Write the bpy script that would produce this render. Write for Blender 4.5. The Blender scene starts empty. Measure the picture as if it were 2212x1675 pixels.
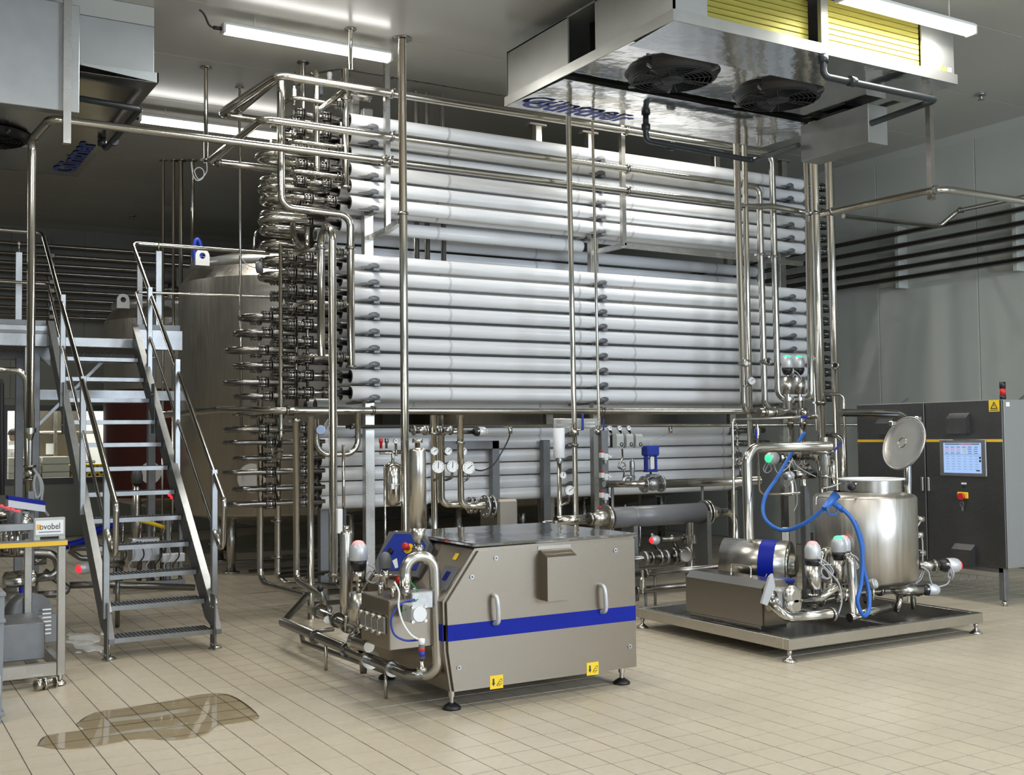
import bpy, bmesh, math, random
from mathutils import Vector, Matrix, Quaternion
random.seed(7)
SC = bpy.context.scene
COL = SC.collection
PI = math.pi
H_CEIL = 5.25
WALL_X = 11.8
WALL_Y = 20.1

# ------------------------------------------------------------------ camera
CAM_H = 1.6
FPX = 2432.0
_a, _p, _r = math.radians(59.43), math.radians(2.46), math.radians(-0.613)
FWD = Vector((math.cos(_a)*math.cos(_p), math.sin(_a)*math.cos(_p), math.sin(_p)))
_rt = Vector((math.sin(_a), -math.cos(_a), 0)); _up = _rt.cross(FWD)
RGT = _rt*math.cos(_r) + _up*math.sin(_r)
UPV = -_rt*math.sin(_r) + _up*math.cos(_r)
CAM = Vector((0, 0, CAM_H))
cd = bpy.data.cameras.new('camera'); cam = bpy.data.objects.new('camera', cd); COL.objects.link(cam)
cd.sensor_width = 36.0; cd.lens = FPX/2212*36.0; cd.clip_end = 100
M = Matrix.Identity(4)
for i in range(3):
    M[i][0] = RGT[i]; M[i][1] = UPV[i]; M[i][2] = -FWD[i]; M[i][3] = CAM[i]
cam.matrix_world = M
SC.camera = cam

# ------------------------------------------------------------------ world, lights, exposure
w = bpy.data.worlds.new('world'); SC.world = w; w.use_nodes = True
w.node_tree.nodes['Background'].inputs[0].default_value = (0.75, 0.82, 1.0, 1)
w.node_tree.nodes['Background'].inputs[1].default_value = 0.02
SC.view_settings.view_transform = 'Standard'
SC.view_settings.look = 'None'
SC.view_settings.exposure = 0.08
SC.view_settings.gamma = 1.0
SC.view_settings.use_curve_mapping = False

def area(name, loc, rot, sx, sy, power, col):
    l = bpy.data.lights.new(name, 'AREA'); l.shape = 'RECTANGLE'; l.size = sx; l.size_y = sy
    l.energy = power; l.color = col
    o = bpy.data.objects.new(name, l); o.location = loc; o.rotation_euler = rot; COL.objects.link(o)
    return o
# daylight through the tall windows in the wall behind the camera
area('daylight_window', (7.6, -3.85, 3.1), (math.radians(90), 0, 0), 4.0, 2.4, 640, (0.74, 0.85, 1.0))
area('daylight_window', (0.0, -3.85, 3.1), (math.radians(90), 0, 0), 4.0, 2.4, 230, (0.74, 0.85, 1.0))
# linear ceiling luminaires: those in view, then unseen ones on the same grid
LAMPS_IN = [(3.5, 9.4, 5.10), (3.48, 12.5, 5.10), (7.38, 6.1, 4.98)]
LAMPS_OUT = [(7.6, 9.4, 5.10), (3.5, 6.3, 5.10), (3.5, 3.2, 5.10), (-0.6, 6.3, 5.10), (-0.6, 3.2, 5.10), (7.6, 3.2, 5.10), (-0.6, 0.1, 5.10), (3.5, 0.1, 5.10), (7.6, 0.1, 5.10), (-0.6, 15.6, 5.10)]  # the last is an unseen lamp added to brighten the far left wall
for (x, y, z) in LAMPS_IN + LAMPS_OUT:
    area('lamp_light', (x, y, z-.045), (0, 0, 0), 1.5, 0.09, 50, (1.0, 0.97, 0.90))

# ------------------------------------------------------------------ helpers
def ray(x, y):
    return FWD + RGT*((x-1106.0)/FPX) - UPV*((y-837.5)/FPX)
def P(x, y, X=None, Y=None, Z=None):
    """measure: where the photograph's point (x, y) lies on a given wall, floor or machine plane"""
    d = ray(x, y)
    if X is not None: t = (X-CAM[0])/d[0]
    elif Y is not None: t = (Y-CAM[1])/d[1]
    else: t = (Z-CAM[2])/d[2]
    return CAM + d*t
def V(*a): return Vector(a)

class MB:
    """collects faces; build() links them as one mesh object"""
    def __init__(self): self.v = []; self.f = []; self.s = []
    def add(self, vs, fs, smooth=False):
        b = len(self.v); self.v.extend([Vector(q) for q in vs])
        for f in fs:
            self.f.append([b+i for i in f]); self.s.append(smooth)
        return self
    def box(self, a, b):
        x0, x1 = sorted((a[0], b[0])); y0, y1 = sorted((a[1], b[1])); z0, z1 = sorted((a[2], b[2]))
        return self.add([(x0,y0,z0),(x1,y0,z0),(x1,y1,z0),(x0,y1,z0),(x0,y0,z1),(x1,y0,z1),(x1,y1,z1),(x0,y1,z1)],
                 [(0,3,2,1),(4,5,6,7),(0,1,5,4),(1,2,6,5),(2,3,7,6),(3,0,4,7)])
    def cbox(self, c, sx, sy, sz): 
        return self.box((c[0]-sx/2, c[1]-sy/2, c[2]-sz/2), (c[0]+sx/2, c[1]+sy/2, c[2]+sz/2))
    def bbox(self, a, b, e=.006):
        """box with chamfered edges"""
        x0, x1 = sorted((a[0], b[0])); y0, y1 = sorted((a[1], b[1])); z0, z1 = sorted((a[2], b[2]))
        bm = bmesh.new(); bmesh.ops.create_cube(bm, size=1)
        for q in bm.verts:
            q.co = Vector(((x0+x1)/2+q.co.x*(x1-x0), (y0+y1)/2+q.co.y*(y1-y0), (z0+z1)/2+q.co.z*(z1-z0)))
        bmesh.ops.bevel(bm, geom=list(bm.edges), offset=min(e, .45*min(x1-x0, y1-y0, z1-z0)), segments=1, affect='EDGES')
        bm.verts.index_update()
        self.add([q.co.copy() for q in bm.verts], [[q.index for q in f.verts] for f in bm.faces]); bm.free()
        return self
    def bar(self, p, q, wd, ht, up=(0,0,1)):
        """square bar from p to q"""
        p = Vector(p); q = Vector(q); d = (q-p).normalized(); u = Vector(up)
        if abs(d.dot(u)) > .98: u = Vector((0,1,0)) if abs(d.y) < .9 else Vector((1,0,0))
        s = d.cross(u).normalized(); u = s.cross(d).normalized()
        vs = []
        for c in (p, q):
            for (i, j) in ((-1,-1),(1,-1),(1,1),(-1,1)): vs.append(c + s*(i*wd/2) + u*(j*ht/2))
        return self.add(vs, [(3,2,1,0),(4,5,6,7),(0,1,5,4),(1,2,6,5),(2,3,7,6),(3,0,4,7)])
    def cyl(self, p, q, r, seg=16, r2=None, caps=True):
        return self.rev(p, q, [(0, r), (1, r if r2 is None else r2)], seg, caps, rel=True)
    def rev(self, p, q, prof, seg=20, caps=True, rel=False, hard=()):
        """profile [(t, r)] turned about the axis p->q; t is metres along it (0..1 when rel)"""
        p = Vector(p); q = Vector(q); L = (q-p).length; d = (q-p)/L
        u = Vector((0,0,1)) if abs(d.z) < .9 else Vector((1,0,0))
        s = d.cross(u).normalized(); u = s.cross(d).normalized()
        n = len(prof); vs = []
        for (t, r) in prof:
            c = p + d*(t*L if rel else t)
            for k in range(seg):
                a = 2*PI*k/seg; vs.append(c + (s*math.cos(a) + u*math.sin(a))*r)
        fs = []
        for i in range(n-1):
            for k in range(seg):
                k2 = (k+1) % seg; fs.append((i*seg+k, i*seg+k2, (i+1)*seg+k2, (i+1)*seg+k))
        self.add(vs, [tuple(reversed(f)) for f in fs], True)
        if caps:
            b = len(self.v) - n*seg
            if prof[0][1] > 1e-4:
                self.f.append([b+k for k in range(seg)]); self.s.append(False)
            if prof[-1][1] > 1e-4:
                self.f.append([b+(n-1)*seg+k for k in reversed(range(seg))]); self.s.append(False)
        return self
    def steps(self, p, q, prof, seg=20):
        """turned profile with hard shoulders: each pair of points is its own band"""
        for i in range(len(prof)-1):
            self.rev(p, q, [prof[i], prof[i+1]], seg, caps=(False))
        a, b = prof[0], prof[-1]
        d = (Vector(q)-Vector(p)).normalized()
        if a[1] > 1e-4: self.disc(Vector(p)+d*a[0], -d, a[1], seg)
        if b[1] > 1e-4: self.disc(Vector(p)+d*b[0], d, b[1], seg)
        return self
    def disc(self, c, n, r, seg=20):
        c = Vector(c); d = Vector(n).normalized(); u = Vector((0,0,1)) if abs(d.z) < .9 else Vector((1,0,0))
        s = d.cross(u).normalized(); u = s.cross(d).normalized()
        return self.add([c+(s*math.cos(2*PI*k/seg)-u*math.sin(2*PI*k/seg))*r for k in range(seg)], [tuple(reversed(range(seg)))])
    def sweep(self, pts, r, seg=12, caps=True):
        pts = [Vector(p) for p in pts]; n = len(pts); T = []
        for i in range(n):
            a = pts[max(i-1, 0)]; b = pts[min(i+1, n-1)]
            t = (b-a)
            T.append(t.normalized() if t.length > 1e-9 else Vector((0,0,1)))
        u = Vector((0,0,1)) if abs(T[0].z) < .9 else Vector((1,0,0))
        s = T[0].cross(u).normalized(); u = s.cross(T[0]).normalized(); vs = []
        for i in range(n):
            if i:
                s = (s - T[i]*s.dot(T[i])).normalized(); u = s.cross(T[i]).normalized()
            rr = r[i] if isinstance(r, (list, tuple)) else r
            for k in range(seg):
                a = 2*PI*k/seg; vs.append(pts[i] + (s*math.cos(a)+u*math.sin(a))*rr)
        fs = []
        for i in range(n-1):
            for k in range(seg):
                k2 = (k+1) % seg; fs.append((i*seg+k, (i+1)*seg+k, (i+1)*seg+k2, i*seg+k2))
        self.add(vs, [tuple(reversed(f)) for f in fs], True); b = len(self.v)-n*seg
        if caps:
            self.f.append([b+k for k in range(seg)]); self.s.append(False)
            self.f.append([b+(n-1)*seg+k for k in reversed(range(seg))]); self.s.append(False)
        return self
    def pipe(self, pts, r, bend=None, seg=12, arc=6):
        return self.sweep(fillet(pts, bend if bend else r*2.6, arc), r, seg)
    def torus(self, c, n, R, r, seg=20, rs=8, a0=0, a1=2*PI):
        c = Vector(c); d = Vector(n).normalized(); u = Vector((0,0,1)) if abs(d.z) < .9 else Vector((1,0,0))
        s = d.cross(u).normalized(); u = s.cross(d).normalized()
        k = seg; full = abs(a1-a0-2*PI) < 1e-6; vs = []
        cnt = k if full else k+1
        for i in range(cnt):
            a = a0+(a1-a0)*i/k; e = s*math.cos(a)+u*math.sin(a)
            for j in range(rs):
                b = 2*PI*j/rs; vs.append(c+e*(R+r*math.cos(b))+d*(r*math.sin(b)))
        fs = []
        for i in range(k):
            i2 = (i+1) % cnt
            for j in range(rs):
                j2 = (j+1) % rs; fs.append((i*rs+j, i2*rs+j, i2*rs+j2, i*rs+j2))
        return self.add(vs, fs, True)
    def prism(self, poly, vec):
        """polygon (3D points) extruded by vec"""
        n = len(poly); a = [Vector(q) for q in poly]; b = [q+Vector(vec) for q in a]
        fs = [tuple(range(n)), tuple(reversed(range(n, 2*n)))]
        for i in range(n): j = (i+1) % n; fs.append((i, n+i, n+j, j))
        bm = bmesh.new(); vv = [bm.verts.new(q) for q in a+b]
        for f in fs: bm.faces.new([vv[i] for i in f])
        bmesh.ops.recalc_face_normals(bm, faces=bm.faces); bm.verts.index_update()
        self.add([q.co.copy() for q in bm.verts], [[q.index for q in f.verts] for f in bm.faces]); bm.free()
        return self
    def quad(self, a, b, c, d): return self.add([a, b, c, d], [(0,1,2,3)])
    def ball(self, c, rx, ry=None, rz=None, seg=16, rings=8, lo=-PI/2, hi=PI/2):
        ry = ry or rx; rz = rz or rx; c = Vector(c); vs = []
        for i in range(rings+1):
            t = lo+(hi-lo)*i/rings
            for k in range(seg):
                a = 2*PI*k/seg; vs.append(c+Vector((rx*math.cos(t)*math.cos(a), ry*math.cos(t)*math.sin(a), rz*math.sin(t))))
        fs = []
        for i in range(rings):
            for k in range(seg):
                k2 = (k+1) % seg; fs.append((i*seg+k, i*seg+k2, (i+1)*seg+k2, (i+1)*seg+k))
        return self.add(vs, fs, True)
    def xf(self, mat, start=0):
        for i in range(start, len(self.v)): self.v[i] = mat @ self.v[i]
        return self
    def mesh(self, name, origin, mat):
        me = bpy.data.meshes.new(name)
        me.from_pydata([tuple(q-origin) for q in self.v], [], self.f)
        me.polygons.foreach_set('use_smooth', self.s)
        me.materials.append(mat); me.update()
        return me
    def base(self):
        xs = [q.x for q in self.v]; ys = [q.y for q in self.v]; zs = [q.z for q in self.v]
        return Vector(((min(xs)+max(xs))/2, (min(ys)+max(ys))/2, min(zs)))
    def build(self, name, mat, parent=None, label=None, kind=None):
        o_ = self.base()
        o = bpy.data.objects.new(name, self.mesh(name, o_, MAT[mat])); COL.objects.link(o)
        put(o, o_, parent)
        if label: o['label'] = label
        if kind: o['kind'] = kind
        return o
def wpos(o):
    p = Vector((0,0,0))
    while o: p += o.location; o = o.parent
    return p
def put(o, loc, parent=None):
    if parent: o.parent = parent; o.location = Vector(loc)-wpos(parent)
    else: o.location = loc
def again(o, loc, parent=None, name=None):
    """another piece sharing o's mesh"""
    c = o.copy(); COL.objects.link(c); c.parent = None; put(c, loc, parent); return c
def shift(o, off, parent=None):
    return again(o, wpos(o)+Vector(off), parent if parent else o.parent)
def tag(o, label, cat, group=None):
    o['label'] = label; o['category'] = cat
    if group: o['group'] = group
    return o
def thing(name, label, cat, loc, group=None):
    o = bpy.data.objects.new(name, None); COL.objects.link(o); o.location = Vector(loc); o.empty_display_size = .1
    return tag(o, label, cat, group)
def struct(o): o['kind'] = 'structure'; return o
def copy_tree(o, off, parent=None, label=None):
    c = o.copy(); COL.objects.link(c)
    if parent: c.parent = parent
    else: c.location = o.location + Vector(off)
    if label: c['label'] = label
    for ch in list(o.children): copy_tree(ch, off, c)
    return c
def fillet(pts, R, arc=6):
    pts = [Vector(p) for p in pts]; out = [pts[0]]
    for i in range(1, len(pts)-1):
        a, b, c = pts[i-1], pts[i], pts[i+1]
        d1 = (a-b); d2 = (c-b); l1, l2 = d1.length, d2.length
        if l1 < 1e-6 or l2 < 1e-6: continue
        d1 /= l1; d2 /= l2; ang = d1.angle(d2)
        if ang > PI-.03: out.append(b); continue
        R_ = R[i-1] if isinstance(R, (list, tuple)) else R
        t = min(R_/math.tan(ang/2), .49*l1 if i > 1 else .95*l1, .49*l2 if i < len(pts)-2 else .95*l2)
        rr = t*math.tan(ang/2); ctr = b + (d1+d2).normalized()*(rr/math.sin(ang/2))
        p0 = b+d1*t; p1 = b+d2*t; v0 = p0-ctr; v1 = p1-ctr; tot = v0.angle(v1); ax = v0.cross(v1).normalized()
        for k in range(arc+1):
            out.append(ctr + Quaternion(ax, tot*k/arc) @ v0)
    out.append(pts[-1]); return out
def bez(p0, p1, p2, p3, n=14):
    p0, p1, p2, p3 = map(Vector, (p0, p1, p2, p3))
    return [p0*(1-t)**3+p1*3*t*(1-t)**2+p2*3*t*t*(1-t)+p3*t**3 for t in [i/n for i in range(n+1)]]
def spline(pts, n=6):
    """smooth curve through points"""
    pts = [Vector(p) for p in pts]; out = []
    for i in range(len(pts)-1):
        a = pts[max(i-1,0)]; b = pts[i]; c = pts[i+1]; d = pts[min(i+2, len(pts)-1)]
        for k in range(n):
            t = k/n; out.append(.5*((2*b)+(c-a)*t+(2*a-5*b+4*c-d)*t*t+(3*b-a-3*c+d)*t**3))
    out.append(pts[-1]); return out

# ------------------------------------------------------------------ materials
MAT = {}
def mat(name, col, rough=.5, metal=0.0, spec=.5, noise=None, rnoise=None, bump=None, aniso=None, emit=None, coat=0, alpha=None, trans=0, stretch=None, col2=None, nscale=8):
    m = bpy.data.materials.new(name); m.use_nodes = True; nt = m.node_tree; b = nt.nodes['Principled BSDF']
    b.inputs['Base Color'].default_value = (*col, 1); b.inputs['Roughness'].default_value = rough
    b.inputs['Metallic'].default_value = metal; b.inputs['Specular IOR Level'].default_value = spec
    if coat: b.inputs['Coat Weight'].default_value = coat; b.inputs['Coat Roughness'].default_value = .1
    if trans: b.inputs['Transmission Weight'].default_value = trans
    if emit: b.inputs['Emission Color'].default_value = (*emit[0], 1); b.inputs['Emission Strength'].default_value = emit[1]
    if noise or rnoise or bump:
        tc = nt.nodes.new('ShaderNodeTexCoord'); mp = nt.nodes.new('ShaderNodeMapping'); nz = nt.nodes.new('ShaderNodeTexNoise')
        nt.links.new(tc.outputs['Object'], mp.inputs[0]); nt.links.new(mp.outputs[0], nz.inputs['Vector'])
        if stretch: mp.inputs['Scale'].default_value = stretch
        nz.inputs['Scale'].default_value = nscale; nz.inputs['Detail'].default_value = 4
        if noise:
            mx = nt.nodes.new('ShaderNodeMix'); mx.data_type = 'RGBA'
            c2 = col2 if col2 else tuple(c*(1-noise) for c in col)
            mx.inputs[6].default_value = (*c2, 1); mx.inputs[7].default_value = (*col, 1)
            cr = nt.nodes.new('ShaderNodeMapRange'); cr.inputs[1].default_value = .35; cr.inputs[2].default_value = .65
            nt.links.new(nz.outputs['Fac'], cr.inputs[0]); nt.links.new(cr.outputs[0], mx.inputs[0]); nt.links.new(mx.outputs[2], b.inputs['Base Color'])
        if rnoise:
            mr = nt.nodes.new('ShaderNodeMapRange'); mr.inputs[1].default_value = .3; mr.inputs[2].default_value = .7
            mr.inputs[3].default_value = rough-rnoise; mr.inputs[4].default_value = rough+rnoise
            nt.links.new(nz.outputs['Fac'], mr.inputs[0]); nt.links.new(mr.outputs[0], b.inputs['Roughness'])
        if bump:
            bp = nt.nodes.new('ShaderNodeBump'); bp.inputs['Strength'].default_value = bump[0]; bp.inputs['Distance'].default_value = bump[1]
            nt.links.new(nz.outputs['Fac'], bp.inputs['Height']); nt.links.new(bp.outputs[0], b.inputs['Normal'])
    MAT[name] = m; return m
mat('steel', (.55,.53,.49), .27, 1, rnoise=.02, nscale=5, noise=.03)
mat('steel_tank', (.50,.47,.42), .36, 1, rnoise=.06, stretch=(9,9,.6), nscale=6, noise=.12)
mat('steel_panel', (.305,.268,.218), .34, 1, rnoise=.03, stretch=(1,1,22), nscale=22, noise=.05)
mat('steel_mirror', (.60,.60,.60), .09, 1, bump=(.25,.03), nscale=2.2)
mat('pipe', (.53,.51,.46), .16, 1, rnoise=.02, nscale=4, noise=.03)
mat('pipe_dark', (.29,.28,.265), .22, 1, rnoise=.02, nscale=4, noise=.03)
mat('union', (.36,.35,.33), .24, 1)
mat('cast', (.48,.48,.48), .42, 1, noise=.15, nscale=30)
mat('galv', (.25,.255,.26), .55, .9, noise=.15, nscale=14, rnoise=.05)
mat('galv_light', (.36,.37,.37), .40, .9, noise=.12, nscale=12)
mat('cooler', (.41,.415,.395), .36, .75, noise=.10, nscale=5)
mat('cooler_side', (.37,.375,.355), .45, .55, noise=.08, nscale=4)
mat('jacket', (.82,.83,.84), .34, 0, noise=.05, stretch=(.6,4,4), nscale=5)
mat('jacket_end', (.03,.03,.03), .6)
mat('band', (.60,.60,.60), .5)
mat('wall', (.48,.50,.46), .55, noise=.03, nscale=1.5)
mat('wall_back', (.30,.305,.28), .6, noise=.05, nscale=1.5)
mat('wall_low', (.22,.23,.235), .6)
mat('ceil', (.44,.44,.405), .22, noise=.03, nscale=.8)
mat('grout', (.10,.09,.075), .8)
mat('black', (.012,.012,.013), .4)
mat('rubber', (.02,.02,.022), .65)
mat('black_pipe', (.02,.024,.026), .35)
mat('fin', (.10,.10,.11), .5, .3)
mat('blue', (.012,.035,.30), .4)
mat('blue_hose', (.02,.12,.45), .42)
mat('blue_deep', (.002,.012,.26), .5, spec=.2)
mat('blue_text', (.03,.06,.32), .5)
mat('yellow', (.85,.58,.02), .45)
mat('yellow_stripe', (.80,.50,.03), .5)
mat('orange', (.85,.42,.03), .5)
mat('red', (.55,.015,.015), .4)
mat('white', (.80,.80,.79), .4)
mat('white_plastic', (.72,.73,.73), .4)
mat('grey_plastic', (.42,.44,.42), .5)
mat('grey_dark', (.11,.115,.12), .45)
mat('pvc', (.17,.17,.18), .35, .1)
mat('cable', (.40,.41,.42), .5)
mat('cable_black', (.015,.015,.017), .5)
mat('green', (.02,.25,.08), .5)
mat('silver', (.56,.57,.58), .38, .35)
mat('cab', (.145,.145,.145), .34, .85, rnoise=.06, stretch=(3,3,40), nscale=8, noise=.22)
mat('cab_side', (.30,.305,.30), .5, .4)
mat('text', (.03,.03,.035), .5)
mat('skin', (.36,.20,.14), .5)
mat('hair', (.02,.015,.012), .6)
mat('led_red', (.8,.05,.05), .4, emit=((1,.015,.03), 1.6))
mat('led_red_soft', (.75,.45,.45), .4, emit=((1,.05,.08), .45))
mat('led_green', (.1,.8,.4), .4, emit=((.03,.9,.35), .7))
mat('tube_lamp', (1,1,1), .4, emit=((1,.98,.94), 9))
mat('lamp_body', (.60,.60,.57), .5)
mat('back_room', (.75,.74,.70), .6, emit=((1,.96,.88), .35))  # emission puts part of the room's light into its walls
mat('glass', (.9,.95,.95), .03, trans=1)
mat('white_film', (.93,.93,.91), .3)
mat('wet', (.30,.27,.215), .04, spec=.5)
mat('fin_dark', (.10,.085,.02), .4, .4, noise=.35, stretch=(2,2,60), nscale=6)
mat('fin_yellow', (.40,.35,.06), .45, .3, noise=.30, stretch=(.6,.6,9), nscale=3)
mat('red_sheen', (.10,.028,.022), .38, .6)
mat('grey_bin', (.22,.235,.25), .5)
mat('shoe', (.17,.172,.175), .45, .3)
mat('crate', (.72,.70,.62), .6)
def water_mat():
    m = bpy.data.materials.new('wet'); m.use_nodes = True; nt = m.node_tree; nt.nodes.clear()
    o = nt.nodes.new('ShaderNodeOutputMaterial'); mx = nt.nodes.new('ShaderNodeMixShader'); fr = nt.nodes.new('ShaderNodeFresnel'); fr.inputs[0].default_value = 1.33
    tr = nt.nodes.new('ShaderNodeBsdfTransparent'); tr.inputs[0].default_value = (.95,.93,.87,1); gl = nt.nodes.new('ShaderNodeBsdfGlossy'); gl.inputs['Roughness'].default_value = .03
    nt.links.new(fr.outputs[0], mx.inputs[0]); nt.links.new(tr.outputs[0], mx.inputs[1]); nt.links.new(gl.outputs[0], mx.inputs[2]); nt.links.new(mx.outputs[0], o.inputs[0]); MAT['wet'] = m
water_mat()
def tile_mat():
    m = bpy.data.materials.new('tile'); m.use_nodes = True; nt = m.node_tree; b = nt.nodes['Principled BSDF']
    ge = nt.nodes.new('ShaderNodeNewGeometry'); nz = nt.nodes.new('ShaderNodeTexNoise'); nz.inputs['Scale'].default_value = .7; nz.inputs['Detail'].default_value = 6
    n2 = nt.nodes.new('ShaderNodeTexNoise'); n2.inputs['Scale'].default_value = 26; n2.inputs['Detail'].default_value = 3
    nt.links.new(ge.outputs['Position'], nz.inputs['Vector']); nt.links.new(ge.outputs['Position'], n2.inputs['Vector'])
    oi = nt.nodes.new('ShaderNodeObjectInfo')
    r1 = nt.nodes.new('ShaderNodeMapRange'); r1.inputs[1].default_value = .35; r1.inputs[2].default_value = .7
    nt.links.new(nz.outputs['Fac'], r1.inputs[0])
    mx = nt.nodes.new('ShaderNodeMix'); mx.data_type = 'RGBA'
    mx.inputs[6].default_value = (.50,.435,.33,1); mx.inputs[7].default_value = (.61,.54,.415,1)
    nt.links.new(r1.outputs[0], mx.inputs[0])
    m2 = nt.nodes.new('ShaderNodeMix'); m2.data_type = 'RGBA'; m2.blend_type = 'MULTIPLY'; m2.inputs[0].default_value = .25
    nt.links.new(mx.outputs[2], m2.inputs[6]); nt.links.new(n2.outputs['Fac'], m2.inputs[7])
    nt.links.new(m2.outputs[2], b.inputs['Base Color'])
    r2 = nt.nodes.new('ShaderNodeMapRange'); r2.inputs[3].default_value = .30; r2.inputs[4].default_value = .46
    nt.links.new(n2.outputs['Fac'], r2.inputs[0]); nt.links.new(r2.outputs[0], b.inputs['Roughness'])
    MAT['tile'] = m
tile_mat()
mat('screen', (.02,.03,.06), .2, emit=((.42,.62,1.0), .85))
mat('scr_grey', (.05,.06,.08), .3, emit=((.22,.32,.5), .35))
mat('scr_blue', (.05,.08,.15), .3, emit=((.35,.5,.8), .5))
mat('scr_red', (.3,.05,.08), .3, emit=((.9,.25,.35), .6))
# ------------------------------------------------------------------ the room
X0, Y0 = -6.0, -4.0
fl = struct(MB().box((X0, Y0, -.12), (WALL_X, WALL_Y+4, -.004)).build('floor', 'grout'))
TX, TY, GJ = .1742, .2087, .0048
def tile_poly(mb, i, j, top=0.0):
    x = 2.003 + i*TX; y = 7.262 + j*TY
    a, c, b_ = GJ/2, .0048, .0004
    x0, x1, y0, y1 = x+a, x+TX-a, y+c, y+TY-c
    vs = [(x0,y0,-.004),(x1,y0,-.004),(x1,y1,-.004),(x0,y1,-.004),(x0+b_,y0+b_,top),(x1-b_,y0+b_,top),(x1-b_,y1-b_,top),(x0+b_,y1-b_,top)]
    mb.add(vs, [(4,5,6,7),(0,1,5,4),(1,2,6,5),(2,3,7,6),(3,0,4,7)])
def on_screen(p, m=40):
    d = Vector(p)-CAM; z = d.dot(FWD)
    if z < .5: return None
    x = 1106+FPX*d.dot(RGT)/z; y = 837.5-FPX*d.dot(UPV)/z
    return z if (-m < x < 2212+m and -m < y < 1675+m) else None
cells = []
for i in range(-60, 56):
    for j in range(-40, 62):
        c = (2.003+(i+.5)*TX, 7.262+(j+.5)*TY, 0)
        if c[0] > WALL_X-.1 or c[1] > WALL_Y-.1 or c[0] < X0+.1 or c[1] < Y0+.1: continue
        z = on_screen(c)
        cells.append((z if z else 999, i, j))
cells.sort()
t0 = None
for (z, i, j) in cells[:300]:
    if t0 is None:
        mb = MB(); tile_poly(mb, i, j); t0 = mb.build('tile', 'tile', fl); ti, tj = i, j; tl = wpos(t0)
    else:
        again(t0, tl+V((i-ti)*TX, (j-tj)*TY, random.uniform(-.0006, .0004)), fl)
mb = MB()
for (z, i, j) in cells[300:]:
    if z < 900 or random.random() < 1: tile_poly(mb, i, j)
mb.build('tile_field', 'tile', fl, kind='stuff')
# wet patch and white patch, thin films lying on the tiles
def blob(cx, cy, rx, ry, n, jit, z, rot=0, seed=1):
    rnd = random.Random(seed); pts = []
    ph = [rnd.uniform(0, 6.28) for _ in range(6)]
    for k in range(n):
        a = 2*PI*k/n; q = 1+jit*sum(math.sin((m+2)*a+ph[m])/(m+1.2) for m in range(5))
        x = rx*q*math.cos(a); y = ry*q*math.sin(a)
        pts.append(Vector((cx+x*math.cos(rot)-y*math.sin(rot), cy+x*math.sin(rot)+y*math.cos(rot), z)))
    return pts
def film(name, matn, polys, label, cat, th=.0012):
    mb = MB()
    for pl in polys:
        n = len(pl); c = sum(pl, Vector())/n
        if sum(pl[k].x*pl[(k+1) % n].y-pl[(k+1) % n].x*pl[k].y for k in range(n)) < 0: pl = pl[::-1]
        up = [q+Vector((0,0,th)) for q in pl]
        inn = [c+(q-c)*.96+Vector((0,0,th*1.5)) for q in pl]
        vs = pl+up+inn+[c+Vector((0,0,th*1.6))]
        fs = []
        for k in range(n):
            k2 = (k+1) % n
            fs += [(k, k2, n+k2, n+k), (n+k, n+k2, 2*n+k2, 2*n+k), (2*n+k, 2*n+k2, 3*n)]
        mb.add(vs, fs, True)
    o = mb.build(name, matn); tag(o, label, cat); o['kind'] = 'stuff'; return o

# ceiling: insulated panels with open joints
ce = struct(MB().box((X0, Y0, H_CEIL+.02), (WALL_X, WALL_Y, H_CEIL+.2)).build('ceiling', 'ceil'))
y = 7.86-1.42*8; n0 = None
while y < WALL_Y-.05:
    a, b = max(y+.004, Y0), min(y+1.42-.004, WALL_Y)
    MB().bbox((X0, a, H_CEIL), (WALL_X, b, H_CEIL+.02), .003).build('ceiling_panel', 'ceil', ce); y += 1.42
# right wall
wr = struct(MB().box((WALL_X+.02, Y0, 0), (WALL_X+.2, WALL_Y, H_CEIL)).build('wall_right', 'wall'))
y = 8.83-1.53*9
while y < WALL_Y-.05:
    a, b = max(y+.004, Y0), min(y+1.53-.004, WALL_Y)
    if b > a: MB().bbox((WALL_X, a, 0), (WALL_X+.02, b, H_CEIL), .004).build('wall_panel', 'wall', wr)
    y += 1.53
struct(MB().prism([(WALL_X, Y0, H_CEIL), (WALL_X, Y0, H_CEIL-.09), (WALL_X-.09, Y0, H_CEIL)], (0, WALL_Y-Y0, 0)).build('trim_1', 'wall'))
# back wall with a window into a lit room
WX0, WX1, WZ0, WZ1 = 2.26, 3.83, .98, 2.10
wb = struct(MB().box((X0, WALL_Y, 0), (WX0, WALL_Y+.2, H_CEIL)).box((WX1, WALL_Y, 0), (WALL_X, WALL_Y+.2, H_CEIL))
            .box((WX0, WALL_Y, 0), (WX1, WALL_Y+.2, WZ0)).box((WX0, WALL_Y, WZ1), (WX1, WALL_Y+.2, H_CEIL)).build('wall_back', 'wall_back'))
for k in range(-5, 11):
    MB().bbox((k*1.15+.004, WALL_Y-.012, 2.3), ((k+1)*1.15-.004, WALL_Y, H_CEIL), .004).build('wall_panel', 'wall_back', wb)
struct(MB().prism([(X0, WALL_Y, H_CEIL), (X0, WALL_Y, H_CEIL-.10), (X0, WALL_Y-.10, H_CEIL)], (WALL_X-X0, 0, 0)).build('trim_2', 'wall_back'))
struct(MB().box((WALL_X-.1, WALL_Y-.1, 0), (WALL_X, WALL_Y, H_CEIL)).build('trim_3', 'wall_back'))
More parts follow.
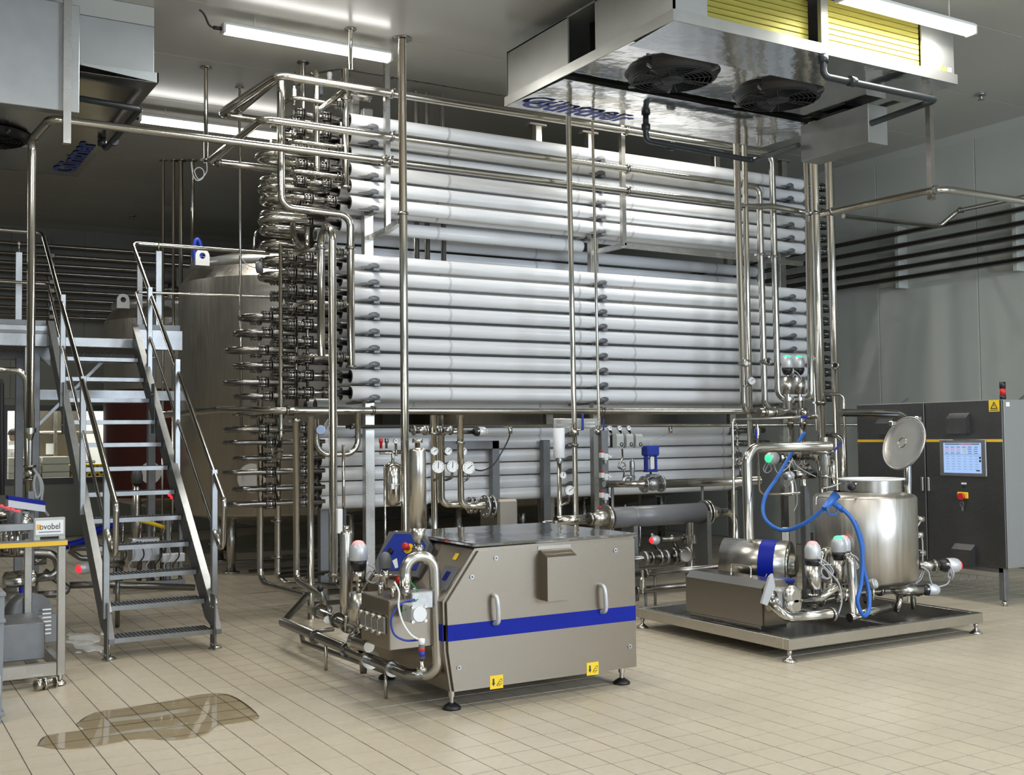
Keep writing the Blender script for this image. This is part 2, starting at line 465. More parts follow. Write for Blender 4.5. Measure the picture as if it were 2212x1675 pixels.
wi = struct(MB().box((WX0-.09, WALL_Y-.03, WZ0-.09), (WX1+.09, WALL_Y, WZ0)).box((WX0-.09, WALL_Y-.03, WZ1), (WX1+.09, WALL_Y, WZ1+.09))
            .box((WX0-.09, WALL_Y-.03, WZ0), (WX0, WALL_Y, WZ1)).box((WX1, WALL_Y-.03, WZ0), (WX1+.09, WALL_Y, WZ1)).build('window_1', 'grey_dark'))
MB().box((WX0, WALL_Y+.08, WZ0), (WX1, WALL_Y+.09, WZ1)).build('pane', 'glass', wi)
# the lit room beyond the window
struct(MB().box((0, WALL_Y+3.2, 0), (7, WALL_Y+3.3, 3.2)).build('wall_beyond', 'back_room'))
struct(MB().box((0, WALL_Y+.2, 3.0), (7, WALL_Y+3.2, 3.1)).build('ceiling_beyond', 'back_room'))
struct(MB().box((6.9, WALL_Y+.2, 0), (7, WALL_Y+3.2, 3.0)).build('wall_beyond_right', 'back_room'))
struct(MB().box((0, WALL_Y+.2, 0), (.1, WALL_Y+3.2, 3.0)).build('wall_beyond_left', 'back_room'))
area('back_room_lamp', (3.2, WALL_Y+1.6, 2.95), (0, 0, 0), 2.5, 1.0, 110, (1, .96, .88))
# walls out of view: left, and the one behind the camera that holds the daylight windows
struct(MB().box((X0-.2, Y0, 0), (X0, WALL_Y, H_CEIL)).build('wall_left', 'wall'))
struct(MB().box((X0, Y0-.2, 0), (WALL_X, Y0, 1.9)).box((X0, Y0-.2, 4.3), (WALL_X, Y0, H_CEIL))
       .box((X0, Y0-.2, 1.9), (-2.0, Y0, 4.3)).box((2.0, Y0-.2, 1.9), (5.6, Y0, 4.3)).box((9.6, Y0-.2, 1.9), (WALL_X, Y0, 4.3)).build('wall_front', 'wall'))
# ------------------------------------------------------------------ tubular heat exchanger: rack of white jacketed tubes
hx = thing('tubular_heat_exchanger', 'tall rack of white jacketed horizontal tubes with steel return bends at the left end', 'heat exchanger', (7.1, 10.6, 0))
TR = .0675
def jacket(name, x0, x1, y, z, r=TR):
    m = MB()
    m.rev((x0, y, z), (x1, y, z), [(0, r-.006), (.004, r), (x1-x0-.03, r), (x1-x0-.012, r-.006), (x1-x0, r-.02)], 24, caps=False)
    m.disc((x1, y, z), (1,0,0), r-.02, 24)
    return m
XL, XR = 4.16, 10.18
UP = [4.68-.161*k for k in range(6)]
MAIN = [3.31-.16*k for k in range(9)]
LOW = [1.93, 1.655, 1.53, 1.385, 1.24, 1.095, .96]
tubes = []
proto = {}
def tube(x0, x1, y, z, saddles=True):
    key = (round(x0, 3), round(x1, 3))
    if key not in proto:
        o = jacket('t', x0, x1, y, z).build('insulated_tube', 'jacket', hx); proto[key] = (o, Vector((0, y, z)))
        e = MB(); e.rev((x0, y, z), (x0+.02, y, z), [(0, .03), (0, TR-.006), (.006, TR-.006)], 24, caps=False); e.build('end_plate', 'jacket_end', o)
        for xb in (x0+1.05, x0+2.62, x0+3.35, x0+5.3):
            if xb < x1-.2: MB().rev((xb, y, z), (xb+.03, y, z), [(0, TR+.0006), (.028, TR+.0006)], 24, caps=False).build('joint_tape', 'band', o)
    else:
        p, q = proto[key]; off = V(0, y, z)-q
        o = again(p, wpos(p)+off, hx)
        for ch in p.children: again(ch, wpos(ch)+off, o)
    return o
sad = None
def saddle(x, y, z):
    """dark drop-shaped pipe shoe hugging the lower front of a jacket"""
    global sad
    if sad is None:
        m = MB(); m.ball((x+.02, y-TR*.78, z-TR*.60), .060, .020, .032, 14, 8); m.prism([(x-.14, y-TR*.55, z-TR*.98), (x+.05, y-TR*.55, z-TR*.98), (x+.05, y-TR*.62, z-TR*.60), (x-.02, y-TR*.62, z-TR*.62)], (0, -.026, 0))
        sad = (m.build('saddle', 'shoe', hx), V(x, y, z))
    else: again(sad[0], wpos(sad[0])+V(x, y, z)-sad[1], hx)
Yc = [10.1, 10.34, 10.62, 10.9]
for y in Yc[:3]:
    for z in UP:
        tube(XL if y == Yc[0] else XL-.02, XR, y, z)
for y in Yc[:3]:
    for k, z in enumerate(MAIN):
        if y == Yc[0] or k > -1: tube(XL, XR, y, z)
tube(XL, 7.05, 10.36, 3.705)
for z in (3.69, 3.53, 3.40): tube(XL-.05, 10.13, 10.9, z)
for z in LOW: tube(XL-.1, XR-.3, 10.78, z); tube(XL-.1, XR-.3, 11.06, z)
for z in LOW[2:]: tube(XL-.14, 5.2, 10.55, z)
for z in UP+MAIN:
    for x in (4.37, 7.08, 9.91): saddle(x, 10.1, z)
for z in LOW:
    for x in (4.5, 7.08, 9.6): saddle(x, 10.78, z)
for x in (4.40, 7.10, 9.92):
    MB().bbox((x-.05, 10.185, .05), (x+.05, 10.265, 3.95 if x > 5 else 4.85), .004).build('rack_post', 'steel', hx)
    MB().bbox((x-.05, 11.15, .05), (x+.05, 11.23, 4.95), .004).build('rack_post', 'steel', hx)
    for z in UP+MAIN:
        MB().box((x-.03, 10.0, z-TR-.026), (x+.03, 11.15, z-TR-.006)).build('cross_arm', 'galv', hx)
    MB().cyl((x, 10.225, 0), (x, 10.225, .05), .05).build('post_foot', 'steel', hx)
    MB().cyl((x, 11.19, 0), (x, 11.19, .05), .05).build('post_foot', 'steel', hx)
for (x, y) in ((4.08, 10.62), (6.04, 10.62), (6.69, 10.62)):
    MB().bbox((x-.045, y-.04, .0), (x+.045, y+.04, 1.55), .004).build('rack_post', 'galv', hx)
MB().bbox((5.0, 10.58, 1.46), (6.08, 10.66, 1.55), .004).build('rack_beam', 'galv', hx)
# top brackets standing above the upper tubes
for (px, y0, y1) in ((1160, 268, 312), (1272, 285, 330), (1545, 325, 370), (1690, 345, 380)):
    a = P(px, y0, Y=10.3); b = P(px, y1, Y=10.3)
    MB().bbox((a.x-.04, 10.26, b.z-.2), (a.x+.04, 10.34, a.z)).build('top_bracket', 'steel', hx)
    MB().bbox((a.x-.12, 10.25, a.z-.03), (a.x+.10, 10.35, a.z)).build('top_plate', 'steel', hx)
# pipe stubs and unions on the left end
un = None
def union(x, y, z, parent=None, r=.028):
    global un
    if un is None:
        m = MB()
        for t, rr, wd in ((-.047, .056, .005), (-.018, .056, .005), (.018, .056, .005), (.040, .056, .005)):
            m.cyl((x+t, y, z), (x+t+wd, y, z), rr, 16)
        m.cyl((x-.05, y, z), (x+.05, y, z), .036, 14)
        for a in range(4):
            c = V(0, .046*math.cos(a*PI/2+.78), .046*math.sin(a*PI/2+.78))
            m.cyl(V(x-.052, y, z)+c, V(x+.05, y, z)+c, .006, 6)
        un = (m.build('union', 'union', parent or hx), V(x, y, z)); return un[0]
    return again(un[0], wpos(un[0])+V(x, y, z)-un[1], parent or hx)
stubs = {}
def stub(x0, x1, y, z, r=.027, m='pipe_dark'):
    k = (round(x0, 2), round(x1, 2), r, m)
    if k in stubs: again(stubs[k][0], wpos(stubs[k][0])+V(0, y, z)-stubs[k][1], hx)
    else: stubs[k] = (MB().cyl((x0, y, z), (x1, y, z), r, 14).build('pipe_stub', m, hx), V(0, y, z))
for k, z in enumerate(MAIN):
    stub(3.47, XL+.01, 10.1, z)
    union(3.735, 10.1, z); union(3.575, 10.1, z)
    if k >= 7 or k == 2: union(3.93, 10.1, z)
    for y in Yc[1:3]:
        stub(3.6, XL, y, z); union(3.75, y, z); union(3.6, y, z)
for k, z in enumerate(UP):
    if k == 5: stub(3.45, XL, 10.1, z, m='pipe'); union(3.97, 10.1, z); union(3.74, 10.1, z)
    elif k in (2, 3): stub(3.5, XL, 10.1, z, m='pipe'); union(3.9, 10.1, z); union(3.68, 10.1, z)
    else: stub(3.6, XL, 10.1, z, m='pipe'); union(3.92, 10.1, z); union(3.66, 10.1, z)
    for y in Yc[1:3]: stub(3.55, XL-.02, y, z, m='pipe'); union(3.7, y, z); 
stub(3.42, XL, 10.36, 3.705, m='pipe'); union(3.83, 10.36, 3.705); union(3.6, 10.36, 3.705)
# return bends: horizontal U loops
def ubend(xe, xs, ya, yb, z, r, m='pipe_dark', zt=0):
    pts = [(xs, ya, z)] + [((xe+(yb-ya)/2) - (yb-ya)/2*math.sin(PI*t/12), (ya+yb)/2-(yb-ya)/2*math.cos(PI*t/12), z+zt*t/12) for t in range(13)] + [(xs, yb, z+zt)]
    MB().sweep(pts, r, 12).build('return_bend', m, hx)
for (px, py) in ((527, 686), (515, 720), (497, 757), (515, 791), (495, 827), (517, 857), (515, 893), (496, 957-28)):
    q = P(px, py, Y=10.45); ubend(q.x-.03, 3.66, 10.28, 10.62, q.z, .026); union(3.36 if px < 505 else 3.40, 10.28, q.z); union(3.62, 10.62, q.z); union(3.40, 10.62, q.z)
for (px, py) in ((516, 925), (495, 957), (517, 991), (495, 1022), (516, 1058), (495, 1091)):
    q = P(px, py, Y=10.6); ubend(q.x-.03, 4.05, 10.5, 10.76, q.z, .024); 
    for x in (3.5, 3.83): union(x, 10.5, q.z); union(x+.05, 10.76, q.z)
for (px, py) in ((573, 392), (573, 432), (573, 465), (573, 497), (573, 531), (573, 565), (570, 598)):
    q = P(px, py, Y=10.5); ubend(q.x-.02, 3.8, 10.34, 10.64, q.z, .040, 'pipe')
for (px, py) in ((560, 410), (561, 478), (556, 340)):
    q = P(px, py, Y=10.4); ubend(q.x-.02, 3.75, 10.16, 10.44, q.z, .028, 'pipe', -.02)
# ------------------------------------------------------------------ shared small builders
def text(name, s, origin, right, up, width, height, matn, parent=None, shear=0, bold=0, depth=.001, label=None):
    cu = bpy.data.curves.new('txt', 'FONT'); cu.body = s; cu.size = 1; cu.shear = shear; cu.offset = bold; cu.resolution_u = 3
    ob = bpy.data.objects.new('txt', cu); COL.objects.link(ob); dg = bpy.context.evaluated_depsgraph_get()
    me = bpy.data.meshes.new_from_object(ob.evaluated_get(dg)); bpy.data.objects.remove(ob); bpy.data.curves.remove(cu)
    vs = [v.co.copy() for v in me.vertices]; fs = [list(p.vertices) for p in me.polygons]; bpy.data.meshes.remove(me)
    x0 = min(v.x for v in vs); x1 = max(v.x for v in vs); y0 = min(v.y for v in vs); y1 = max(v.y for v in vs)
    r = Vector(right).normalized(); u = Vector(up).normalized(); n = r.cross(u); o = Vector(origin)
    mb = MB(); mb.add([o + r*((v.x-x0)/(x1-x0)*width) + u*((v.y-y0)/(y1-y0)*height) + n*depth for v in vs], fs)
    ob = mb.build(name, matn, parent, label); return ob
def clamp_ring(mb, c, axis, r, wd=.02):
    c = Vector(c); a = Vector(axis).normalized()
    mb.cyl(c-a*wd/2, c+a*wd/2, r*1.42, 18)
def flange(mb, c, r): mb.cyl(Vector(c)-V(0,0,.012), c, r, 24)
# ------------------------------------------------------------------ ceiling lamps
lamp_lab = ['long linear ceiling lamp with a black lead, above the tops of the white tubes',
            'far linear ceiling lamp glowing behind the left overhead pipes',
            'bright linear ceiling lamp hanging in front of the yellow cooler coil']
for k, (x, y, z) in enumerate(LAMPS_IN):
    t = thing('ceiling_lamp', lamp_lab[k], 'lamp', (x, y, z-.04), 'linear ceiling lamps')
    poly = [(x-.76, y+a, z+b) for a, b in ((-.055, .02), (-.052, -.012), (-.03, -.036), (.03, -.036), (.052, -.012), (.055, .02))]
    MB().prism(poly, (1.52, 0, 0)).build('diffuser', 'tube_lamp', t)
    MB().bbox((x-.77, y-.058, z+.02), (x+.77, y+.058, z+.055), .008).build('housing', 'lamp_body', t)
    for s in (-1, 1): MB().bbox((x+s*.76, y-.058, z-.036), (x+s*.79, y+.058, z+.05), .008).build('end_cap', 'lamp_body', t)
    for s in (-.5, .5): MB().cyl((x+s, y, z+.055), (x+s, y, H_CEIL), .006, 8).build('hanger', 'lamp_body', t)
    m = MB(); m.cyl((x-.86, y, z), (x-.79, y, z), .016, 10); m.sweep(bez((x-.86, y, z), (x-.93, y, z), (x-.90, y, z+.10), (x-.98, y, H_CEIL-.02)), .009, 8); m.build('lead', 'cable_black', t)
# ------------------------------------------------------------------ coolers hanging from the ceiling
def fan(t, c, R):
    f = MB(); c = Vector(c)
    f.rev(c, c+V(0,0,-.11), [(0, R+.03), (.02, R+.005), (.05, R), (.065, R-.04)], 40, caps=False)
    f.rev(c, c+V(0,0,-.11), [(.065, R-.04), (.05, R-.012), (.0, R-.012)], 40, caps=False)
    r = f.build('fan_ring', 'black', t)
    MB().cyl(c+V(0,0,-.01), c+V(0,0,-.005), R-.015, 32).build('fan_backing', 'black', r)
    g = MB()
    for k in range(7): g.torus(c+V(0,0,-.063), (0,0,1), R*(.30+.105*k), .003, 36, 5)
    for k in range(8):
        a = k*PI/4; d = V(math.cos(a), math.sin(a), 0); g.cyl(c+d*.1+V(0,0,-.062), c+d*(R-.02)+V(0,0,-.062), .004, 6)
    g.build('fan_guard', 'rubber', t)
    MB().rev(c, c+V(0,0,-.13), [(0, .10), (.04, .105), (.07, .095), (.085, .05)], 24).build('fan_hub', 'rubber', t)
    for k in range(5):
        a = k*2*PI/5; d = V(math.cos(a), math.sin(a), 0); s = V(-math.sin(a), math.cos(a), 0)
        MB().prism([c+d*.1+s*.06+V(0,0,-.03), c+d*(R-.03)+s*.11+V(0,0,-.025), c+d*(R-.03)-s*.10+V(0,0,-.07), c+d*.1-s*.05+V(0,0,-.06)], (0,0,.006)).build('fan_blade', 'black', t)
    for k in range(4):
        a = k*PI/2+.4; d = V(math.cos(a), math.sin(a), 0); MB().bar(c+d*(R-.01)+V(0,0,-.05), c+d*(R+.05)+V(0,0,-.04), .015, .02).build('guard_clip', 'cast', t)
ZP = 4.60
t = thing('air_cooler', 'steel ceiling air cooler with two black fans and a lit yellow coil', 'air cooler', (6.68, 7.52, ZP))
x0, x1, y0, y1 = 5.12, 8.24, 6.31, 8.75
MB().bbox((x0+.02, y0+.02, 4.69), (x0+.04, 7.33, 5.10), .003).build('side_panel', 'cooler_side', t)
MB().bbox((x0+.02, 7.73, 4.69), (x0+.04, y1-.02, 5.10), .003).build('side_panel', 'cooler_side', t)
MB().box((x0+.25, 7.33, 4.69), (x0+.27, 7.73, 5.08)).build('recess', 'black', t)
MB().cyl((x0+.18, 7.5, 4.72), (x0+.18, 7.5, 5.05), .02, 10).build('coil_pipe', 'pipe', t)
MB().cyl((x0+.2, 7.62, 4.80), (x0+.2, 7.36, 5.0), .015, 10).build('coil_pipe', 'pipe_dark', t)
MB().bbox((x0+.02, y0+.02, 4.69), (5.46, y0+.035, 5.10), .003).build('front_panel', 'cooler_side', t)
MB().bbox((6.62, y0+.01, 4.69), (6.70, y0+.05, 5.10), .003).build('front_post', 'cooler', t)
MB().bbox((7.81, y0+.015, 4.69), (x1-.02, y0+.035, 5.10), .003).build('front_panel', 'cooler', t)
for a, b in ((5.46, 6.62), (6.70, 7.81)):
    rc = .10 if a < 6 else 0
    c = MB().box((a+.004, y0+.055+rc, 4.69), (b-.004, y0+.12+rc, 5.08)).build('coil', 'fin_dark', t)
    for k in range(8):
        z = 4.70+k*.047
        MB().bbox((a+.006, y0+.04+rc, z), (b-.006, y0+.055+rc, z+.043), .004).build('fin_row', 'fin_yellow', c)
MB().box((x0+.02, y0+.02, 5.085), (x1-.02, y1-.02, 5.10)).build('top_plate', 'cooler', t)
MB().box((x1-.04, y0+.02, 4.69), (x1-.02, y1-.02, 5.10)).build('side_panel', 'cooler_side', t)
MB().box((x0+.02, y1-.035, 4.69), (x1-.02, y1-.02, 5.10)).build('back_panel', 'cooler_side', t)
for a, b in (((x0, y0, ZP), (x1, y0+.012, 4.685)), ((x0, y1-.012, ZP), (x1, y1, 4.685)), ((x0, y0+.012, ZP+.0), (x0+.012, y1-.012, 4.685)), ((x1-.012, y0+.012, ZP), (x1, y1-.012, 4.685))):
    MB().box(a, b).build('tray_rim', 'cooler', t)
MB().add([(x0+.012,y0+.012,ZP+.002),(x1-.012,y0+.012,ZP+.002),(x1-.012,6.86,ZP-.02),(x0+.012,6.86,ZP-.02),(x0+.012,y0+.012,ZP+.006),(x1-.012,y0+.012,ZP+.006),(x1-.012,6.86,ZP-.016),(x0+.012,6.86,ZP-.016)],
         [(0,3,2,1),(4,5,6,7),(0,1,5,4),(2,3,7,6)]).build('drip_tray', 'steel_mirror', t)
MB().add([(x0+.012,7.78,ZP-.02),(x1-.012,7.78,ZP-.02),(x1-.012,y1-.012,ZP+.002),(x0+.012,y1-.012,ZP+.002),(x0+.012,7.78,ZP-.016),(x1-.012,7.78,ZP-.016),(x1-.012,y1-.012,ZP+.006),(x0+.012,y1-.012,ZP+.006)],
         [(0,3,2,1),(4,5,6,7),(0,1,5,4),(2,3,7,6)]).build('drip_tray', 'steel_mirror', t)
MB().box((x0+.03, 6.86, ZP+.02), (x1-.03, 7.78, ZP+.026)).build('fan_plate', 'steel_mirror', t)
fan(t, (5.90, 7.30, ZP+.02), .37); fan(t, (7.09, 7.30, ZP+.02), .37)
text('maker_name', 'G\u00fcntner', (5.19, 8.62, ZP-.012), (1,0,0), (0,-1,0), 1.18, .27, 'blue_text', t, shear=.25, bold=.035, depth=.008)
MB().bbox((7.92, 7.02, 4.22), (8.17, 7.86, 4.575), .004).build('junction_box', 'cooler', t)
MB().box((7.93, 7.30, 4.575), (8.16, 7.6, ZP)).build('box_neck', 'black', t)
for (x, y) in ((x0+.3, y0+.3), (x1-.3, y0+.3), (x0+.3, y1-.3), (x1-.3, y1-.3)): MB().cyl((x, y, 5.10), (x, y, H_CEIL), .012, 8).build('hanger_rod', 'steel', t)
for k, x in ((0, 8.06), (1, 8.10)): MB().prism([(x-.018, y0+.014, 4.70), (x+.018, y0+.014, 4.70), (x, y0+.014, 4.74)], (0, .004, 0)).build('warning_mark', 'yellow', t)
MB().box((8.13, y0+.013, 4.70), (8.18, y0+.016, 4.735)).build('rating_plate', 'white', t)
def black_pipe(label, pts, fits, r=.028):
    m = MB(); m.pipe(pts, r, .05, 12)
    o = m.build('drain_pipe', 'black_pipe'); tag(o, label, 'pipe')
    for c, ax in fits: MB().cyl(Vector(c)-Vector(ax)*.03, Vector(c)+Vector(ax)*.03, r*1.5, 14).build('coupling', 'black_pipe', o)
a = P(1778, 128, Z=4.56); b = P(1778, 165, X=a.x); b.x, b.y = a.x, a.y; c = P(2022, 216, Z=b.z); d = P(1915, 246, X=c.x); d.z = b.z-.02
black_pipe('black drain pipe elbowing along the right underside of the yellow-coil cooler', [a+V(0,0,.04), b, c, V(c.x, d.y+.25, b.z-.03), ], [(P(1840, 176, Z=b.z), (1,.05,0)), (a, (0,0,1))])
a = P(1395, 262, Z=4.58); b = V(a.x, a.y, P(1395, 303, Y=a.y).z); c = P(1625, 347, Z=b.z-.02); d = P(1725, 314, Z=b.z-.03)
black_pipe('black drain pipe below the far edge of the big cooler, crossing towards its junction box', [a+V(0,0,.03), b, c, d], [(P(1450, 316, Z=b.z), (1,.0,0)), (a-V(0,0,.06), (0,0,1))])
# cooler on the left, seen from its end
t = thing('air_cooler', 'dark-bottomed steel air cooler at the upper left, seen from its end', 'air cooler', (1.0, 11.5, ZP))
x0, x1, y0, y1 = -.25, 2.22, 9.55, 13.45
MB().bbox((1.50, y0+.03, 4.66), (x1-.03, y0+.05, 5.08), .003).build('end_panel', 'cooler_side', t)
MB().bbox((x0, y0+.03, 5.085), (x1-.03, y0+.06, H_CEIL-.001), .003).build('bulkhead', 'ceil', t)
MB().box((x1-.06, y0+.05, 4.66), (x1-.04, y1-.05, 5.08)).build('side_panel', 'cooler_side', t)
MB().box((x0, y0+.05, 5.07), (x1-.04, y1-.05, 5.085)).build('top_plate', 'cooler', t)
MB().prism([(1.60, y0, 4.655), (x1, y0, 4.60), (x1, y0, 4.685), (1.60, y0, 4.67)], (0, .012, 0)).build('tray_rim', 'cooler', t)
MB().box((x1-.012, y0, ZP), (x1, y1, 4.685)).build('tray_rim', 'pipe_dark', t)
MB().box((x0, y0+.012, ZP), (x1-.012, y1, ZP+.004)).build('drip_tray', 'pipe_dark', t)  # darker steel paints in the dim room this tray mirrors
MB().box((x0, y1-.012, ZP), (x1, y1, 4.69)).build('tray_rim', 'cooler', t)
MB().bbox((-.9, 9.40, 4.215), (1.565, 9.52, 5.085), .004).build('junction_box', 'cooler', t)
fan(t, (1.13, 11.9, ZP-.01), .37)
text('maker_name', 'G\u00fcntner', (2.15, 13.25, ZP-.004), (0,-1,0), (-1,0,0), 1.45, .24, 'blue_text', t, bold=.035, depth=.004)
a = P(172, 212, Z=4.50); b = P(303, 236, Z=4.50); e = P(228, 320, Z=4.50); 
black_pipe('black drain pipe bent round the corner of the left cooler', [P(150, 209, Z=4.5), b, P(228, 322, Z=4.5), V(P(228,322,Z=4.5).x-.03, P(228,322,Z=4.5).y+.02, 4.59)], [(P(246, 306, Z=4.5), (0,1,0)), (V(P(228,322,Z=4.5).x-.03, P(228,322,Z=4.5).y+.02, 4.56), (0,0,1))])
# sprinkler heads
for (px, py, lab) in ((2119, 203, 'small sprinkler head on the ceiling near the right wall'), (286, 466, 'small sprinkler head on the dark ceiling above the stairs')):
    c = P(px, py, Z=H_CEIL); m = MB(); m.cyl(c, c-V(0,0,.015), .055, 18); m.cyl(c-V(0,0,.015), c-V(0,0,.06), .02, 10); m.cyl(c-V(0,0,.06), c-V(0,0,.066), .035, 14)
    tag(m.build('sprinkler_head', 'cast'), lab, 'sprinkler')
# ------------------------------------------------------------------ steel stairs
SXL, SXR = 1.70, 2.42
st = thing('staircase', 'galvanised open-tread staircase with tubular handrails leading up to the platform', 'staircase', ((SXL+SXR)/2, 9.9, 0))
rise, run, ys, zs = .2035, .236, 8.62, .15
sl = rise/run
def sz(y): return zs + (y-ys)*sl
for x, nm in ((SXL-.03, 'L'), (SXR+.03, 'R')):
    # stringer: one deep channel in the YZ plane, cut plumb at its foot
    yA, yB = ys-.06, 11.50
    poly = [(x-.02, yA, .12), (x-.02, yA, sz(yA)+.06), (x-.02, yA+.14, sz(yA+.14)+.11), (x-.02, yB, sz(yB)+.11), (x-.02, yB, sz(yB)-.14), (x-.02, yA+.32, sz(yA+.32)-.17)]
    s_ = MB().prism(poly, (.04, 0, 0)).build('stringer', 'galv', st)
    sgn = -1 if nm == 'L' else 1
    MB().bar((x, yA+.14, sz(yA+.14)+.11), (x, yB, sz(yB)+.11), .055, .012, (0,-sl,1)).build('stringer_flange', 'galv_light', s_)
    for (ya, dz) in ((8.63, 0), (10.60, 0)):
        MB().bbox((x-.032, ya-.06, sz(ya)-.20), (x-.02, ya+.06, sz(ya)+.26), .003).build('splice_plate', 'galv', s_)
        for q in (-.12, .16):
            for w_ in (-.03, .03): MB().cyl((x-.04, ya+w_, sz(ya)+q), (x-.03, ya+w_, sz(ya)+q), .010, 8).build('bolt', 'cast', s_)
    yf = 8.66
    MB().cyl((x, yf, .0), (x, yf, .02), .055, 20, r2=.03).build('foot', 'steel', st)
    MB().cyl((x, yf, .02), (x, yf, .16), .011, 10).build('foot_rod', 'steel', st)
    # posts
    posts = ((8.63, .30, 1.36), (9.60, 1.0, 2.12), (10.62, 1.9, 2.90)) if nm == 'L' else ((8.80, .36, 1.36), (9.95, 1.3, 2.30), (11.0, 2.1, 3.06))
    for (y, z0, z1) in posts: MB().bbox((x-.022+sgn*.03, y-.025, z0), (x+.022+sgn*.03, y+.025, z1), .003).build('handrail_post', 'galv_light', st)
    # handrail: top rail, turned down and back as the knee rail, level again on the platform
    xr = x+sgn*.03
    y0r, z0r = 8.27, 1.13; y1r, z1r = 11.60, 3.57
    if nm == 'R': y0r, z0r, y1r, z1r = 8.52, 1.12, 11.75, 3.56
    ex = (-.9 if nm == 'L' else 3.95)
    MB().pipe([(ex, y1r+.12, z1r+.06), (xr+sgn*.02, y1r+.12, z1r+.06), (xr, y0r, z0r), (xr, y0r+.04, z0r-.41), (xr, y0r+.33, z0r-.19)], .021, .07, 12).build('handrail', 'pipe', st)
    MB().pipe([(xr, y0r+.33, z0r-.19), (xr, y1r-.10, z1r-.47), (ex, y1r-.02, z1r-.44)], .014, .04, 10).build('knee_rail', 'pipe', st)
nstep = 12
tr = None
def tread(k):
    global tr
    y, z = ys+run*k, zs+rise*k
    if tr is None:
        g = MB()
        g.box((SXL, y, z-.035), (SXR, y+.006, z)); g.box((SXL, y+.234, z-.035), (SXR, y+.24, z))
        o = g.build('tread', 'galv_light', st)
        b = MB(); n = 24
        for i in range(n+1):
            x = SXL+.006+(SXR-SXL-.012)*i/n; b.box((x-.0025, y+.006, z-.03), (x+.0025, y+.234, z+.002))
        for j in range(1, 5): b.box((SXL, y+.048*j-.003, z-.022), (SXR, y+.048*j+.003, z-.004))
        b.build('grating', 'galv', o, kind='stuff')
        tr = o
    else:
        off = V(0, run*k, rise*k); o = again(tr, wpos(tr)+off, st)
        for ch in tr.children: again(ch, wpos(ch)+off, o)
for k in range(nstep): tread(k)
# ------------------------------------------------------------------ raised platform behind the stairs
PZ = 2.60
pf = thing('platform', 'raised galvanised walkway platform at the head of the stairs', 'platform', (.8, 12.1, 0))
MB().bbox((-3.0, 11.50, PZ-.10), (SXL-.06, 11.56, PZ+.10), .004).build('edge_beam', 'galv_light', pf)
MB().bbox((SXR+.06, 11.50, PZ-.10), (2.92, 11.56, PZ+.10), .004).build('edge_beam', 'galv_light', pf)
MB().bbox((SXL-.06, 11.52, PZ-.09), (SXR+.06, 11.56, PZ+.0), .004).build('edge_beam', 'galv_light', pf)
MB().bbox((-3.0, 11.49, PZ+.02), (SXL-.06, 11.50, PZ+.05), .002).build('edge_lip', 'galv', pf)
for (a, b) in ((-3.0, SXL-.06), (SXR+.06, 2.92)):
    MB().bbox((a, 11.60, PZ+.02), (b, 11.61, PZ+.16), .002).build('toe_board', 'galv', pf)
g = MB()
for i in range(143): g.box((-3.0+i*.0413, 11.57, PZ-.03), (-3.0+i*.0413+.006, 13.2, PZ))
for j in range(40): g.box((-3.0, 11.57+j*.041, PZ-.025), (2.92, 11.57+j*.041+.004, PZ-.005))
g.build('deck_grating', 'galv', pf, kind='stuff')
MB().bbox((-3.0, 13.2, PZ-.12), (2.92, 13.26, PZ+.02), .004).build('edge_beam', 'galv', pf)
for (x, y) in ((1.60, 12.0), (-.6, 12.0), (2.86, 12.6), (1.60, 13.2), (-2.9, 12.0)):
    MB().bbox((x-.04, y-.04, 0), (x+.04, y+.04, PZ-.10), .004).build('leg', 'galv', pf)
    MB().bbox((x-.07, y-.07, 0), (x+.07, y+.07, .012), .003).build('base_plate', 'galv', pf)
MB().bar((1.62, 12.0, 1.75), (2.25, 12.0, 2.42), .05, .03).build('brace', 'galv_light', pf)
MB().bar((1.60, 12.05, 2.06), (3.1, 12.05, 2.06), .05, .10).build('cross_beam', 'galv_light', pf)
MB().bar((1.48, 11.62, 2.2), (1.48, 11.62, 2.5), .05, .05).build('bracket', 'galv_light', pf)
MB().prism([(1.5, 11.6, 2.50), (1.68, 11.6, 2.50), (1.68, 11.6, 2.32)], (0, .006, 0)).build('gusset', 'galv', pf)
# guard posts and rails of the platform
for (px, ya, yb, Y) in ((41, 545, 690, 11.72), (302, 573, 700, 13.1), (343, 543, 705, 11.75)):
    a = P(px, ya, Y=Y); MB().bbox((a.x-.03, Y-.012, PZ), (a.x+.03, Y+.012, a.z), .003).build('guard_post', 'galv_light', pf)
    MB().cyl((a.x, Y, a.z), (a.x, Y, a.z+.10), .007, 8).build('guard_pin', 'pipe', pf)
# ------------------------------------------------------------------ storage tanks behind
def eye(t, c, s=1.0):
    """lifting lug: upright plate with a hole, facing the room"""
    c = Vector(c); n = 16; R, r = .11*s, .05*s; vs = []; th = .015
    for y in (-th, th):
        for k in range(n):
            a = 2*PI*k/n
            q = V(R*math.cos(a), 0, R*math.sin(a))
            if math.sin(a) < -.3: q.z = -R*1.4; q.x = R*(1 if math.cos(a) > 0 else -1)*min(1, abs(math.cos(a))*1.4)
            vs.append(c+q+V(0, y, 0))
        for k in range(n):
            a = 2*PI*k/n; vs.append(c+V(r*math.cos(a), y, r*math.sin(a)))
    fs = []
    for k in range(n):
        k2 = (k+1) % n
        fs += [(k, k2, n+k2, n+k), (3*n+k, 3*n+k2, 2*n+k2, 2*n+k), (k, 2*n+k, 2*n+k2, k2), (n+k, n+k2, 3*n+k2, 3*n+k)]
    MB().add(vs, fs).build('lifting_lug', 'white_plastic', t)
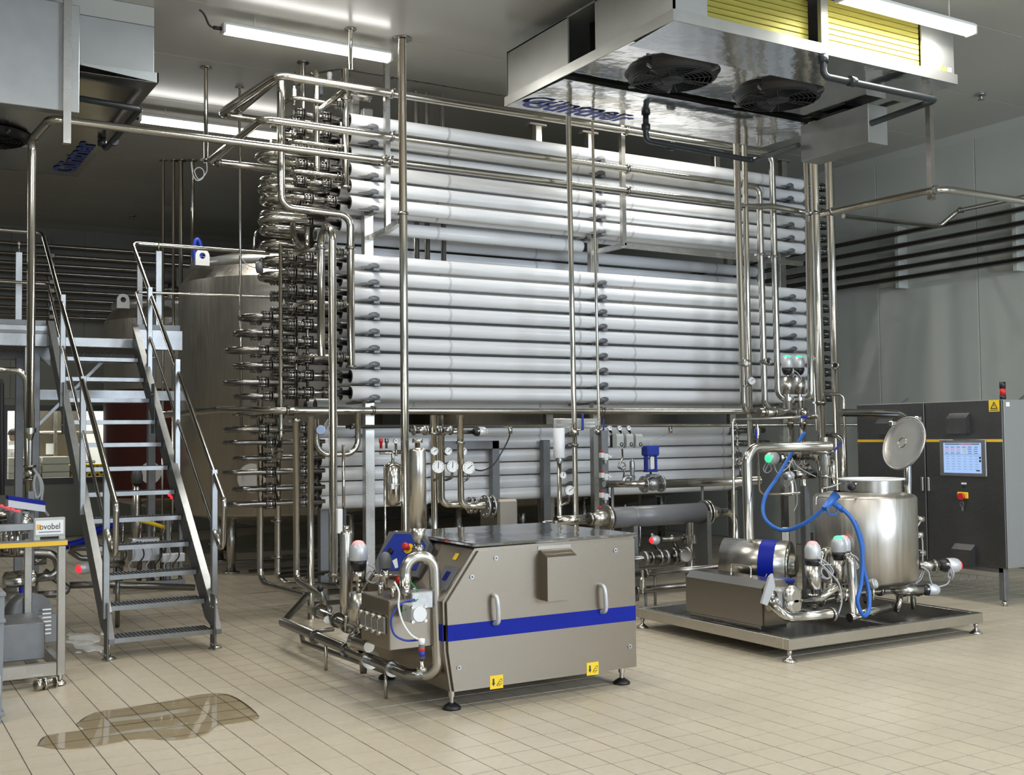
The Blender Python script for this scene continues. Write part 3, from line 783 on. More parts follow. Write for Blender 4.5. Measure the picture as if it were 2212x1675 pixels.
def big_tank(label, cx, cy, R, zb, zsh, ztop, legs=4):
    t = thing('storage_tank', label, 'tank', (cx, cy, 0))
    MB().rev((cx, cy, 0), (cx, cy, 1), [(zb-.22, R*.25), (zb-.04, R-.04), (zb, R), (zsh, R)], 64, caps=False).build('shell', 'steel_tank', t)
    MB().rev((cx, cy, 0), (cx, cy, 1), [(zsh, R), (zsh+.16, R*.90)], 64, caps=False).build('shoulder', 'steel_tank', t)
    MB().rev((cx, cy, 0), (cx, cy, 1), [(zsh+.16, R*.90), (zsh+.165, R*.905), (zsh+.27, R*.905), (zsh+.275, R*.88)], 64, caps=False).build('rim_band', 'cooler', t)
    MB().rev((cx, cy, 0), (cx, cy, 1), [(zsh+.275, R*.88), (ztop, R*.25), (ztop, .001)], 64, caps=False).build('top_cone', 'steel_tank', t)
    for k in range(legs):
        a = 2*PI*k/legs+.6; x, y = cx+.8*R*math.cos(a), cy+.8*R*math.sin(a)
        MB().cyl((x, y, .02), (x, y, zb+.0), .055, 14).build('leg', 'steel', t); MB().cyl((x, y, 0), (x, y, .02), .10, 18).build('foot', 'steel', t)
    return t
def round_sign(t, c, n, r, lines):
    c = Vector(c); n = Vector(n).normalized(); rt = Vector((0,0,1)).cross(n).normalized()
    o = MB().cyl(c, c+n*.012, r, 28).build('sign', 'white', t)
    for (s, dx, dz, w_, h, m) in lines: text('sign_text', s, c+n*.013+rt*dx+V(0,0,dz), rt, (0,0,1), w_, h, m, o)
    return o
T1 = (4.80, 13.9, 1.27)
bt = big_tank('tall stainless storage tank with a conical top, right behind the return bends', T1[0], T1[1], T1[2], .72, 3.52, 4.02)
c = P(437, 553, Y=13.3); eye(bt, c, .75)
c = P(428, 545, Y=13.4); MB().sweep(spline([P(421, 566, Y=13.4), P(420, 530, Y=13.4), P(426, 517, Y=13.4), P(433, 530, Y=13.4), P(434, 556, Y=13.4)]), .026, 10).build('lifting_strap', 'blue', bt)
d = V(P(530,1035,Y=12.8).x-T1[0], -1.0, 0).normalized()
q = P(533, 1035, Y=12.72)
nn = V(q.x-T1[0], q.y-T1[1], 0).normalized(); cc = V(T1[0], T1[1], q.z)+nn*(T1[2]-.01)
round_sign(bt, cc, nn, .17, [('ovobel', -.09, .05, .2, .035, 'text'), ])
rt_ = Vector((0,0,1)).cross(nn); MB().box(cc+nn*.014+rt_*(-.125)+V(0,0,.045), cc+nn*.016+rt_*(-.085)+V(0,0,.085)).build('sign_mark', 'orange', bt)
MB().pipe([P(548, 540, Y=13.0), P(552, 500, Y=13.0), P(600, 495, Y=13.3)], .02, .06).build('vent_pipe', 'pipe', bt)
T3 = (4.15, 16.6, 1.02)
t3 = big_tank('shorter dark tank marked T3 behind the stairs', T3[0], T3[1], T3[2], .80, 3.28, 3.62)
MB().rev((T3[0], T3[1], 0), (T3[0], T3[1], 1), [(.80, T3[2]+.004), (2.3, T3[2]+.004)], 64, caps=False).build('red_reflection', 'red_sheen', t3) if 'red_sheen' in MAT else None  # red reflection painted round the lower shell as a coloured band
c = P(266, 648, Y=15.9); eye(t3, c, .75)
q = P(325, 1022, Y=15.75); nn = V(q.x-T3[0], q.y-T3[1], 0).normalized(); cc = V(T3[0], T3[1], q.z)+nn*(T3[2]-.005)
round_sign(t3, cc, nn, .15, [('ovobel', -.085, .045, .19, .035, 'text'), ('T3', -.055, -.07, .12, .085, 'text')])
# agitator drive on top of T3
ag = thing('agitator_drive', 'dark motor drive on top of the T3 tank', 'motor', P(365, 640, Y=16.2))
c = P(370, 600, Y=16.2)
MB().cyl(c+V(-.35,0,0), c+V(.1,0,0), .09, 20).build('motor', 'grey_dark', ag); MB().bbox(c+V(.05,-.12,-.15), c+V(.4,.12,.15), .02).build('gearbox', 'grey_dark', ag)
MB().cyl(c+V(.0,0,-.4), c+V(.0,0,-.1), .05, 14).build('shaft_tube', 'steel', ag); MB().cyl(c+V(.0,0,-.2), c+V(.0,0,-.17), .14, 20).build('flange', 'cast', ag)
m = MB()
for k in range(5): m.torus(P(357, 680, Y=15.62)+V(.01*k, .004*k, 0), (.3,1,.1), .13+.012*k, .007, 24, 6)
o = m.build('cable_coil', 'cable'); tag(o, 'coil of grey cable hanging beside the T3 tank', 'cable')
# two more tanks standing behind the tube rack; their lower ends show under the lowest tubes
big_tank('storage tank right behind the middle of the tube rack, its base showing under the tubes', 7.75, 13.7, 1.25, .72, 3.0, 3.4)
big_tank('storage tank behind the right end of the tube rack, its base showing under the tubes', 10.3, 14.6, 1.15, .72, 3.0, 3.4)
# ------------------------------------------------------------------ shared fittings
def gauge(label, c, n, r, stem=None, needle=-.8, parent=None):
    """round dial gauge facing n"""
    c = Vector(c); n = Vector(n).normalized(); rt = Vector((0,0,1)).cross(n).normalized(); u = n.cross(rt)
    if parent is None: t = thing('pressure_gauge', label, 'gauge', c-V(0,0,r))
    else:
        t = bpy.data.objects.new('pressure_gauge', None); COL.objects.link(t); t.empty_display_size = .05; put(t, c, parent)
    MB().rev(c-n*.04, c, [(0, r*.9), (.008, r), (.040, r), (.042, r*.93), (.036, r*.9)], 24).build('case', 'steel', t)
    MB().disc(c-n*.002, n, r*.9, 24).build('dial', 'white', t)
    m = MB()
    for k in range(9):
        a = -2.2+k*.55; d = rt*math.sin(a)+u*math.cos(a); m.bar(c+n*.0005+d*r*.68, c+n*.0005+d*r*.82, .004, .001, n)
    m.build('dial_marks', 'text', t, kind='stuff')
    d = rt*math.sin(needle)+u*math.cos(needle); MB().bar(c-d*r*.25+n*.001, c+d*r*.7+n*.001, .005, .002, n).build('needle', 'text', t)
    if stem is not None: MB().pipe([c-n*.02-u*r*.9] + [Vector(q) for q in stem], .012, .03, 8).build('stem', 'pipe_dark', t)
    return t
def valve_head(t, c, ax, s=1.0, led='led_red', cable=True, soft=True):
    """actuator head: black collar, silver dome, glowing cap; c is the collar base"""
    c = Vector(c); a = Vector(ax).normalized()
    MB().rev(c, c+a, [(0, .030*s), (.010*s, .042*s), (.045*s, .056*s), (.070*s, .056*s)], 20).build('collar', 'black', t)
    h = MB().rev(c+a*.070*s, c+a*1, [(0, .056*s), (.006*s, .060*s), (.070*s, .060*s), (.096*s, .052*s), (.108*s, .040*s)], 22, caps=False).build('head', 'silver', t)
    MB().rev(c+a*.176*s, c+a*1, [(0, .042*s), (.014*s, .034*s), (.022*s, .018*s), (.024*s, .001)], 18, caps=False).build('lamp_cap', led, h)
    sd = a.cross(V(.3,.2,1)).normalized() if abs(a.z) < .9 else V(.86,-.5,0)
    p0 = c+a*.05*s+sd*.05*s
    MB().bbox(p0+V(-.012,-.012,-.01)*s, p0+V(.012,.012,.01)*s, .003).build('label_tag', 'white', h)
    if cable: MB().sweep(spline([p0, p0+sd*.05*s-V(0,0,.03)*s, p0+sd*.09*s-V(0,0,.09)*s, p0+sd*.05*s-V(0,0,.13)*s, p0+sd*.0*s-V(0,0,.10)*s, p0+sd*.03*s-V(0,0,.05)*s, p0+sd*.08*s-V(0,0,.12)*s]), .006*s, 6).build('cable', 'cable', t)
def foot(t, x, y, h, r=.055):
    MB().rev((x, y, 0), (x, y, 1), [(0, r), (.012, r), (.022, r*.8), (.038, .018)], 24).build('foot_pad', 'black' if r > .05 else 'steel', t)
    MB().steps((x, y, 0), (x, y, 1), [(.03, .013), (h*.6, .013), (h*.6, .02), (h, .02)], 12).build('foot_stem', 'steel', t)
# ------------------------------------------------------------------ homogeniser in the foreground
HY0, HY1 = 5.88, 7.0
hg = thing('homogenizer', 'low stainless machine cabinet with a blue stripe and yellow stickers in the foreground', 'machine', (3.7, 6.4, 0))
prof = [(3.045, .112), (4.385, .112), (4.385, .945), (3.215, .935), (3.0, .637), (3.008, .35)]
MB().prism([(x, HY0+.02, z) for x, z in prof], (0, HY1-HY0-.02, 0)).build('body', 'steel_panel', hg)
fr = [(3.062, .114), (4.378, .112), (4.376, .930), (3.232, .920), (3.018, .632), (3.026, .35)]
MB().prism([(x, HY0, z) for x, z in fr], (0, .016, 0)).build('front_door', 'steel_panel', hg)
MB().bbox((3.19, HY0-.008, .945), (4.395, HY1+.01, .965), .004).build('top_cover', 'steel_mirror', hg)
MB().box((3.021, HY0-.0015, .408), (4.378, HY0+.0, .502)).build('blue_stripe', 'blue_deep', hg)
MB().box((3.0005-.003, HY0+.02, .408), (3.0+.02, HY0+.5, .502)).build('blue_stripe', 'blue_deep', hg)
vx0, vx1, vz0, vz1 = 3.655, 3.872, .598, .905
MB().prism([(vx0, HY0, vz0), (vx0, HY0-.09, vz0), (vx0, HY0-.09, .862), (vx0, HY0, vz1)], (vx1-vx0, 0, 0)).build('vent_hood', 'steel_panel', hg)
MB().bbox((vx0-.012, HY0-.004, vz1-.01), (vx1+.012, HY0, vz1+.018), .001).build('vent_flange', 'steel', hg)
for x in (3.327, 4.103):
    p = [(x, HY0, .655), (x, HY0-.045, .64), (x+.004, HY0-.055, .57), (x+.008, HY0-.045, .50), (x+.008, HY0, .485)]
    MB().sweep(spline(p, 5), .0135, 10).build('handle', 'silver', hg)
for (x, z) in ((3.348, .871), (3.184, .771), (4.224, .865), (4.326, .247), (3.092, .251)):
    b = MB().cyl((x, HY0-.006, z), (x, HY0, z), .014, 14).build('lock_bolt', 'cast', hg); MB().cyl((x, HY0-.0065, z), (x, HY0-.005, z), .006, 6).build('bolt_socket', 'black', b)
for x in (3.299, 3.992):
    s_ = MB().box((x, HY0-.0018, .099), (x+.09, HY0-.0002, .178)).build('lifting_sticker', 'yellow', hg)
    MB().add([(x+.018, HY0-.0024, .16), (x+.030, HY0-.0024, .16), (x+.030, HY0-.0024, .135), (x+.036, HY0-.0024, .135), (x+.024, HY0-.0024, .115), (x+.012, HY0-.0024, .135), (x+.018, HY0-.0024, .135)], [(0,1,2,3,4,5,6)]).build('arrow', 'text', s_)
    for k, (a, b, c_, d) in enumerate(((.045,.118,.062,.14), (.062,.14,.08,.135), (.045,.118,.066,.116), (.066,.116,.082,.128), (.062,.145,.078,.155), (.078,.155,.084,.14), (.05,.128,.07,.126))):
        MB().bar((x+a, HY0-.0022, b), (x+c_, HY0-.0022, d), .003, .0006, (0,-1,0)).build('symbol_line', 'text', s_)
for (x, y) in ((3.08, 5.95), (4.31, 5.95), (3.105, 6.93), (4.31, 6.93)): foot(hg, x, y, .12)
# sloped control panel at the left rear
pn = V(-.80, -.32, .50).normalized()
cpx = P(868, 1195, Y=6.55)
rt_ = V(0,0,1).cross(pn).normalized(); up_ = pn.cross(rt_)
cp = MB(); w2, h2 = .20, .15
cp.prism([cpx+rt_*w2+up_*h2*.5, cpx+rt_*(w2*.55)+up_*h2, cpx-rt_*w2*.9+up_*h2*.95, cpx-rt_*w2-up_*h2*.6, cpx-rt_*w2*.7-up_*h2, cpx+rt_*w2-up_*h2], -pn*.09)
cpo = cp.build('control_box', 'grey_dark', hg)
q = cpx+pn*.002
MB().prism([q+rt_*w2*.9+up_*h2*.4, q+rt_*(w2*.5)+up_*h2*.88, q-rt_*w2*.6+up_*h2*.85, q-rt_*w2*.9-up_*h2*.3, q-rt_*w2*.62-up_*h2*.88, q+rt_*w2*.86-up_*h2*.7], pn*.003).build('blue_panel', 'blue', cpo)
e = q+rt_*.05+up_*.03
MB().cyl(e, e+pn*.006, .034, 20).build('button_ring', 'yellow', cpo); MB().rev(e, e+pn, [(.006, .014), (.03, .014), (.03, .024), (.05, .022), (.055, .01)], 16).build('stop_button', 'red', cpo)
MB().cyl(q-rt_*.09+up_*.0+pn*.0, q-rt_*.09+pn*.02, .02, 14).build('black_knob', 'black', cpo)
MB().prism([q-rt_*.05-up_*.06+pn*.003, q-rt_*.02-up_*.04+pn*.003, q+rt_*.02-up_*.10+pn*.003, q-rt_*.0-up_*.11+pn*.003], pn*.001).build('white_mark', 'white', cpo)
# warning sticker and window on the sloped left flank
def flank(u_, y, off=.002):   # point on the chamfered flank (u 0 bottom .. 1 top)
    n = V(-(.935-.637), 0, .215).normalized(); return V(3.0+.215*u_, y, .637+.298*u_)+n*off
for (u0, u1, ya, yb, m_, nm) in ((.74, .86, 6.03, 6.08, 'yellow', 'warning_sticker'), (.2, .62, 5.93, 6.12, 'grey_dark', 'inspection_plate'), (.35, .52, 6.0, 6.06, 'blue_deep', 'maker_plate')):
    MB().add([flank(u0, ya), flank(u0, yb), flank(u1, yb), flank(u1, ya)], [(3,2,1,0)]).build(nm, m_, hg)
# homogenising head bolted on the left side
hd = MB().bbox((2.70, 5.99, .37), (2.99, 6.40, .66), .006).build('head_block', 'steel_panel', hg)
for k in range(4):
    y = 6.03+k*.09
    MB().bbox((2.685, y, .46), (2.70, y+.08, .56), .004).build('valve_cover', 'cast', hd)
    for z in (.465, .555):
        MB().cyl((2.66, y+.04, z), (2.70, y+.04, z), .012, 8).build('bolt', 'pipe', hd)
    MB().cyl((2.76+.05*(k % 2), y+.04, .66), (2.76+.05*(k % 2), y+.04, .72), .013, 8).build('stud', 'pipe', hd)
    MB().cyl((2.90, y+.04, .66), (2.90, y+.04, .71), .012, 8).build('stud', 'pipe', hd)
MB().bbox((2.82, 5.94, .60), (2.96, 6.06, .70), .006).build('valve_body', 'cast', hg)
# pneumatic cylinder of the valve
c = P(907, 1327, Y=5.80)
pc = MB().bbox(c+V(-.05, -.0, -.05), c+V(.04, .13, .05), .006).build('air_cylinder', 'silver', hg)
MB().cyl(c+V(-.005, -.014, 0), c+V(-.005, 0, 0), .042, 24).build('end_cap', 'white_plastic', pc)
for i in (-1, 1):
    for j in (-1, 1): MB().cyl(c+V(-.005+i*.04, -.006, j*.04), c+V(-.005+i*.04, .01, j*.04), .010, 10).build('cap_screw', 'pipe', pc)
def hose(name, label, pts, r, m, cat='hose', seg=8):
    o = MB().sweep(spline(pts), r, seg).build(name, m); return tag(o, label, cat)
def px(pts, Y): return [P(a, b, Y=Y) for a, b in pts]
hose('air_hose', 'blue air hose looping out from the homogenizer head', px([(896, 1296), (875, 1300), (855, 1317), (845, 1340), (851, 1370), (875, 1384), (905, 1383)], 5.80), .006, 'blue')
hose('air_hose', 'white air hose hanging across the homogenizer head', px([(852, 1258), (862, 1280), (861, 1310), (870, 1345), (888, 1372), (908, 1384)], 5.78), .006, 'white')
hose('air_hose', 'thin green air hose behind the white hose at the homogenizer', px([(885, 1255), (900, 1275), (905, 1292)], 5.95)+px([(868, 1325), (876, 1355), (895, 1378)], 5.86), .004, 'green')
# filter with blue-red label at the foot of the head
c = P(911, 1385, Y=5.74)
af = thing('air_filter', 'small air filter with a blue and red label at the homogenizer corner', 'filter', P(911, 1445, Y=5.74))
MB().cyl(c+V(0,0,-.02), c+V(0,0,.012), .018, 12).build('elbow', 'white', af); MB().cyl(c+V(0,0,-.10), c+V(0,0,-.02), .018, 14).build('bowl', 'grey_dark', af)
MB().cyl(c+V(0,0,-.085), c+V(0,0,-.055), .0185, 14).build('blue_label', 'blue', af); MB().cyl(c+V(0,0,-.055), c+V(0,0,-.04), .0185, 14).build('red_label', 'red', af)
MB().rev(c+V(0,0,-.17), c+V(0,0,-.10), [(0, .03), (.02, .03), (.03, .012), (.07, .012)], 12).build('stem', 'pipe', af)
# inlet damper: tall cylinder on a cone, standing on the U-pipe
dm = thing('pulsation_damper', 'tall narrow steel cylinder tapering to a clamp above the homogenizer bend', 'vessel', P(905, 1190, Y=6.05))
c = P(903, 1140, Y=6.05); zt = P(901, 968, Y=6.05).z
MB().rev((c.x, 6.05, 0), (c.x, 6.05, 1), [(c.z, .050), (zt-.02, .050), (zt, .040)], 28).build('cylinder', 'steel', dm)
MB().rev((c.x, 6.05, 0), (c.x, 6.05, 1), [(c.z-.10, .020), (c.z-.002, .050)], 28).build('cone', 'steel', dm)
MB().rev((c.x, 6.05, 0), (c.x, 6.05, 1), [(zt, .016), (zt+.03, .016), (zt+.03, .032), (zt+.055, .032)], 10).build('cap_nut', 'pipe', dm)
MB().rev((c.x, 6.05, 0), (c.x, 6.05, 1), [(c.z-.155, .022), (c.z-.14, .038), (c.z-.12, .038), (c.z-.10, .022)], 16).build('clamp', 'union', dm)
# U-pipe round the head
up = thing('suction_pipe', 'thick curved pipe looping over and down the left front of the homogenizer', 'pipe', (2.99, 6.0, .2))
A = [P(876, 1262, Y=6.02), P(878, 1208, Y=6.02), P(905, 1203, Y=6.02), P(934, 1210, Y=6.02), P(941, 1467, Y=5.95), P(905, 1466, Y=6.05), P(700, 1345, Y=8.45)]
A[1].x = A[0].x; z_ = (A[5].z+.03); 
MB().pipe([A[0], V(A[0].x, A[0].y, .895), V(A[3].x, 6.0, .895), V(A[3].x+.012, 5.97, .20), V(A[3].x-.05, 6.05, .20)], .035, .085, 16, 8).build('bend', 'steel', up)
MB().rev(A[0]-V(0,0,.10), A[0], [(0, .016), (.03, .02), (.10, .035)], 16).build('reducer', 'pipe', up)
MB().rev(A[0]-V(0,0,.16), A[0], [(0, .022), (.02, .022), (.025, .014), (.06, .016)], 12).build('adapter', 'pipe', up)
# pipe run along the floor on the left of the machine
fp = thing('floor_pipe', 'thick low pipe running back along the floor left of the homogenizer', 'pipe', (2.92, 7.2, .1))
b0 = V(A[3].x-.05, 6.05, .20); b1 = V(2.80, 6.12, .20); b2 = V(2.86, 7.85, .22)
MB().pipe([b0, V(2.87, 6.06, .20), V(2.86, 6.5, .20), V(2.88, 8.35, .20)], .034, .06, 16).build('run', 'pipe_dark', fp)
for y in (6.3, 7.02, 7.6): MB().cyl((2.86, y-.012, .20), (2.86, y+.012, .20), .05, 18).build('clamp', 'union', fp)
MB().cyl((2.86, 6.62, .20), (2.86, 6.66, .20), .06, 18).build('flange', 'pipe', fp)
for y in (6.4, 7.4): MB().cyl((2.86, y, 0), (2.86, y, .17), .012, 8).build('support', 'steel', fp)
f2 = thing('floor_pipe', 'second low pipe beside the first, rising to the vertical feed pipe', 'pipe', (2.95, 7.4, .2))
MB().pipe([(2.70, 6.28, .35), (2.72, 6.6, .33), (2.93, 6.9, .32), (3.05, 8.2, .30)], .034, .08, 16).build('run', 'pipe', f2)
for y in (6.75, 7.25, 7.5, 7.95): 
    x = 2.93+(y-6.9)*.09 if y > 6.9 else 2.82
    MB().cyl((x, y-.014, .32), (x, y+.014, .32), .055, 18).build('clamp', 'union', f2)
MB().ball((2.83, 6.78, .30), .062, .06, .07, 18, 10).build('tee_body', 'pipe', f2)
f3 = thing('drain_line', 'thin low drain loop nearest the floor, left of the homogenizer', 'pipe', (2.75, 7.2, .05))
MB().pipe([P(900, 1455, Z=.07), P(830, 1450, Z=.08), P(655, 1388, Z=.08), P(650, 1368, Z=.10), P(720, 1360, Z=.09)], .018, .06, 12).build('run', 'pipe_dark', f3)
MB().pipe([P(905, 1452, Z=.08), P(890, 1466, Z=.06), P(800, 1440, Z=.06)], .012, .04, 10).build('branch', 'pipe_dark', f3)
c = P(785, 1455, Z=.07)
MB().rev(c-V(0,0,.0), c+V(0,0,1), [(0, .022), (.07, .026), (.10, .032)], 16).build('funnel', 'pipe_dark', f3)
for q_ in (P(652, 1385, Z=.0), P(786, 1452, Z=.0)): MB().cyl(q_, q_+V(0,0,.07), .008, 8).build('support', 'steel', f3)
dr = MB().pipe([V(c.x+.10, c.y-.25, P(815, 1242, Y=6.3).z), V(c.x+.05, c.y-.15, P(815, 1240, Y=6.3).z), V(c.x, c.y, P(783, 1275, Y=c.y).z), V(c.x, c.y, .15)], .0115, .03, 10).build('overflow_pipe', 'pipe')
tag(dr, 'thin bent overflow pipe dropping into a funnel beside the homogenizer head', 'pipe')
# tall vessel and air valve left of the head
ve = thing('tall_vessel', 'slim upright steel vessel with a nut top, left of the red-lit valve', 'vessel', P(748, 1310, Y=7.1))
c = P(748, 1290, Y=7.1); zt = P(748, 1148, Y=7.1).z
MB().rev((c.x, c.y, 0), (c.x, c.y, 1), [(c.z-.12, .016), (c.z-.03, .042), (zt-.02, .042), (zt, .03)], 22).build('cylinder', 'steel', ve)
MB().cyl((c.x, c.y, zt), (c.x, c.y, zt+.035), .024, 8).build('cap_nut', 'pipe', ve); MB().cyl((c.x, c.y, .30), (c.x, c.y, c.z-.11), .014, 10).build('stem', 'pipe', ve)
va = thing('seat_valve', 'upright seat valve with a red-lit silver head behind the homogenizer head block', 'valve', P(775, 1400, Y=6.75))
c = P(775, 1345, Y=6.75); z1 = P(775, 1280, Y=6.75).z; z2 = P(775, 1255, Y=6.75).z; z3 = P(775, 1234, Y=6.75).z
X_, Y_ = c.x, c.y
MB().cyl((X_, Y_, c.z), (X_, Y_, z1), .062, 24).build('actuator', 'steel', va); MB().cyl((X_, Y_, z1), (X_, Y_, z2), .016, 12).build('stem', 'pipe', va)
MB().cyl((X_, Y_, z2), (X_, Y_, z3), .036, 18).build('yoke', 'steel', va); valve_head(va, (X_, Y_, z3), (0,0,1), .98, 'led_red_soft')
MB().cyl((X_, Y_, .30), (X_, Y_, c.z), .02, 12).build('lower_stem', 'pipe', va); MB().ball((X_, Y_, .30), .055, .055, .06).build('valve_body', 'pipe', va)
gc = thing('grey_cap_valve', 'small valve under a matt grey rounded cap, between the red-lit valve and the blue panel', 'valve', P(832, 1270, Y=6.25))
c = P(832, 1228, Y=6.25)
MB().rev(c, c+V(0,0,1), [(0, .034), (.004, .037), (.06, .037), (.085, .028), (.096, .012), (.098, .001)], 20).build('cap', 'grey_dark', gc)
MB().rev(c-V(0,0,.12), c, [(0, .012), (.04, .012), (.055, .024), (.12, .024)], 16).build('body', 'pipe', gc)
MB().cyl(c+V(-.07,0,-.04), c+V(.09,0,-.05), .010, 10).build('cross_stub', 'pipe', gc); MB().cyl(c+V(.085,0,-.055), c+V(.085,0,-.10), .014, 10).build('red_valve', 'red', gc)
lv = thing('hand_valve', 'lever valve with a black ball knob on the floor piping', 'valve', P(705, 1330, Y=8.0))
c = P(704, 1315, Y=8.0); k_ = P(692, 1272, Y=8.0)
MB().cyl(c, k_, .008, 8).build('lever', 'pipe', lv); MB().ball(k_, .026).build('knob', 'black', lv); MB().cyl(c-V(.03,.1,.06), c+V(.02,0,.0), .03, 12).build('body', 'pipe', lv)
# ------------------------------------------------------------------ control cabinets by the right wall
CX = 9.06
cb = thing('control_cabinet', 'two-door dark steel control cabinet with touch screen and yellow line', 'cabinet', (9.45, 7.42, 0))
MB().bbox((CX+.025, 6.56, .345), (CX+.75, 8.285, 1.885), .006).build('body', 'cab_side', cb)
for (a, b, s) in ((6.565, 7.415, 0), (7.43, 8.28, 1)):
    d = MB().bbox((CX, a, .35), (CX+.022, b, 1.88), .005).build('door', 'cab', cb)
    MB().box((CX-.0015, a+.004, 1.497), (CX, b-.004, 1.522)).build('yellow_line', 'yellow_stripe', d)
    y = b-.028 if s == 0 else a+.03
    MB().bbox((CX-.022, y-.014, 1.02), (CX, y+.014, 1.155), .005).build('handle', 'steel', d)
def hood(ya, yb, za, zb, dp=.06):
    MB().prism([(CX, ya, za), (CX-dp, ya, za), (CX-dp, ya, zb-.05), (CX, ya, zb)], (0, yb-ya, 0)).build('vent_hood', 'cab', cb)
hood(6.91, 7.13, 1.575, 1.77); hood(7.80, 7.99, 1.575, 1.735); hood(6.89, 7.11, .335, .54)
s_ = MB().bbox((CX-.018, 6.733, 1.175), (CX, 7.247, 1.52), .006).build('screen_bezel', 'galv_light', cb)
scr = MB().box((CX-.0195, 6.782, 1.205), (CX-.018, 7.198, 1.488)).build('screen', 'screen', s_)
for (a, b, c_, d, m_) in ((6.80, 7.18, 1.470, 1.482, 'scr_grey'), (6.88, 7.02, 1.472, 1.480, 'scr_red'), (6.785, 7.195, 1.376, 1.379, 'scr_grey'), (6.80, 6.84, 1.225, 1.235, 'text'), (6.785, 6.805, 1.34, 1.36, 'text'), (6.785, 6.805, 1.31, 1.33, 'text')):
    MB().box((CX-.0202, a, c_), (CX-.0196, b, d)).build('screen_bar', m_, scr)
random.seed(3)
for r_ in range(4):
    for k in range(6):
        y = 7.16-k*.064; z = 1.445-r_*.019
        MB().box((CX-.0202, y-.022, z), (CX-.0196, y+.014+random.random()*.01, z+.007)).build('screen_tile', 'scr_red' if (r_ in (1, 2) and k in (0, 1, 2)) else ('yellow' if k == 3 and r_ else 'scr_grey'), scr)
for r_ in range(6):
    for k in range(6):
        y = 7.17-k*.064; z = 1.36-r_*.024
        MB().box((CX-.0202, y-.036, z), (CX-.0196, y, z+.003)).build('screen_text', 'scr_grey', scr)
MB().box((CX-.0015, 6.59, 1.775), (CX, 6.70, 1.88)).build('warning_sign', 'yellow', cb)
MB().add([(CX-.002, 6.605, 1.80), (CX-.002, 6.685, 1.80), (CX-.002, 6.645, 1.868), (CX-.002, 6.62, 1.809), (CX-.002, 6.67, 1.809), (CX-.002, 6.645, 1.852)], [(0,1,4,3), (1,2,5,4), (2,0,3,5)]).build('warning_triangle', 'text', cb)
MB().add([(CX-.002, 6.648, 1.845), (CX-.002, 6.636, 1.826), (CX-.002, 6.645, 1.828), (CX-.002, 6.640, 1.812), (CX-.002, 6.655, 1.832), (CX-.002, 6.646, 1.831)], [(0,1,2,3,4,5)]).build('lightning_mark', 'text', cb)
MB().box((CX-.002, 6.60, 1.785), (CX-.0015, 6.69, 1.792)).build('warning_line', 'text', cb)
MB().box((CX-.003, 6.965, 1.098), (CX, 7.02, 1.115)).build('switch_label', 'white', cb)
MB().cyl((CX-.012, 6.994, 1.075), (CX, 6.994, 1.075), .011, 12).build('small_switch', 'black', cb)
MB().bbox((CX-.012, 6.945, .965), (CX, 7.065, 1.025), .012).build('switch_plate', 'yellow', cb)
MB().cyl((CX-.04, 7.008, .985), (CX, 7.008, .985), .032, 20).build('main_switch', 'red', cb)
MB().torus((CX-.03, 7.0, .915), (1,0,0), .02, .004, 16, 6).build('padlock', 'grey_dark', cb); MB().box((CX-.03, 6.99, .85), (CX-.02, 7.005, .895)).build('padlock_tag', 'cast', cb)
MB().bbox((CX-.02, 7.86, 1.385), (CX, 7.92, 1.43), .004).build('isolator', 'orange', cb)
sd = MB().box((CX+.03, 6.558, .36), (CX+.74, 6.560, 1.87)).build('side_panel', 'cab_side', cb); MB().box((CX+.05, 6.556, 1.82), (CX+.10, 6.558, 1.86)).build('rating_plate', 'white', cb)
for y in (6.64, 8.22):
    for x in (CX+.06, CX+.69):
        MB().bbox((x-.03, y-.03, .05), (x+.03, y+.03, .345), .004).build('leg', 'galv', cb); MB().cyl((x, y, 0), (x, y, .05), .03, 14, r2=.015).build('foot', 'steel', cb)
MB().bbox((CX+.03, 6.62, .30), (CX+.09, 8.26, .345), .004).build('base_rail', 'galv', cb)
wb_ = MB()
for k in range(18): wb_.cyl((CX+.12, 6.7+k*.09, .12), (CX+.12, 6.7+k*.09, .24), .003, 6)
for z in (.12, .18, .24): wb_.cyl((CX+.12, 6.65, z), (CX+.12, 8.25, z), .003, 6)
wb_.build('cable_tray', 'cast', cb, kind='stuff')
sl_ = thing('signal_light', 'black and red signal light on top of the control cabinet', 'signal light', (CX+.15, 6.66, 1.885))
MB().cyl((CX+.15, 6.66, 1.885), (CX+.15, 6.66, 1.93), .028, 16).build('base', 'black', sl_); MB().cyl((CX+.15, 6.66, 1.93), (CX+.15, 6.66, 1.99), .026, 16).build('red_lens', 'red', sl_); MB().cyl((CX+.15, 6.66, 1.99), (CX+.15, 6.66, 2.05), .028, 16).build('cap', 'black', sl_)
for y in (7.95, 6.58): MB().prism([(CX+.3, y, 1.885), (CX+.42, y, 1.885), (CX+.42, y, 1.95)], (0, .03, 0)).build('lifting_angle', 'galv', cb)
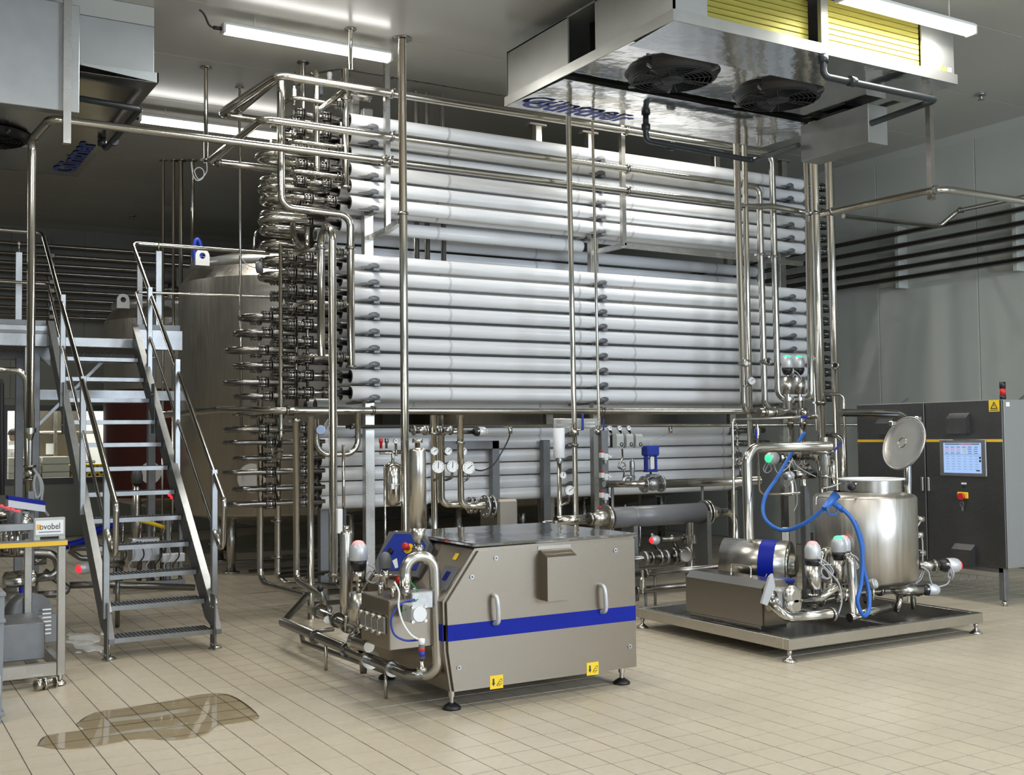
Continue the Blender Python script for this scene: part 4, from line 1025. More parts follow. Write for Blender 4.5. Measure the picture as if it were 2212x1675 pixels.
# ------------------------------------------------------------------ dosing skid on the right
sk = thing('equipment_skid', 'low rectangular stainless skid frame on round feet, carrying the round tank', 'frame', (6.7, 6.7, 0))
x0, x1, y0, y1, z0, z1 = 5.66, 7.74, 5.83, 7.60, .085, .165
for a, b in (((x0, y0, z0), (x1, y0+.06, z1)), ((x0, y1-.06, z0), (x1, y1, z1)), ((x0, y0+.06, z0), (x0+.06, y1-.06, z1)), ((x1-.06, y0+.06, z0), (x1, y1-.06, z1)), ((6.75, y0+.06, z0), (6.81, y1-.06, z1-.01))):
    MB().bbox(a, b, .004).build('frame_beam', 'steel', sk)
MB().box((x0+.06, y0+.06, z0+.004), (6.75, y1-.06, z0+.012)).build('drip_pan', 'pipe_dark', sk); MB().box((6.81, y0+.06, z0+.004), (x1-.06, y1-.06, z0+.012)).build('drip_pan', 'pipe_dark', sk)
for (x, y) in ((x0+.03, y0+.03), (x1-.04, y0+.04), (x0+.03, y1-.05), (x1-.04, y1-.05)):
    MB().rev((x, y, 0), (x, y, 1), [(0, .05), (.008, .05), (.02, .034), (.035, .014), (.05, .012), (.06, .018), (.085, .018)], 22).build('foot', 'steel', sk)
# round tank with an open lid
tx, ty, R = 7.20, 6.52, .41
tk = thing('mixing_tank', 'round brushed steel tank with an open manhole lid on the skid', 'tank', (tx, ty, .165))
zb, zt = .40, 1.08
MB().rev((tx, ty, 0), (tx, ty, 1), [(zb-.07, .05), (zb-.05, R*.7), (zb-.015, R-.03), (zb+.02, R), (zt-.015, R), (zt+.008, R-.02), (zt+.03, R*.72), (zt+.035, .25)], 56, caps=False).build('shell', 'steel_tank', tk)
nx, ny = tx+.06, ty-.02
nk = MB().rev((nx, ny, 0), (nx, ny, 1), [(zt+.0, .245), (zt+.125, .245)], 44, caps=False).build('neck', 'steel', tk)
MB().rev((nx, ny, 0), (nx, ny, 1), [(zt+.125, .245), (zt+.128, .268), (zt+.14, .268), (zt+.142, .235), (zt+.125, .23), (zt+.0, .23)], 44, caps=False).build('neck_rim', 'white_plastic', tk)
MB().disc((nx, ny, zt+.01), (0,0,1), .23, 32).build('tank_inside', 'pipe_dark', tk)
lc = P(1953, 958, Y=6.75); ln = V(-.93, .10, .33).normalized()
ld = MB().rev(lc, lc+ln, [(-.012, .0), (-.012, .235), (.0, .245), (.008, .24), (.012, .225), (.006, .215), (.022, .06), (.024, .0)], 44, caps=False).build('lid', 'steel', tk)
MB().torus(lc+ln*.004, ln, .238, .010, 44, 8).build('lid_gasket', 'cast', ld)
MB().torus(lc+ln*.026, ln, .045, .004, 24, 6).build('lid_boss', 'pipe', ld)
MB().pipe([P(1957, 1050, Y=6.75), P(1958, 1010, Y=6.8), lc-ln*.03-V(0,0,.1)], .02, .05).build('lid_hinge', 'steel', tk)
for q in (P(1928, 915, Y=6.7), P(1983, 905, Y=6.7)): MB().bbox(q-V(.025,.02,.02), q+V(.025,.02,.02), .005).build('lid_clamp', 'pipe', ld)
for k in range(4):
    a = PI/4+k*PI/2; x, y = tx+.36*math.cos(a), ty+.36*math.sin(a); MB().cyl((x, y, .165), (x, y, zb), .022, 12).build('leg', 'steel', tk)
MB().sweep(spline([P(1832, 1062, Y=6.3), P(1845, 1050, Y=6.3), P(1850, 1045, Y=6.3)]), .008, 8).build('lid_handle', 'pipe', tk); MB().ball(P(1840, 1052, Y=6.25), .035).build('handle_knob', 'black', tk)
MB().rev((tx, ty, .2), (tx, ty, 1), [(0, .03), (.02, .03), (.022, .045), (.04, .045), (.042, .03), (.14, .03)], 18).build('outlet', 'pipe', tk)
# level probe cluster on the right flank
for (px_, py_) in ((1982, 1122), (1985, 1195)):
    c = P(px_, py_, Y=6.35); b = MB().cyl(c-V(.06,0,0), c+V(.02,0,0), .014, 12).build('probe', 'pipe', tk); MB().cyl(c+V(.0,0,0), c+V(.05,-.02,0), .024, 16).build('probe_head', 'pipe', b)
hose('probe_cable', 'grey cable looping between the level probes of the round tank', px([(1988, 1128), (1975, 1150), (1972, 1170), (1990, 1160), (1993, 1200), (1990, 1240), (1975, 1262), (1990, 1250), (2000, 1220)], 6.3), .006, 'cable', 'cable')
c = P(1980, 1156, Y=6.33); o = MB().cyl(c, c+V(.04,-.03,0), .026, 16).build('round_sensor', 'pipe'); tag(o, 'small round sensor cap between the level probes', 'sensor')
# seat valve lying to the right with a red glowing end
vv = thing('seat_valve', 'horizontal seat valve pointing right with a large red glowing end', 'valve', P(2030, 1245, Y=6.2))
c = P(2028, 1222, Y=6.2); ax = V(.93, -.36, -.02).normalized()
MB().cyl(c-ax*.18, c, .035, 18).build('body', 'steel', vv); MB().cyl(c-ax*.05, c-ax*.03, .05, 18).build('clamp', 'union', vv); valve_head(vv, c, ax, 1.0, 'led_red')
v2 = thing('seat_valve', 'horizontal seat valve low behind the round tank outlet', 'valve', P(1990, 1290, Y=6.2))
c = P(1990, 1275, Y=6.2); MB().cyl(c-ax*.22, c, .045, 18).build('body', 'steel', v2); valve_head(v2, c, ax, .8, 'silver', cable=False)
hose('valve_cable', 'grey cable hanging below the low valve beside the round tank', px([(2052, 1245), (2046, 1262), (2020, 1268), (2010, 1255), (2005, 1235), (1990, 1225)], 6.15), .006, 'cable', 'cable')
ol = thing('outlet_pipe', 'horizontal outlet pipe with clamps under the round tank', 'pipe', P(1900, 1290, Y=6.3))
MB().pipe([P(1985, 1282, Y=6.25), P(1945, 1275, Y=6.3), P(1860, 1280, Y=6.35), P(1745, 1305, Y=6.35)], .028, .06, 14).build('run', 'pipe', ol)
MB().pipe([P(1943, 1262, Y=6.3), P(1943, 1300, Y=6.3), P(1935, 1322, Y=6.3)], .028, .04, 14).build('drop', 'pipe', ol)
for q in ((1900, 1276), (1775, 1298), (1950, 1278)): c = P(*q, Y=6.33); MB().cyl(c-V(.014,0,0), c+V(.014,0,0), .045, 18).build('clamp', 'union', ol)
# pump under a folded cover
pu = thing('pump_drive', 'long folded steel pump cover with a wire handle on top, front of the skid', 'pump', (5.88, 6.65, .165))
ca, cb_ = P(1645, 1258, Y=6.15), P(1482, 1262, Y=7.05)
xa = 5.74; poly = [(xa, 6.18, .20), (xa, 6.18, .47), (xa+.05, 6.18, .52), (xa+.22, 6.18, .52), (xa+.26, 6.18, .47), (xa+.26, 6.18, .20)]
MB().prism(poly, (0, .86, 0)).build('cover', 'pipe_dark', pu)
MB().prism([(a+(.012 if a < 5.8 else -.012), 6.178, b-.0) for a, _, b in poly], (0, -.012, 0)).build('end_plate', 'steel_panel', pu)
MB().pipe([(xa+.10, 6.40, .52), (xa+.10, 6.40, .60), (xa+.10, 6.62, .60), (xa+.10, 6.62, .52)], .006, .015, 8).build('handle', 'pipe', pu)
MB().bbox((xa+.0, 6.2, .165), (xa+.26, 7.0, .20), .004).build('base', 'pipe_dark', pu)
lc_ = P(1712, 1298, Y=5.98)
MB().bbox(lc_+V(-.10, .02, -.09), lc_+V(.0, .14, .09), .02).build('pump_body', 'cast', pu)
MB().rev(lc_+V(.0,.02,.035), lc_+V(.0,-1,.035), [(0, .075), (.04, .075), (.045, .06), (.06, .045)], 24).build('pump_cover_upper', 'steel', pu); MB().rev(lc_+V(.0,.02,-.035), lc_+V(.0,-1,-.035), [(0, .075), (.04, .075), (.045, .06), (.06, .045)], 24).build('pump_cover_lower', 'steel', pu)
for k in range(8):
    a = k*PI/4; MB().cyl(lc_+V(.066*math.cos(a), -.03, .095*math.sin(a)), lc_+V(.066*math.cos(a), -.01, .095*math.sin(a)), .009, 8).build('bolt', 'pipe', pu)
for z in (-.04, .04): MB().cyl(lc_+V(-.16, .08, z), lc_+V(-.1, .08, z), .03, 16).build('port', 'pipe', pu)
sp = thing('pump_pipe', 'thick bent pipe sweeping from the lobe pump along the front of the skid', 'pipe', P(1720, 1345, Y=5.95))
MB().pipe([P(1690, 1300, Y=6.05), P(1655, 1295, Y=6.05), P(1700, 1336, Y=5.92), P(1800, 1326, Y=5.92)], .034, .09, 16, 8).build('run', 'pipe', sp)
c = P(1797, 1328, Y=5.92); MB().cyl(c-V(.016,0,0), c+V(.016,0,0), .052, 20).build('clamp', 'union', sp)
rg = P(1650, 1285, Y=5.98); MB().prism([rg+V(-.02,0,-.06), rg+V(.06,0,.12), rg+V(.09,0,.14), rg+V(.11,0,.05), rg+V(.03,0,-.08)], (0,.02,0)).build('cleaning_rag', 'cable'); tag(bpy.context.scene.objects['cleaning_rag'], 'grey cleaning rag draped over the lobe pump', 'rag')
# motor under a rounded hood with blue band
mo = thing('motor_hood', 'rounded steel motor hood with a wide blue band behind the pump cover', 'motor', (6.45, 6.95, .165))
m0 = P(1566, 1214, Y=7.15); m1 = P(1706, 1222, Y=6.70); ax = (m1-m0); L = ax.length; ax.normalize(); r = .196
MB().rev(m0, m1, [(0, r*.5), (.0, r), (L, r), (L+.004, r*.97)], 40, caps=True).build('hood', 'steel', mo)
MB().rev(m0, m1, [(L*.60, r+.0015), (L*.84, r+.0015)], 40, caps=False).build('blue_band', 'blue_deep', mo)
MB().rev(m1, m1+ax, [(.006, r*.97), (.01, r*.55), (.012, r*.5), (.05, r*.45), (.06, r*.3)], 32).build('end_ring', 'pipe', mo)
MB().bbox((m0.x, min(m0.y, m1.y)-.05, .165), (m1.x, max(m0.y, m1.y)-.05, .30), .004).build('motor_base', 'pipe_dark', mo)
mid_ = m0+ax*(L*.72); rd_ = (V(-.6,-.75,-.45)-ax*V(-.6,-.75,-.45).dot(ax)).normalized(); tg_ = ax.cross(rd_).normalized()
if tg_.z < 0: tg_ = -tg_
for (u0, v0_, u1, v1_) in ((-.02, -.03, .012, .035), (-.02, -.03, .02, -.03)):
    MB().bar(mid_+rd_*(r+.003)+ax*u0+tg_*v0_, mid_+rd_*(r+.003)+ax*u1+tg_*v1_, .006, .002, rd_).build('band_mark', 'white', mo)
ct = P(1690, 1255, Y=6.3); MB().bbox(ct+V(-.14,-.04,-.02), ct+V(.10,.1,.012), .01).build('terminal_lid', 'blue', mo)
# seat valves on the skid
def skid_valve(label, px_, ydome, ybody0, ybody1, Y, led, s=1.0):
    t = thing('seat_valve', label, 'valve', P(px_, ybody1+30, Y=Y)); c = P(px_, ydome, Y=Y); zb0 = P(px_, ybody0, Y=Y).z; zb1 = P(px_, ybody1, Y=Y).z
    zc = P(px_, ydome+60, Y=Y).z
    valve_head(t, (c.x, Y, zc), (0,0,1), s, led)
    MB().cyl((c.x, Y, zb0), (c.x, Y, zc), .02, 12).build('yoke', 'pipe', t); MB().cyl((c.x, Y, zb1), (c.x, Y, zb0), .058*s, 24).build('actuator', 'steel', t)
    MB().rev((c.x, Y, zb1-.14), (c.x, Y, zb1), [(0, .025), (.03, .04), (.06, .045), (.075, .03), (.085, .05), (.10, .05), (.105, .02), (.14, .02)], 20).build('valve_body', 'pipe', t)
    return t
skid_valve('upright seat valve with a soft red cap, front row of the skid', 1755, 1168, 1222, 1272, 6.05, 'led_red_soft', 1.0)
skid_valve('upright seat valve with a green cap in front of the round tank', 1811, 1152, 1210, 1260, 6.12, 'led_green', .95)
skid_valve('upright seat valve with a red cap half hidden behind the green-capped one', 1821, 1149, 1210, 1262, 6.35, 'led_red_soft', .95)
pp = thing('skid_pipe', 'inverted U of pipe standing between the skid valves', 'pipe', P(1795, 1300, Y=6.3))
MB().pipe([P(1775, 1215, Y=6.3), P(1778, 1190, Y=6.3), P(1797, 1190, Y=6.3), P(1797, 1285, Y=6.3)], .03, .06, 14).build('bend', 'pipe', pp)
c = P(1797, 1268, Y=6.3); MB().cyl(c-V(0,0,.015), c+V(0,0,.015), .045, 18).build('clamp', 'union', pp)
pq = thing('skid_pipe', 'thick leaning pipe in front of the blue hose on the skid', 'pipe', P(1842, 1325, Y=6.0))
MB().pipe([P(1832, 1205, Y=6.05), P(1838, 1210, Y=6.0), P(1848, 1325, Y=5.98)], .036, .04, 14).build('run', 'steel', pq); 
MB().pipe([P(1805, 1268, Y=6.0), P(1770, 1295, Y=6.0), P(1730, 1300, Y=6.0)], .03, .05, 14).build('branch', 'pipe', pq)
MB().cyl(P(1835, 1335, Y=5.98), P(1920, 1312, Y=6.02), .034, 16).build('lower_run', 'pipe', pq)
# blue washdown hose
hose('washdown_hose', 'blue hose hanging in a wide loop from the valve manifold to the spray gun', [P(1737, 936, Y=7.6), P(1712, 975, Y=7.4), P(1680, 1030, Y=7.1), P(1652, 1075, Y=6.8), P(1652, 1120, Y=6.6), P(1690, 1146, Y=6.4), P(1740, 1130, Y=6.2), P(1785, 1095, Y=6.05)], .0155, 'blue_hose', 'hose', 10)
hose('washdown_hose', 'blue hose running down in front of the round tank to the skid and back up', [P(1818, 1098, Y=5.98), P(1845, 1130, Y=5.92), P(1862, 1190, Y=5.9), P(1860, 1260, Y=5.9), P(1852, 1300, Y=5.9), P(1865, 1330, Y=5.9), P(1877, 1318, Y=5.92), P(1876, 1275, Y=5.95), P(1864, 1220, Y=5.97), P(1862, 1170, Y=5.99), P(1845, 1125, Y=6.0)], .0155, 'blue_hose', 'hose', 10)
sg = thing('spray_gun', 'blue washdown spray gun hooked on the front of the round tank', 'spray gun', P(1800, 1110, Y=6.02))
MB().sweep([P(1780, 1100, Y=6.03), P(1795, 1082, Y=6.02), P(1808, 1068, Y=6.0)], [.022, .03, .034], 12).build('barrel', 'blue_hose', sg); MB().sweep([P(1795, 1083, Y=6.02), P(1812, 1095, Y=6.0), P(1822, 1105, Y=5.98)], [.024, .022, .018], 10).build('grip', 'blue_hose', sg)
MB().pipe([P(1783, 1095, Y=6.0), P(1790, 1112, Y=6.0), P(1805, 1112, Y=6.0), P(1810, 1100, Y=6.0)], .006, .02, 8).build('trigger_guard', 'blue_hose', sg)
MB().pipe([P(1763, 1092, Y=6.1), P(1763, 1074, Y=6.1), P(1806, 1076, Y=6.08), P(1808, 1100, Y=6.08)], .004, .012, 6).build('hook', 'pipe', sg)
hose('skid_cable', 'grey cables sagging from the valves across the front of the skid', px([(1770, 1215), (1790, 1235), (1812, 1262), (1818, 1300), (1808, 1335)], 5.95), .006, 'cable', 'cable')
hose('skid_cable', 'loop of grey cable beside the red-capped skid valve', px([(1765, 1205), (1785, 1215), (1800, 1235), (1788, 1250), (1775, 1240), (1778, 1222), (1795, 1220)], 5.97), .005, 'cable', 'cable')
c = P(1886, 1262, Y=6.0)
fm = thing('flow_transmitter', 'small round transmitter with a display below the round tank', 'instrument', c-V(0,0,.06))
fn = V(.2,-.9,.3).normalized(); MB().rev(c, c+fn, [(-.04, .03), (-.03, .04), (.02, .04), (.025, .034)], 20).build('housing', 'cast', fm); MB().disc(c+fn*.026, fn, .028, 16).build('display', 'grey_plastic', fm); MB().cyl(c-V(0,0,.12), c-V(0,0,.02), .012, 8).build('stem', 'pipe', fm)
# ------------------------------------------------------------------ free pipe runs
def run(label, pts, r, clamps=(), m='pipe', bend=None, name='pipe', flanges=(), seg=14):
    """one continuous pipe; clamps = [(point, axis)], ceiling flanges = [point]"""
    body = MB().pipe(pts, r, bend or r*2.4, seg, 7)
    if not clamps and not flanges:
        return tag(body.build(name, m), label, 'pipe')
    t = thing(name, label, 'pipe', body.base())
    body.build('pipe_run', m, t)
    for (c, a) in clamps:
        k = MB(); c = Vector(c); a = Vector(a).normalized(); k.cyl(c-a*.013, c+a*.013, r*1.38, 18); s = a.cross(V(.3,.4,.86)).normalized(); k.bar(c+s*r*1.3, c+s*(r*1.3+.03), .016, .02, a); k.build('clamp', 'union', t)
    for c in flanges:
        MB().cyl(Vector(c)-V(0,0,.012), Vector(c), r*1.9+.02, 24).build('ceiling_flange', 'union', t)
    return t
AX, AY, AZ = V(1,0,0), V(0,1,0), V(0,0,1)
def Pz(x, y, Z): return P(x, y, Z=Z)
def vert(x, ya, yb, Y):
    a = P(x, (ya+yb)/2, Y=Y); return V(a.x, Y, P(x, ya, Y=Y).z), V(a.x, Y, P(x, yb, Y=Y).z)
# a: topmost overhead run
Ya = 9.62; za = P(1000, 226, Y=Ya).z
a0 = P(600, 157, Y=Ya); a0.z = za; a1 = P(473, 247, Z=za); a2 = P(625, 276, Z=za); ae = P(1667, 330, Y=Ya); 
run('topmost overhead pipe over the tubes, turning down at the right end',
    [V(a2.x, a1.y, za), V(a1.x, a1.y, za), V(a0.x, Ya, za), V(ae.x, Ya, za), V(ae.x+.02, Ya, P(1680, 860, Y=Ya).z), V(ae.x+.2, Ya-.12, P(1680, 866, Y=Ya).z)], .037,
    [(V(P(846, 205, Y=Ya).x, Ya, za), AX), (V(P(1352, 280, Y=Ya).x, Ya, za), AX), (V(ae.x+.012, Ya, P(1675, 555, Y=Ya).z), AZ)], bend=.11)
# c: middle run
Yc_ = 9.55; zc = P(1000, 317, Y=Yc_).z
c0 = P(566, 268, Y=Yc_); c1 = P(452, 350, Z=zc); ce = P(1640, 420, Y=Yc_)
run('middle overhead pipe crossing before the upper tubes and turning down at the right end',
    [V(P(590, 372, Z=zc).x, c1.y, zc), V(c1.x, c1.y, zc), V(c0.x, Yc_, zc), V(ce.x, Yc_, zc), V(ce.x+.02, Yc_, P(1648, 880, Y=Yc_).z), V(ce.x+.25, Yc_-.05, P(1650, 890, Y=Yc_).z)], .036,
    [(V(P(846, 295, Y=Yc_).x, Yc_, zc), AX), (V(P(1355, 367, Y=Yc_).x, Yc_, zc), AX), (V(c1.x+.1, c1.y, zc), AX), (V(ce.x+.01, Yc_, P(1640, 550, Y=Yc_).z), AZ)], bend=.10)
# d: lowest overhead run, from the upright at the far left
Yd = 9.5; zd = P(700, 331, Y=Yd).z
d0 = P(108, 262, Y=Yd); d1 = P(70, 300, Z=zd); de = P(1760, 462, Y=Yd)
dj = P(1630, 446, Y=Yd); dk = P(1665, 436, Y=Yd)
run('lowest overhead pipe: rises at the far left, then crosses the whole front of the tubes',
    [V(d1.x, d1.y, P(66, 930, Y=d1.y).z), V(d1.x, d1.y, zd), V(d0.x, Yd, zd), V(dj.x-.05, Yd, zd), V(dk.x, Yd, zd+.035), V(de.x, Yd, zd)], .034,
    [(V(P(145, 262, Y=Yd).x, Yd, zd), AX), (V(P(828, 347, Y=Yd).x, Yd, zd), AX), (V(P(842, 349, Y=Yd).x, Yd, zd), AX), (V(P(1355, 410, Y=Yd).x, Yd, zd), AX)], bend=[.10, .10, .12, .12])
lp_x, lp_y = d1.x, d1.y
# lower part of the far left upright: reducer, thin pipe, ball valve, down to the pump
lu = thing('valve_pipe', 'thin upright pipe with reducer and ball valve, under the far left overhead pipe', 'pipe', V(lp_x, lp_y, .5))
zq = lambda y: P(66, y, Y=lp_y).z
MB().steps((lp_x, lp_y, 0), (lp_x, lp_y, 1), [(zq(1015), .019), (zq(952), .019), (zq(938), .034), (zq(935), .034), (zq(935), .046), (zq(925), .046)], 18).build('reducer', 'pipe', lu)
MB().ball((lp_x, lp_y, zq(1023)), .045, .045, .05).build('ball_valve', 'pipe', lu)
for y in (1008, 1036): MB().cyl((lp_x, lp_y, zq(y)-.01), (lp_x, lp_y, zq(y)+.01), .05, 18).build('union', 'union', lu)
MB().pipe([(lp_x, lp_y, zq(1030)), (lp_x, lp_y, zq(1105)), (lp_x-.03, lp_y-.1, zq(1140))], .022, .05).build('lower_pipe', 'pipe', lu)
MB().pipe([(lp_x-.02, lp_y-.12, zq(1140)), (lp_x-.02, lp_y-.12, zq(1245))], .022, .05).build('foot_pipe', 'pipe', lu)
# e: top back run behind the cooler
Ye = 10.3; ze = P(960, 180, Y=Ye).z
e0 = P(740, 150, Y=Ye)
run('back overhead pipe along the very top, running behind the big cooler', [V(e0.x-.35, Ye+.5, ze), V(e0.x, Ye, ze), V(8.2, Ye, ze)], .032, [(V(P(845, 158, Y=Ye).x, Ye, ze), AX)])
run('short overhead pipe slanting back behind the topmost run', [P(690, 235, Y=9.95), P(745, 195, Y=9.75), ], .032)
# b: domed elbow pipe, drop, jog and second drop
Yb = 9.85
b_top = P(607, 150, Y=Yb); bx = b_top.x; bz1 = P(612, 447, Y=Yb).z; b2x = P(757, 500, Y=Yb).x
t = run('drop pipe with a domed top elbow and a sideways jog before the return bends',
    [V(bx, 11.2, b_top.z-.05), V(bx, Yb, b_top.z-.05), V(bx, Yb, bz1), V(b2x, Yb, bz1-.02), V(b2x, Yb, P(757, 790, Y=Yb).z)], .036,
    [(V(b2x, Yb, P(757, 536, Y=Yb).z), AZ), (V(b2x, Yb, P(757, 792, Y=Yb).z), AZ)], bend=[.06, .11, .11])
def branch(t, xh, Y, py, pxl, m='pipe'):
    z = P(740, py, Y=Y).z; xl = P(pxl, py, Y=Y).x
    MB().pipe([(xh, Y, z), (xl+.06, Y, z+.01), (xl-.0, Y+.22, z-.005)], .021, .10, 12).build('branch_pipe', m, t)
    k = MB(); x = P(733 if xh > 4 else 718, py, Y=Y).x
    for dx in (-.03, .005, .03): k.cyl((x+dx, Y, z), (x+dx+.006, Y, z), .044, 16)
    k.build('union', 'union', t, kind='stuff')
for py in (547, 658, 772): branch(t, b2x, Yb, py, 655)
# upper header
Yh = 9.9; h0, h1 = vert(746, 150, 405, Yh)
t = run('short upright header pipe with three side branches, beside the upper tube ends', [h0, h1], .033, [(V(h0.x, Yh, P(746, 215, Y=Yh).z), AZ), (h1, AZ)])
for py in (228, 320, 383): branch(t, h0.x, Yh, py, 622)
Yi = 9.95; i0, i1 = vert(684, 175, 372, Yi)
run('upright pipe between the header and the domed drop pipe, hooked back at its foot', [V(i0.x, Yi+.5, i0.z+.12), V(i0.x, Yi, i0.z+.10), i1, V(i0.x-.0, Yi+.25, i1.z-.06)], .03, bend=.07)
i0, i1 = vert(655, 130, 330, 10.3)
run('thin ceiling pipe drop left of the tube tops, with a round flange', [V(i0.x, 10.3, H_CEIL), V(i0.x, 10.3, i1.z)], .02, flanges=[V(i0.x, 10.3, H_CEIL)])
q = P(757, 62, Z=H_CEIL); run('short ceiling drop with a round flange above the topmost overhead pipe', [q, V(q.x, q.y, P(757, 150, Y=q.y).z)], .017, flanges=[q])
q = P(445, 145, Z=H_CEIL); run('ceiling drop left of the far lamp ending at a clamp', [q, V(q.x, q.y, P(445, 352, Y=q.y).z)], .02, [(V(q.x, q.y, P(445, 345, Y=q.y).z), AZ)], flanges=[q])
q = P(517, 190, Z=H_CEIL); run('long thin ceiling pipe standing before the big tank, left of the return bends', [q, V(q.x+.02, q.y, P(524, 935, Y=q.y).z)], .014, flanges=[q])
for k, (x, yb, r) in enumerate(((353, 1120, .016), (375, 1130, .018), (391, 1120, .027), (416, 575, .024))):
    q = P(x, 346, Z=H_CEIL)
    run(['thinnest of the four ceiling pipes left of the big tank', 'second of the four ceiling pipes left of the big tank', 'thick pipe at the edge of the big tank, third of the four ceiling pipes', 'ceiling pipe entering the top of the big tank'][k], [q, V(q.x, q.y, P(x+2, yb, Y=q.y).z)], r, flanges=[q])
# big upright before the tubes
q = V(P(868, 72, Y=9.25).x, 9.25, H_CEIL)
run('thick upright pipe from the ceiling down before the left part of the white tubes', [q, V(q.x+.005, 9.25, 0)], .0375, [(V(q.x, 9.25, P(868, 462, Y=9.25).z), AZ)], flanges=[q])
# gooseneck upright
Yg = 9.35; g0, g1 = vert(719, 500, 1310, Yg)
run('tall upright gooseneck pipe before the return bends, reaching down to the floor piping', [V(g0.x+.02, Yg+.33, P(694, 770, Y=Yg+.33).z), V(g0.x+.02, Yg+.33, g0.z+.06), V(g0.x, Yg, g0.z+.06), V(g0.x, Yg, .34)], .036, [(V(g0.x+.02, Yg+.33, P(692, 537, Y=Yg+.33).z), AZ), (V(g0.x, Yg, .40), AZ)], bend=.15)
# verticals left of it at the lower block
for (x, ya, yb, Y, r, lab) in ((640, 905, 1300, 9.5, .028, 'upright pipe left of the gooseneck, lower left of the tubes'), (671, 900, 1330, 9.55, .029, 'upright pipe just left of the gooseneck down to the floor')):
    v0, v1 = vert(x, ya, yb, Y)
    if x == 640: run(lab, [v0, V(v0.x, Y, .36), V(v0.x-.05, Y-.75, .31), V(2.95, 7.6, .31)], r, [(V(v0.x, Y, v0.z-.02), AZ)], bend=.10)
    else: run(lab, [v0, V(v0.x, Y, 0)], r)
v0, v1 = vert(603, 540, 890, 10.1); run('slim upright manifold tying the left ends of the main tubes together', [V(3.47, 10.1, 3.42), V(3.47, 10.1, 1.62), V(3.42, 10.0, 1.50)], .02, [(V(3.47, 10.1, 1.68), AZ)])
v0, v1 = vert(640, 700, 890, 10.2); run('second slim manifold right of the first, among the return bends', [V(v0.x, 10.2, 2.75), V(v0.x, 10.2, 1.9)], .018)
v0, v1 = vert(664, 640, 890, 10.25); run('third slim manifold close to the tube ends', [V(v0.x, 10.25, 3.1), V(v0.x, 10.25, 1.95)], .015)
v0, v1 = vert(562, 1095, 1295, 10.55); run('lower left foot pipe curving to the floor, outer of two', [V(v0.x, 10.55, 2.2), V(v0.x, 10.55, .22), V(v0.x+.12, 9.6, .20), V(2.88, 8.33, .20)], .03, [(V(v0.x, 10.55, .95), AZ)], bend=.15)
v0, v1 = vert(600, 1100, 1275, 10.6); run('lower left foot pipe curving to the floor, inner of two', [V(v0.x, 10.6, 2.2), V(v0.x, 10.6, .20), V(v0.x+.45, 10.2, .18)], .03, [(V(v0.x, 10.6, .80), AZ), (V(v0.x, 10.6, .45), AZ)], bend=.12)
v0, v1 = vert(645, 490, 540, 10.2); run('short curved drop pipe between the upper and main tube blocks', [P(632, 485, Y=10.3), P(635, 515, Y=10.2), P(655, 545, Y=10.0)], .028, bend=.2)
v0, v1 = vert(663, 490, 540, 10.25); run('short upright pipe between the upper and main tube blocks', [v0, v1], .024)
for k, x in enumerate((902, 925, 960)):
    a = P(x, 525, Y=10.45); q = P(x+18, 235, Y=10.45)
    run(['left', 'middle', 'right'][k]+'most of three upright pipes showing in the gap behind the upper tubes', [V(a.x, 10.47, 5.2), V(a.x, 10.47, 3.2)], .028, seg=10)
# square hanger posts with arms
def post(label, pts, s=.05):
    t = thing('hanger_post', label, 'bracket', pts[0][1])
    for (a, b) in pts: MB().bar(a, b, s, s).build('arm' if abs((Vector(a)-Vector(b)).z) < .2 else 'post', 'steel', t)
a = P(835, 180, Y=9.74); b = P(835, 497, Y=9.74)
post('square hanger post left of the thick upright, carrying three overhead pipes', [(V(a.x, 9.74, H_CEIL-.0), V(a.x, 9.74, b.z)), (V(a.x, 9.74, b.z), V(4.42, 10.18, b.z)), (V(a.x, 9.74, b.z), V(q.x if False else P(868, 462, Y=9.25).x, 9.29, b.z))])
a = P(1343, 280, Y=9.74); b = P(1343, 530, Y=9.74); c = P(1630, 552, Y=9.74)
post('square hanger post right of centre with a long level arm to the right', [(V(a.x, 9.74, H_CEIL), V(a.x, 9.74, b.z)), (V(a.x, 9.74, b.z), V(7.15, 10.18, b.z)), (V(a.x, 9.74, b.z), V(c.x+.75, 9.74, b.z-.02))])
a = P(2007, 232, Y=7.35); b = P(2012, 432, Y=7.35)
post('square hanger post under the right end of the big cooler', [(V(a.x, 7.35, H_CEIL), V(a.x, 7.35, b.z))], .055)
a = P(145, 100, Y=9.36); b = P(145, 311, Y=9.36)
post('square hanger post before the left cooler, clamped to the lowest overhead pipe', [(V(a.x, 9.36, H_CEIL), V(a.x, 9.36, b.z))], .058)
# pipes standing behind the homogenizer
def thin_riser(label, x, ya, xb, yb, Y, r, extra=()):
    a = P(x, ya, Y=Y); b = P(xb, yb, Y=Y); return run(label, [V(a.x, Y, a.z), V(b.x, Y, .1)], r, extra)
a = P(1227, 262, Y=9.3)
run('slender upright pipe right of centre, before the tubes', [V(a.x, 9.3, H_CEIL), V(a.x+.04, 9.3, 0)], .026, [(V(a.x+.03, 9.3, P(1242, 962, Y=9.3).z), AZ)])
a = P(1279, 275, Y=9.28)
run('thinnest upright pipe beside the middle saddles of the tubes', [V(a.x, 9.28, H_CEIL), V(a.x+.05, 9.28, 0)], .0145)
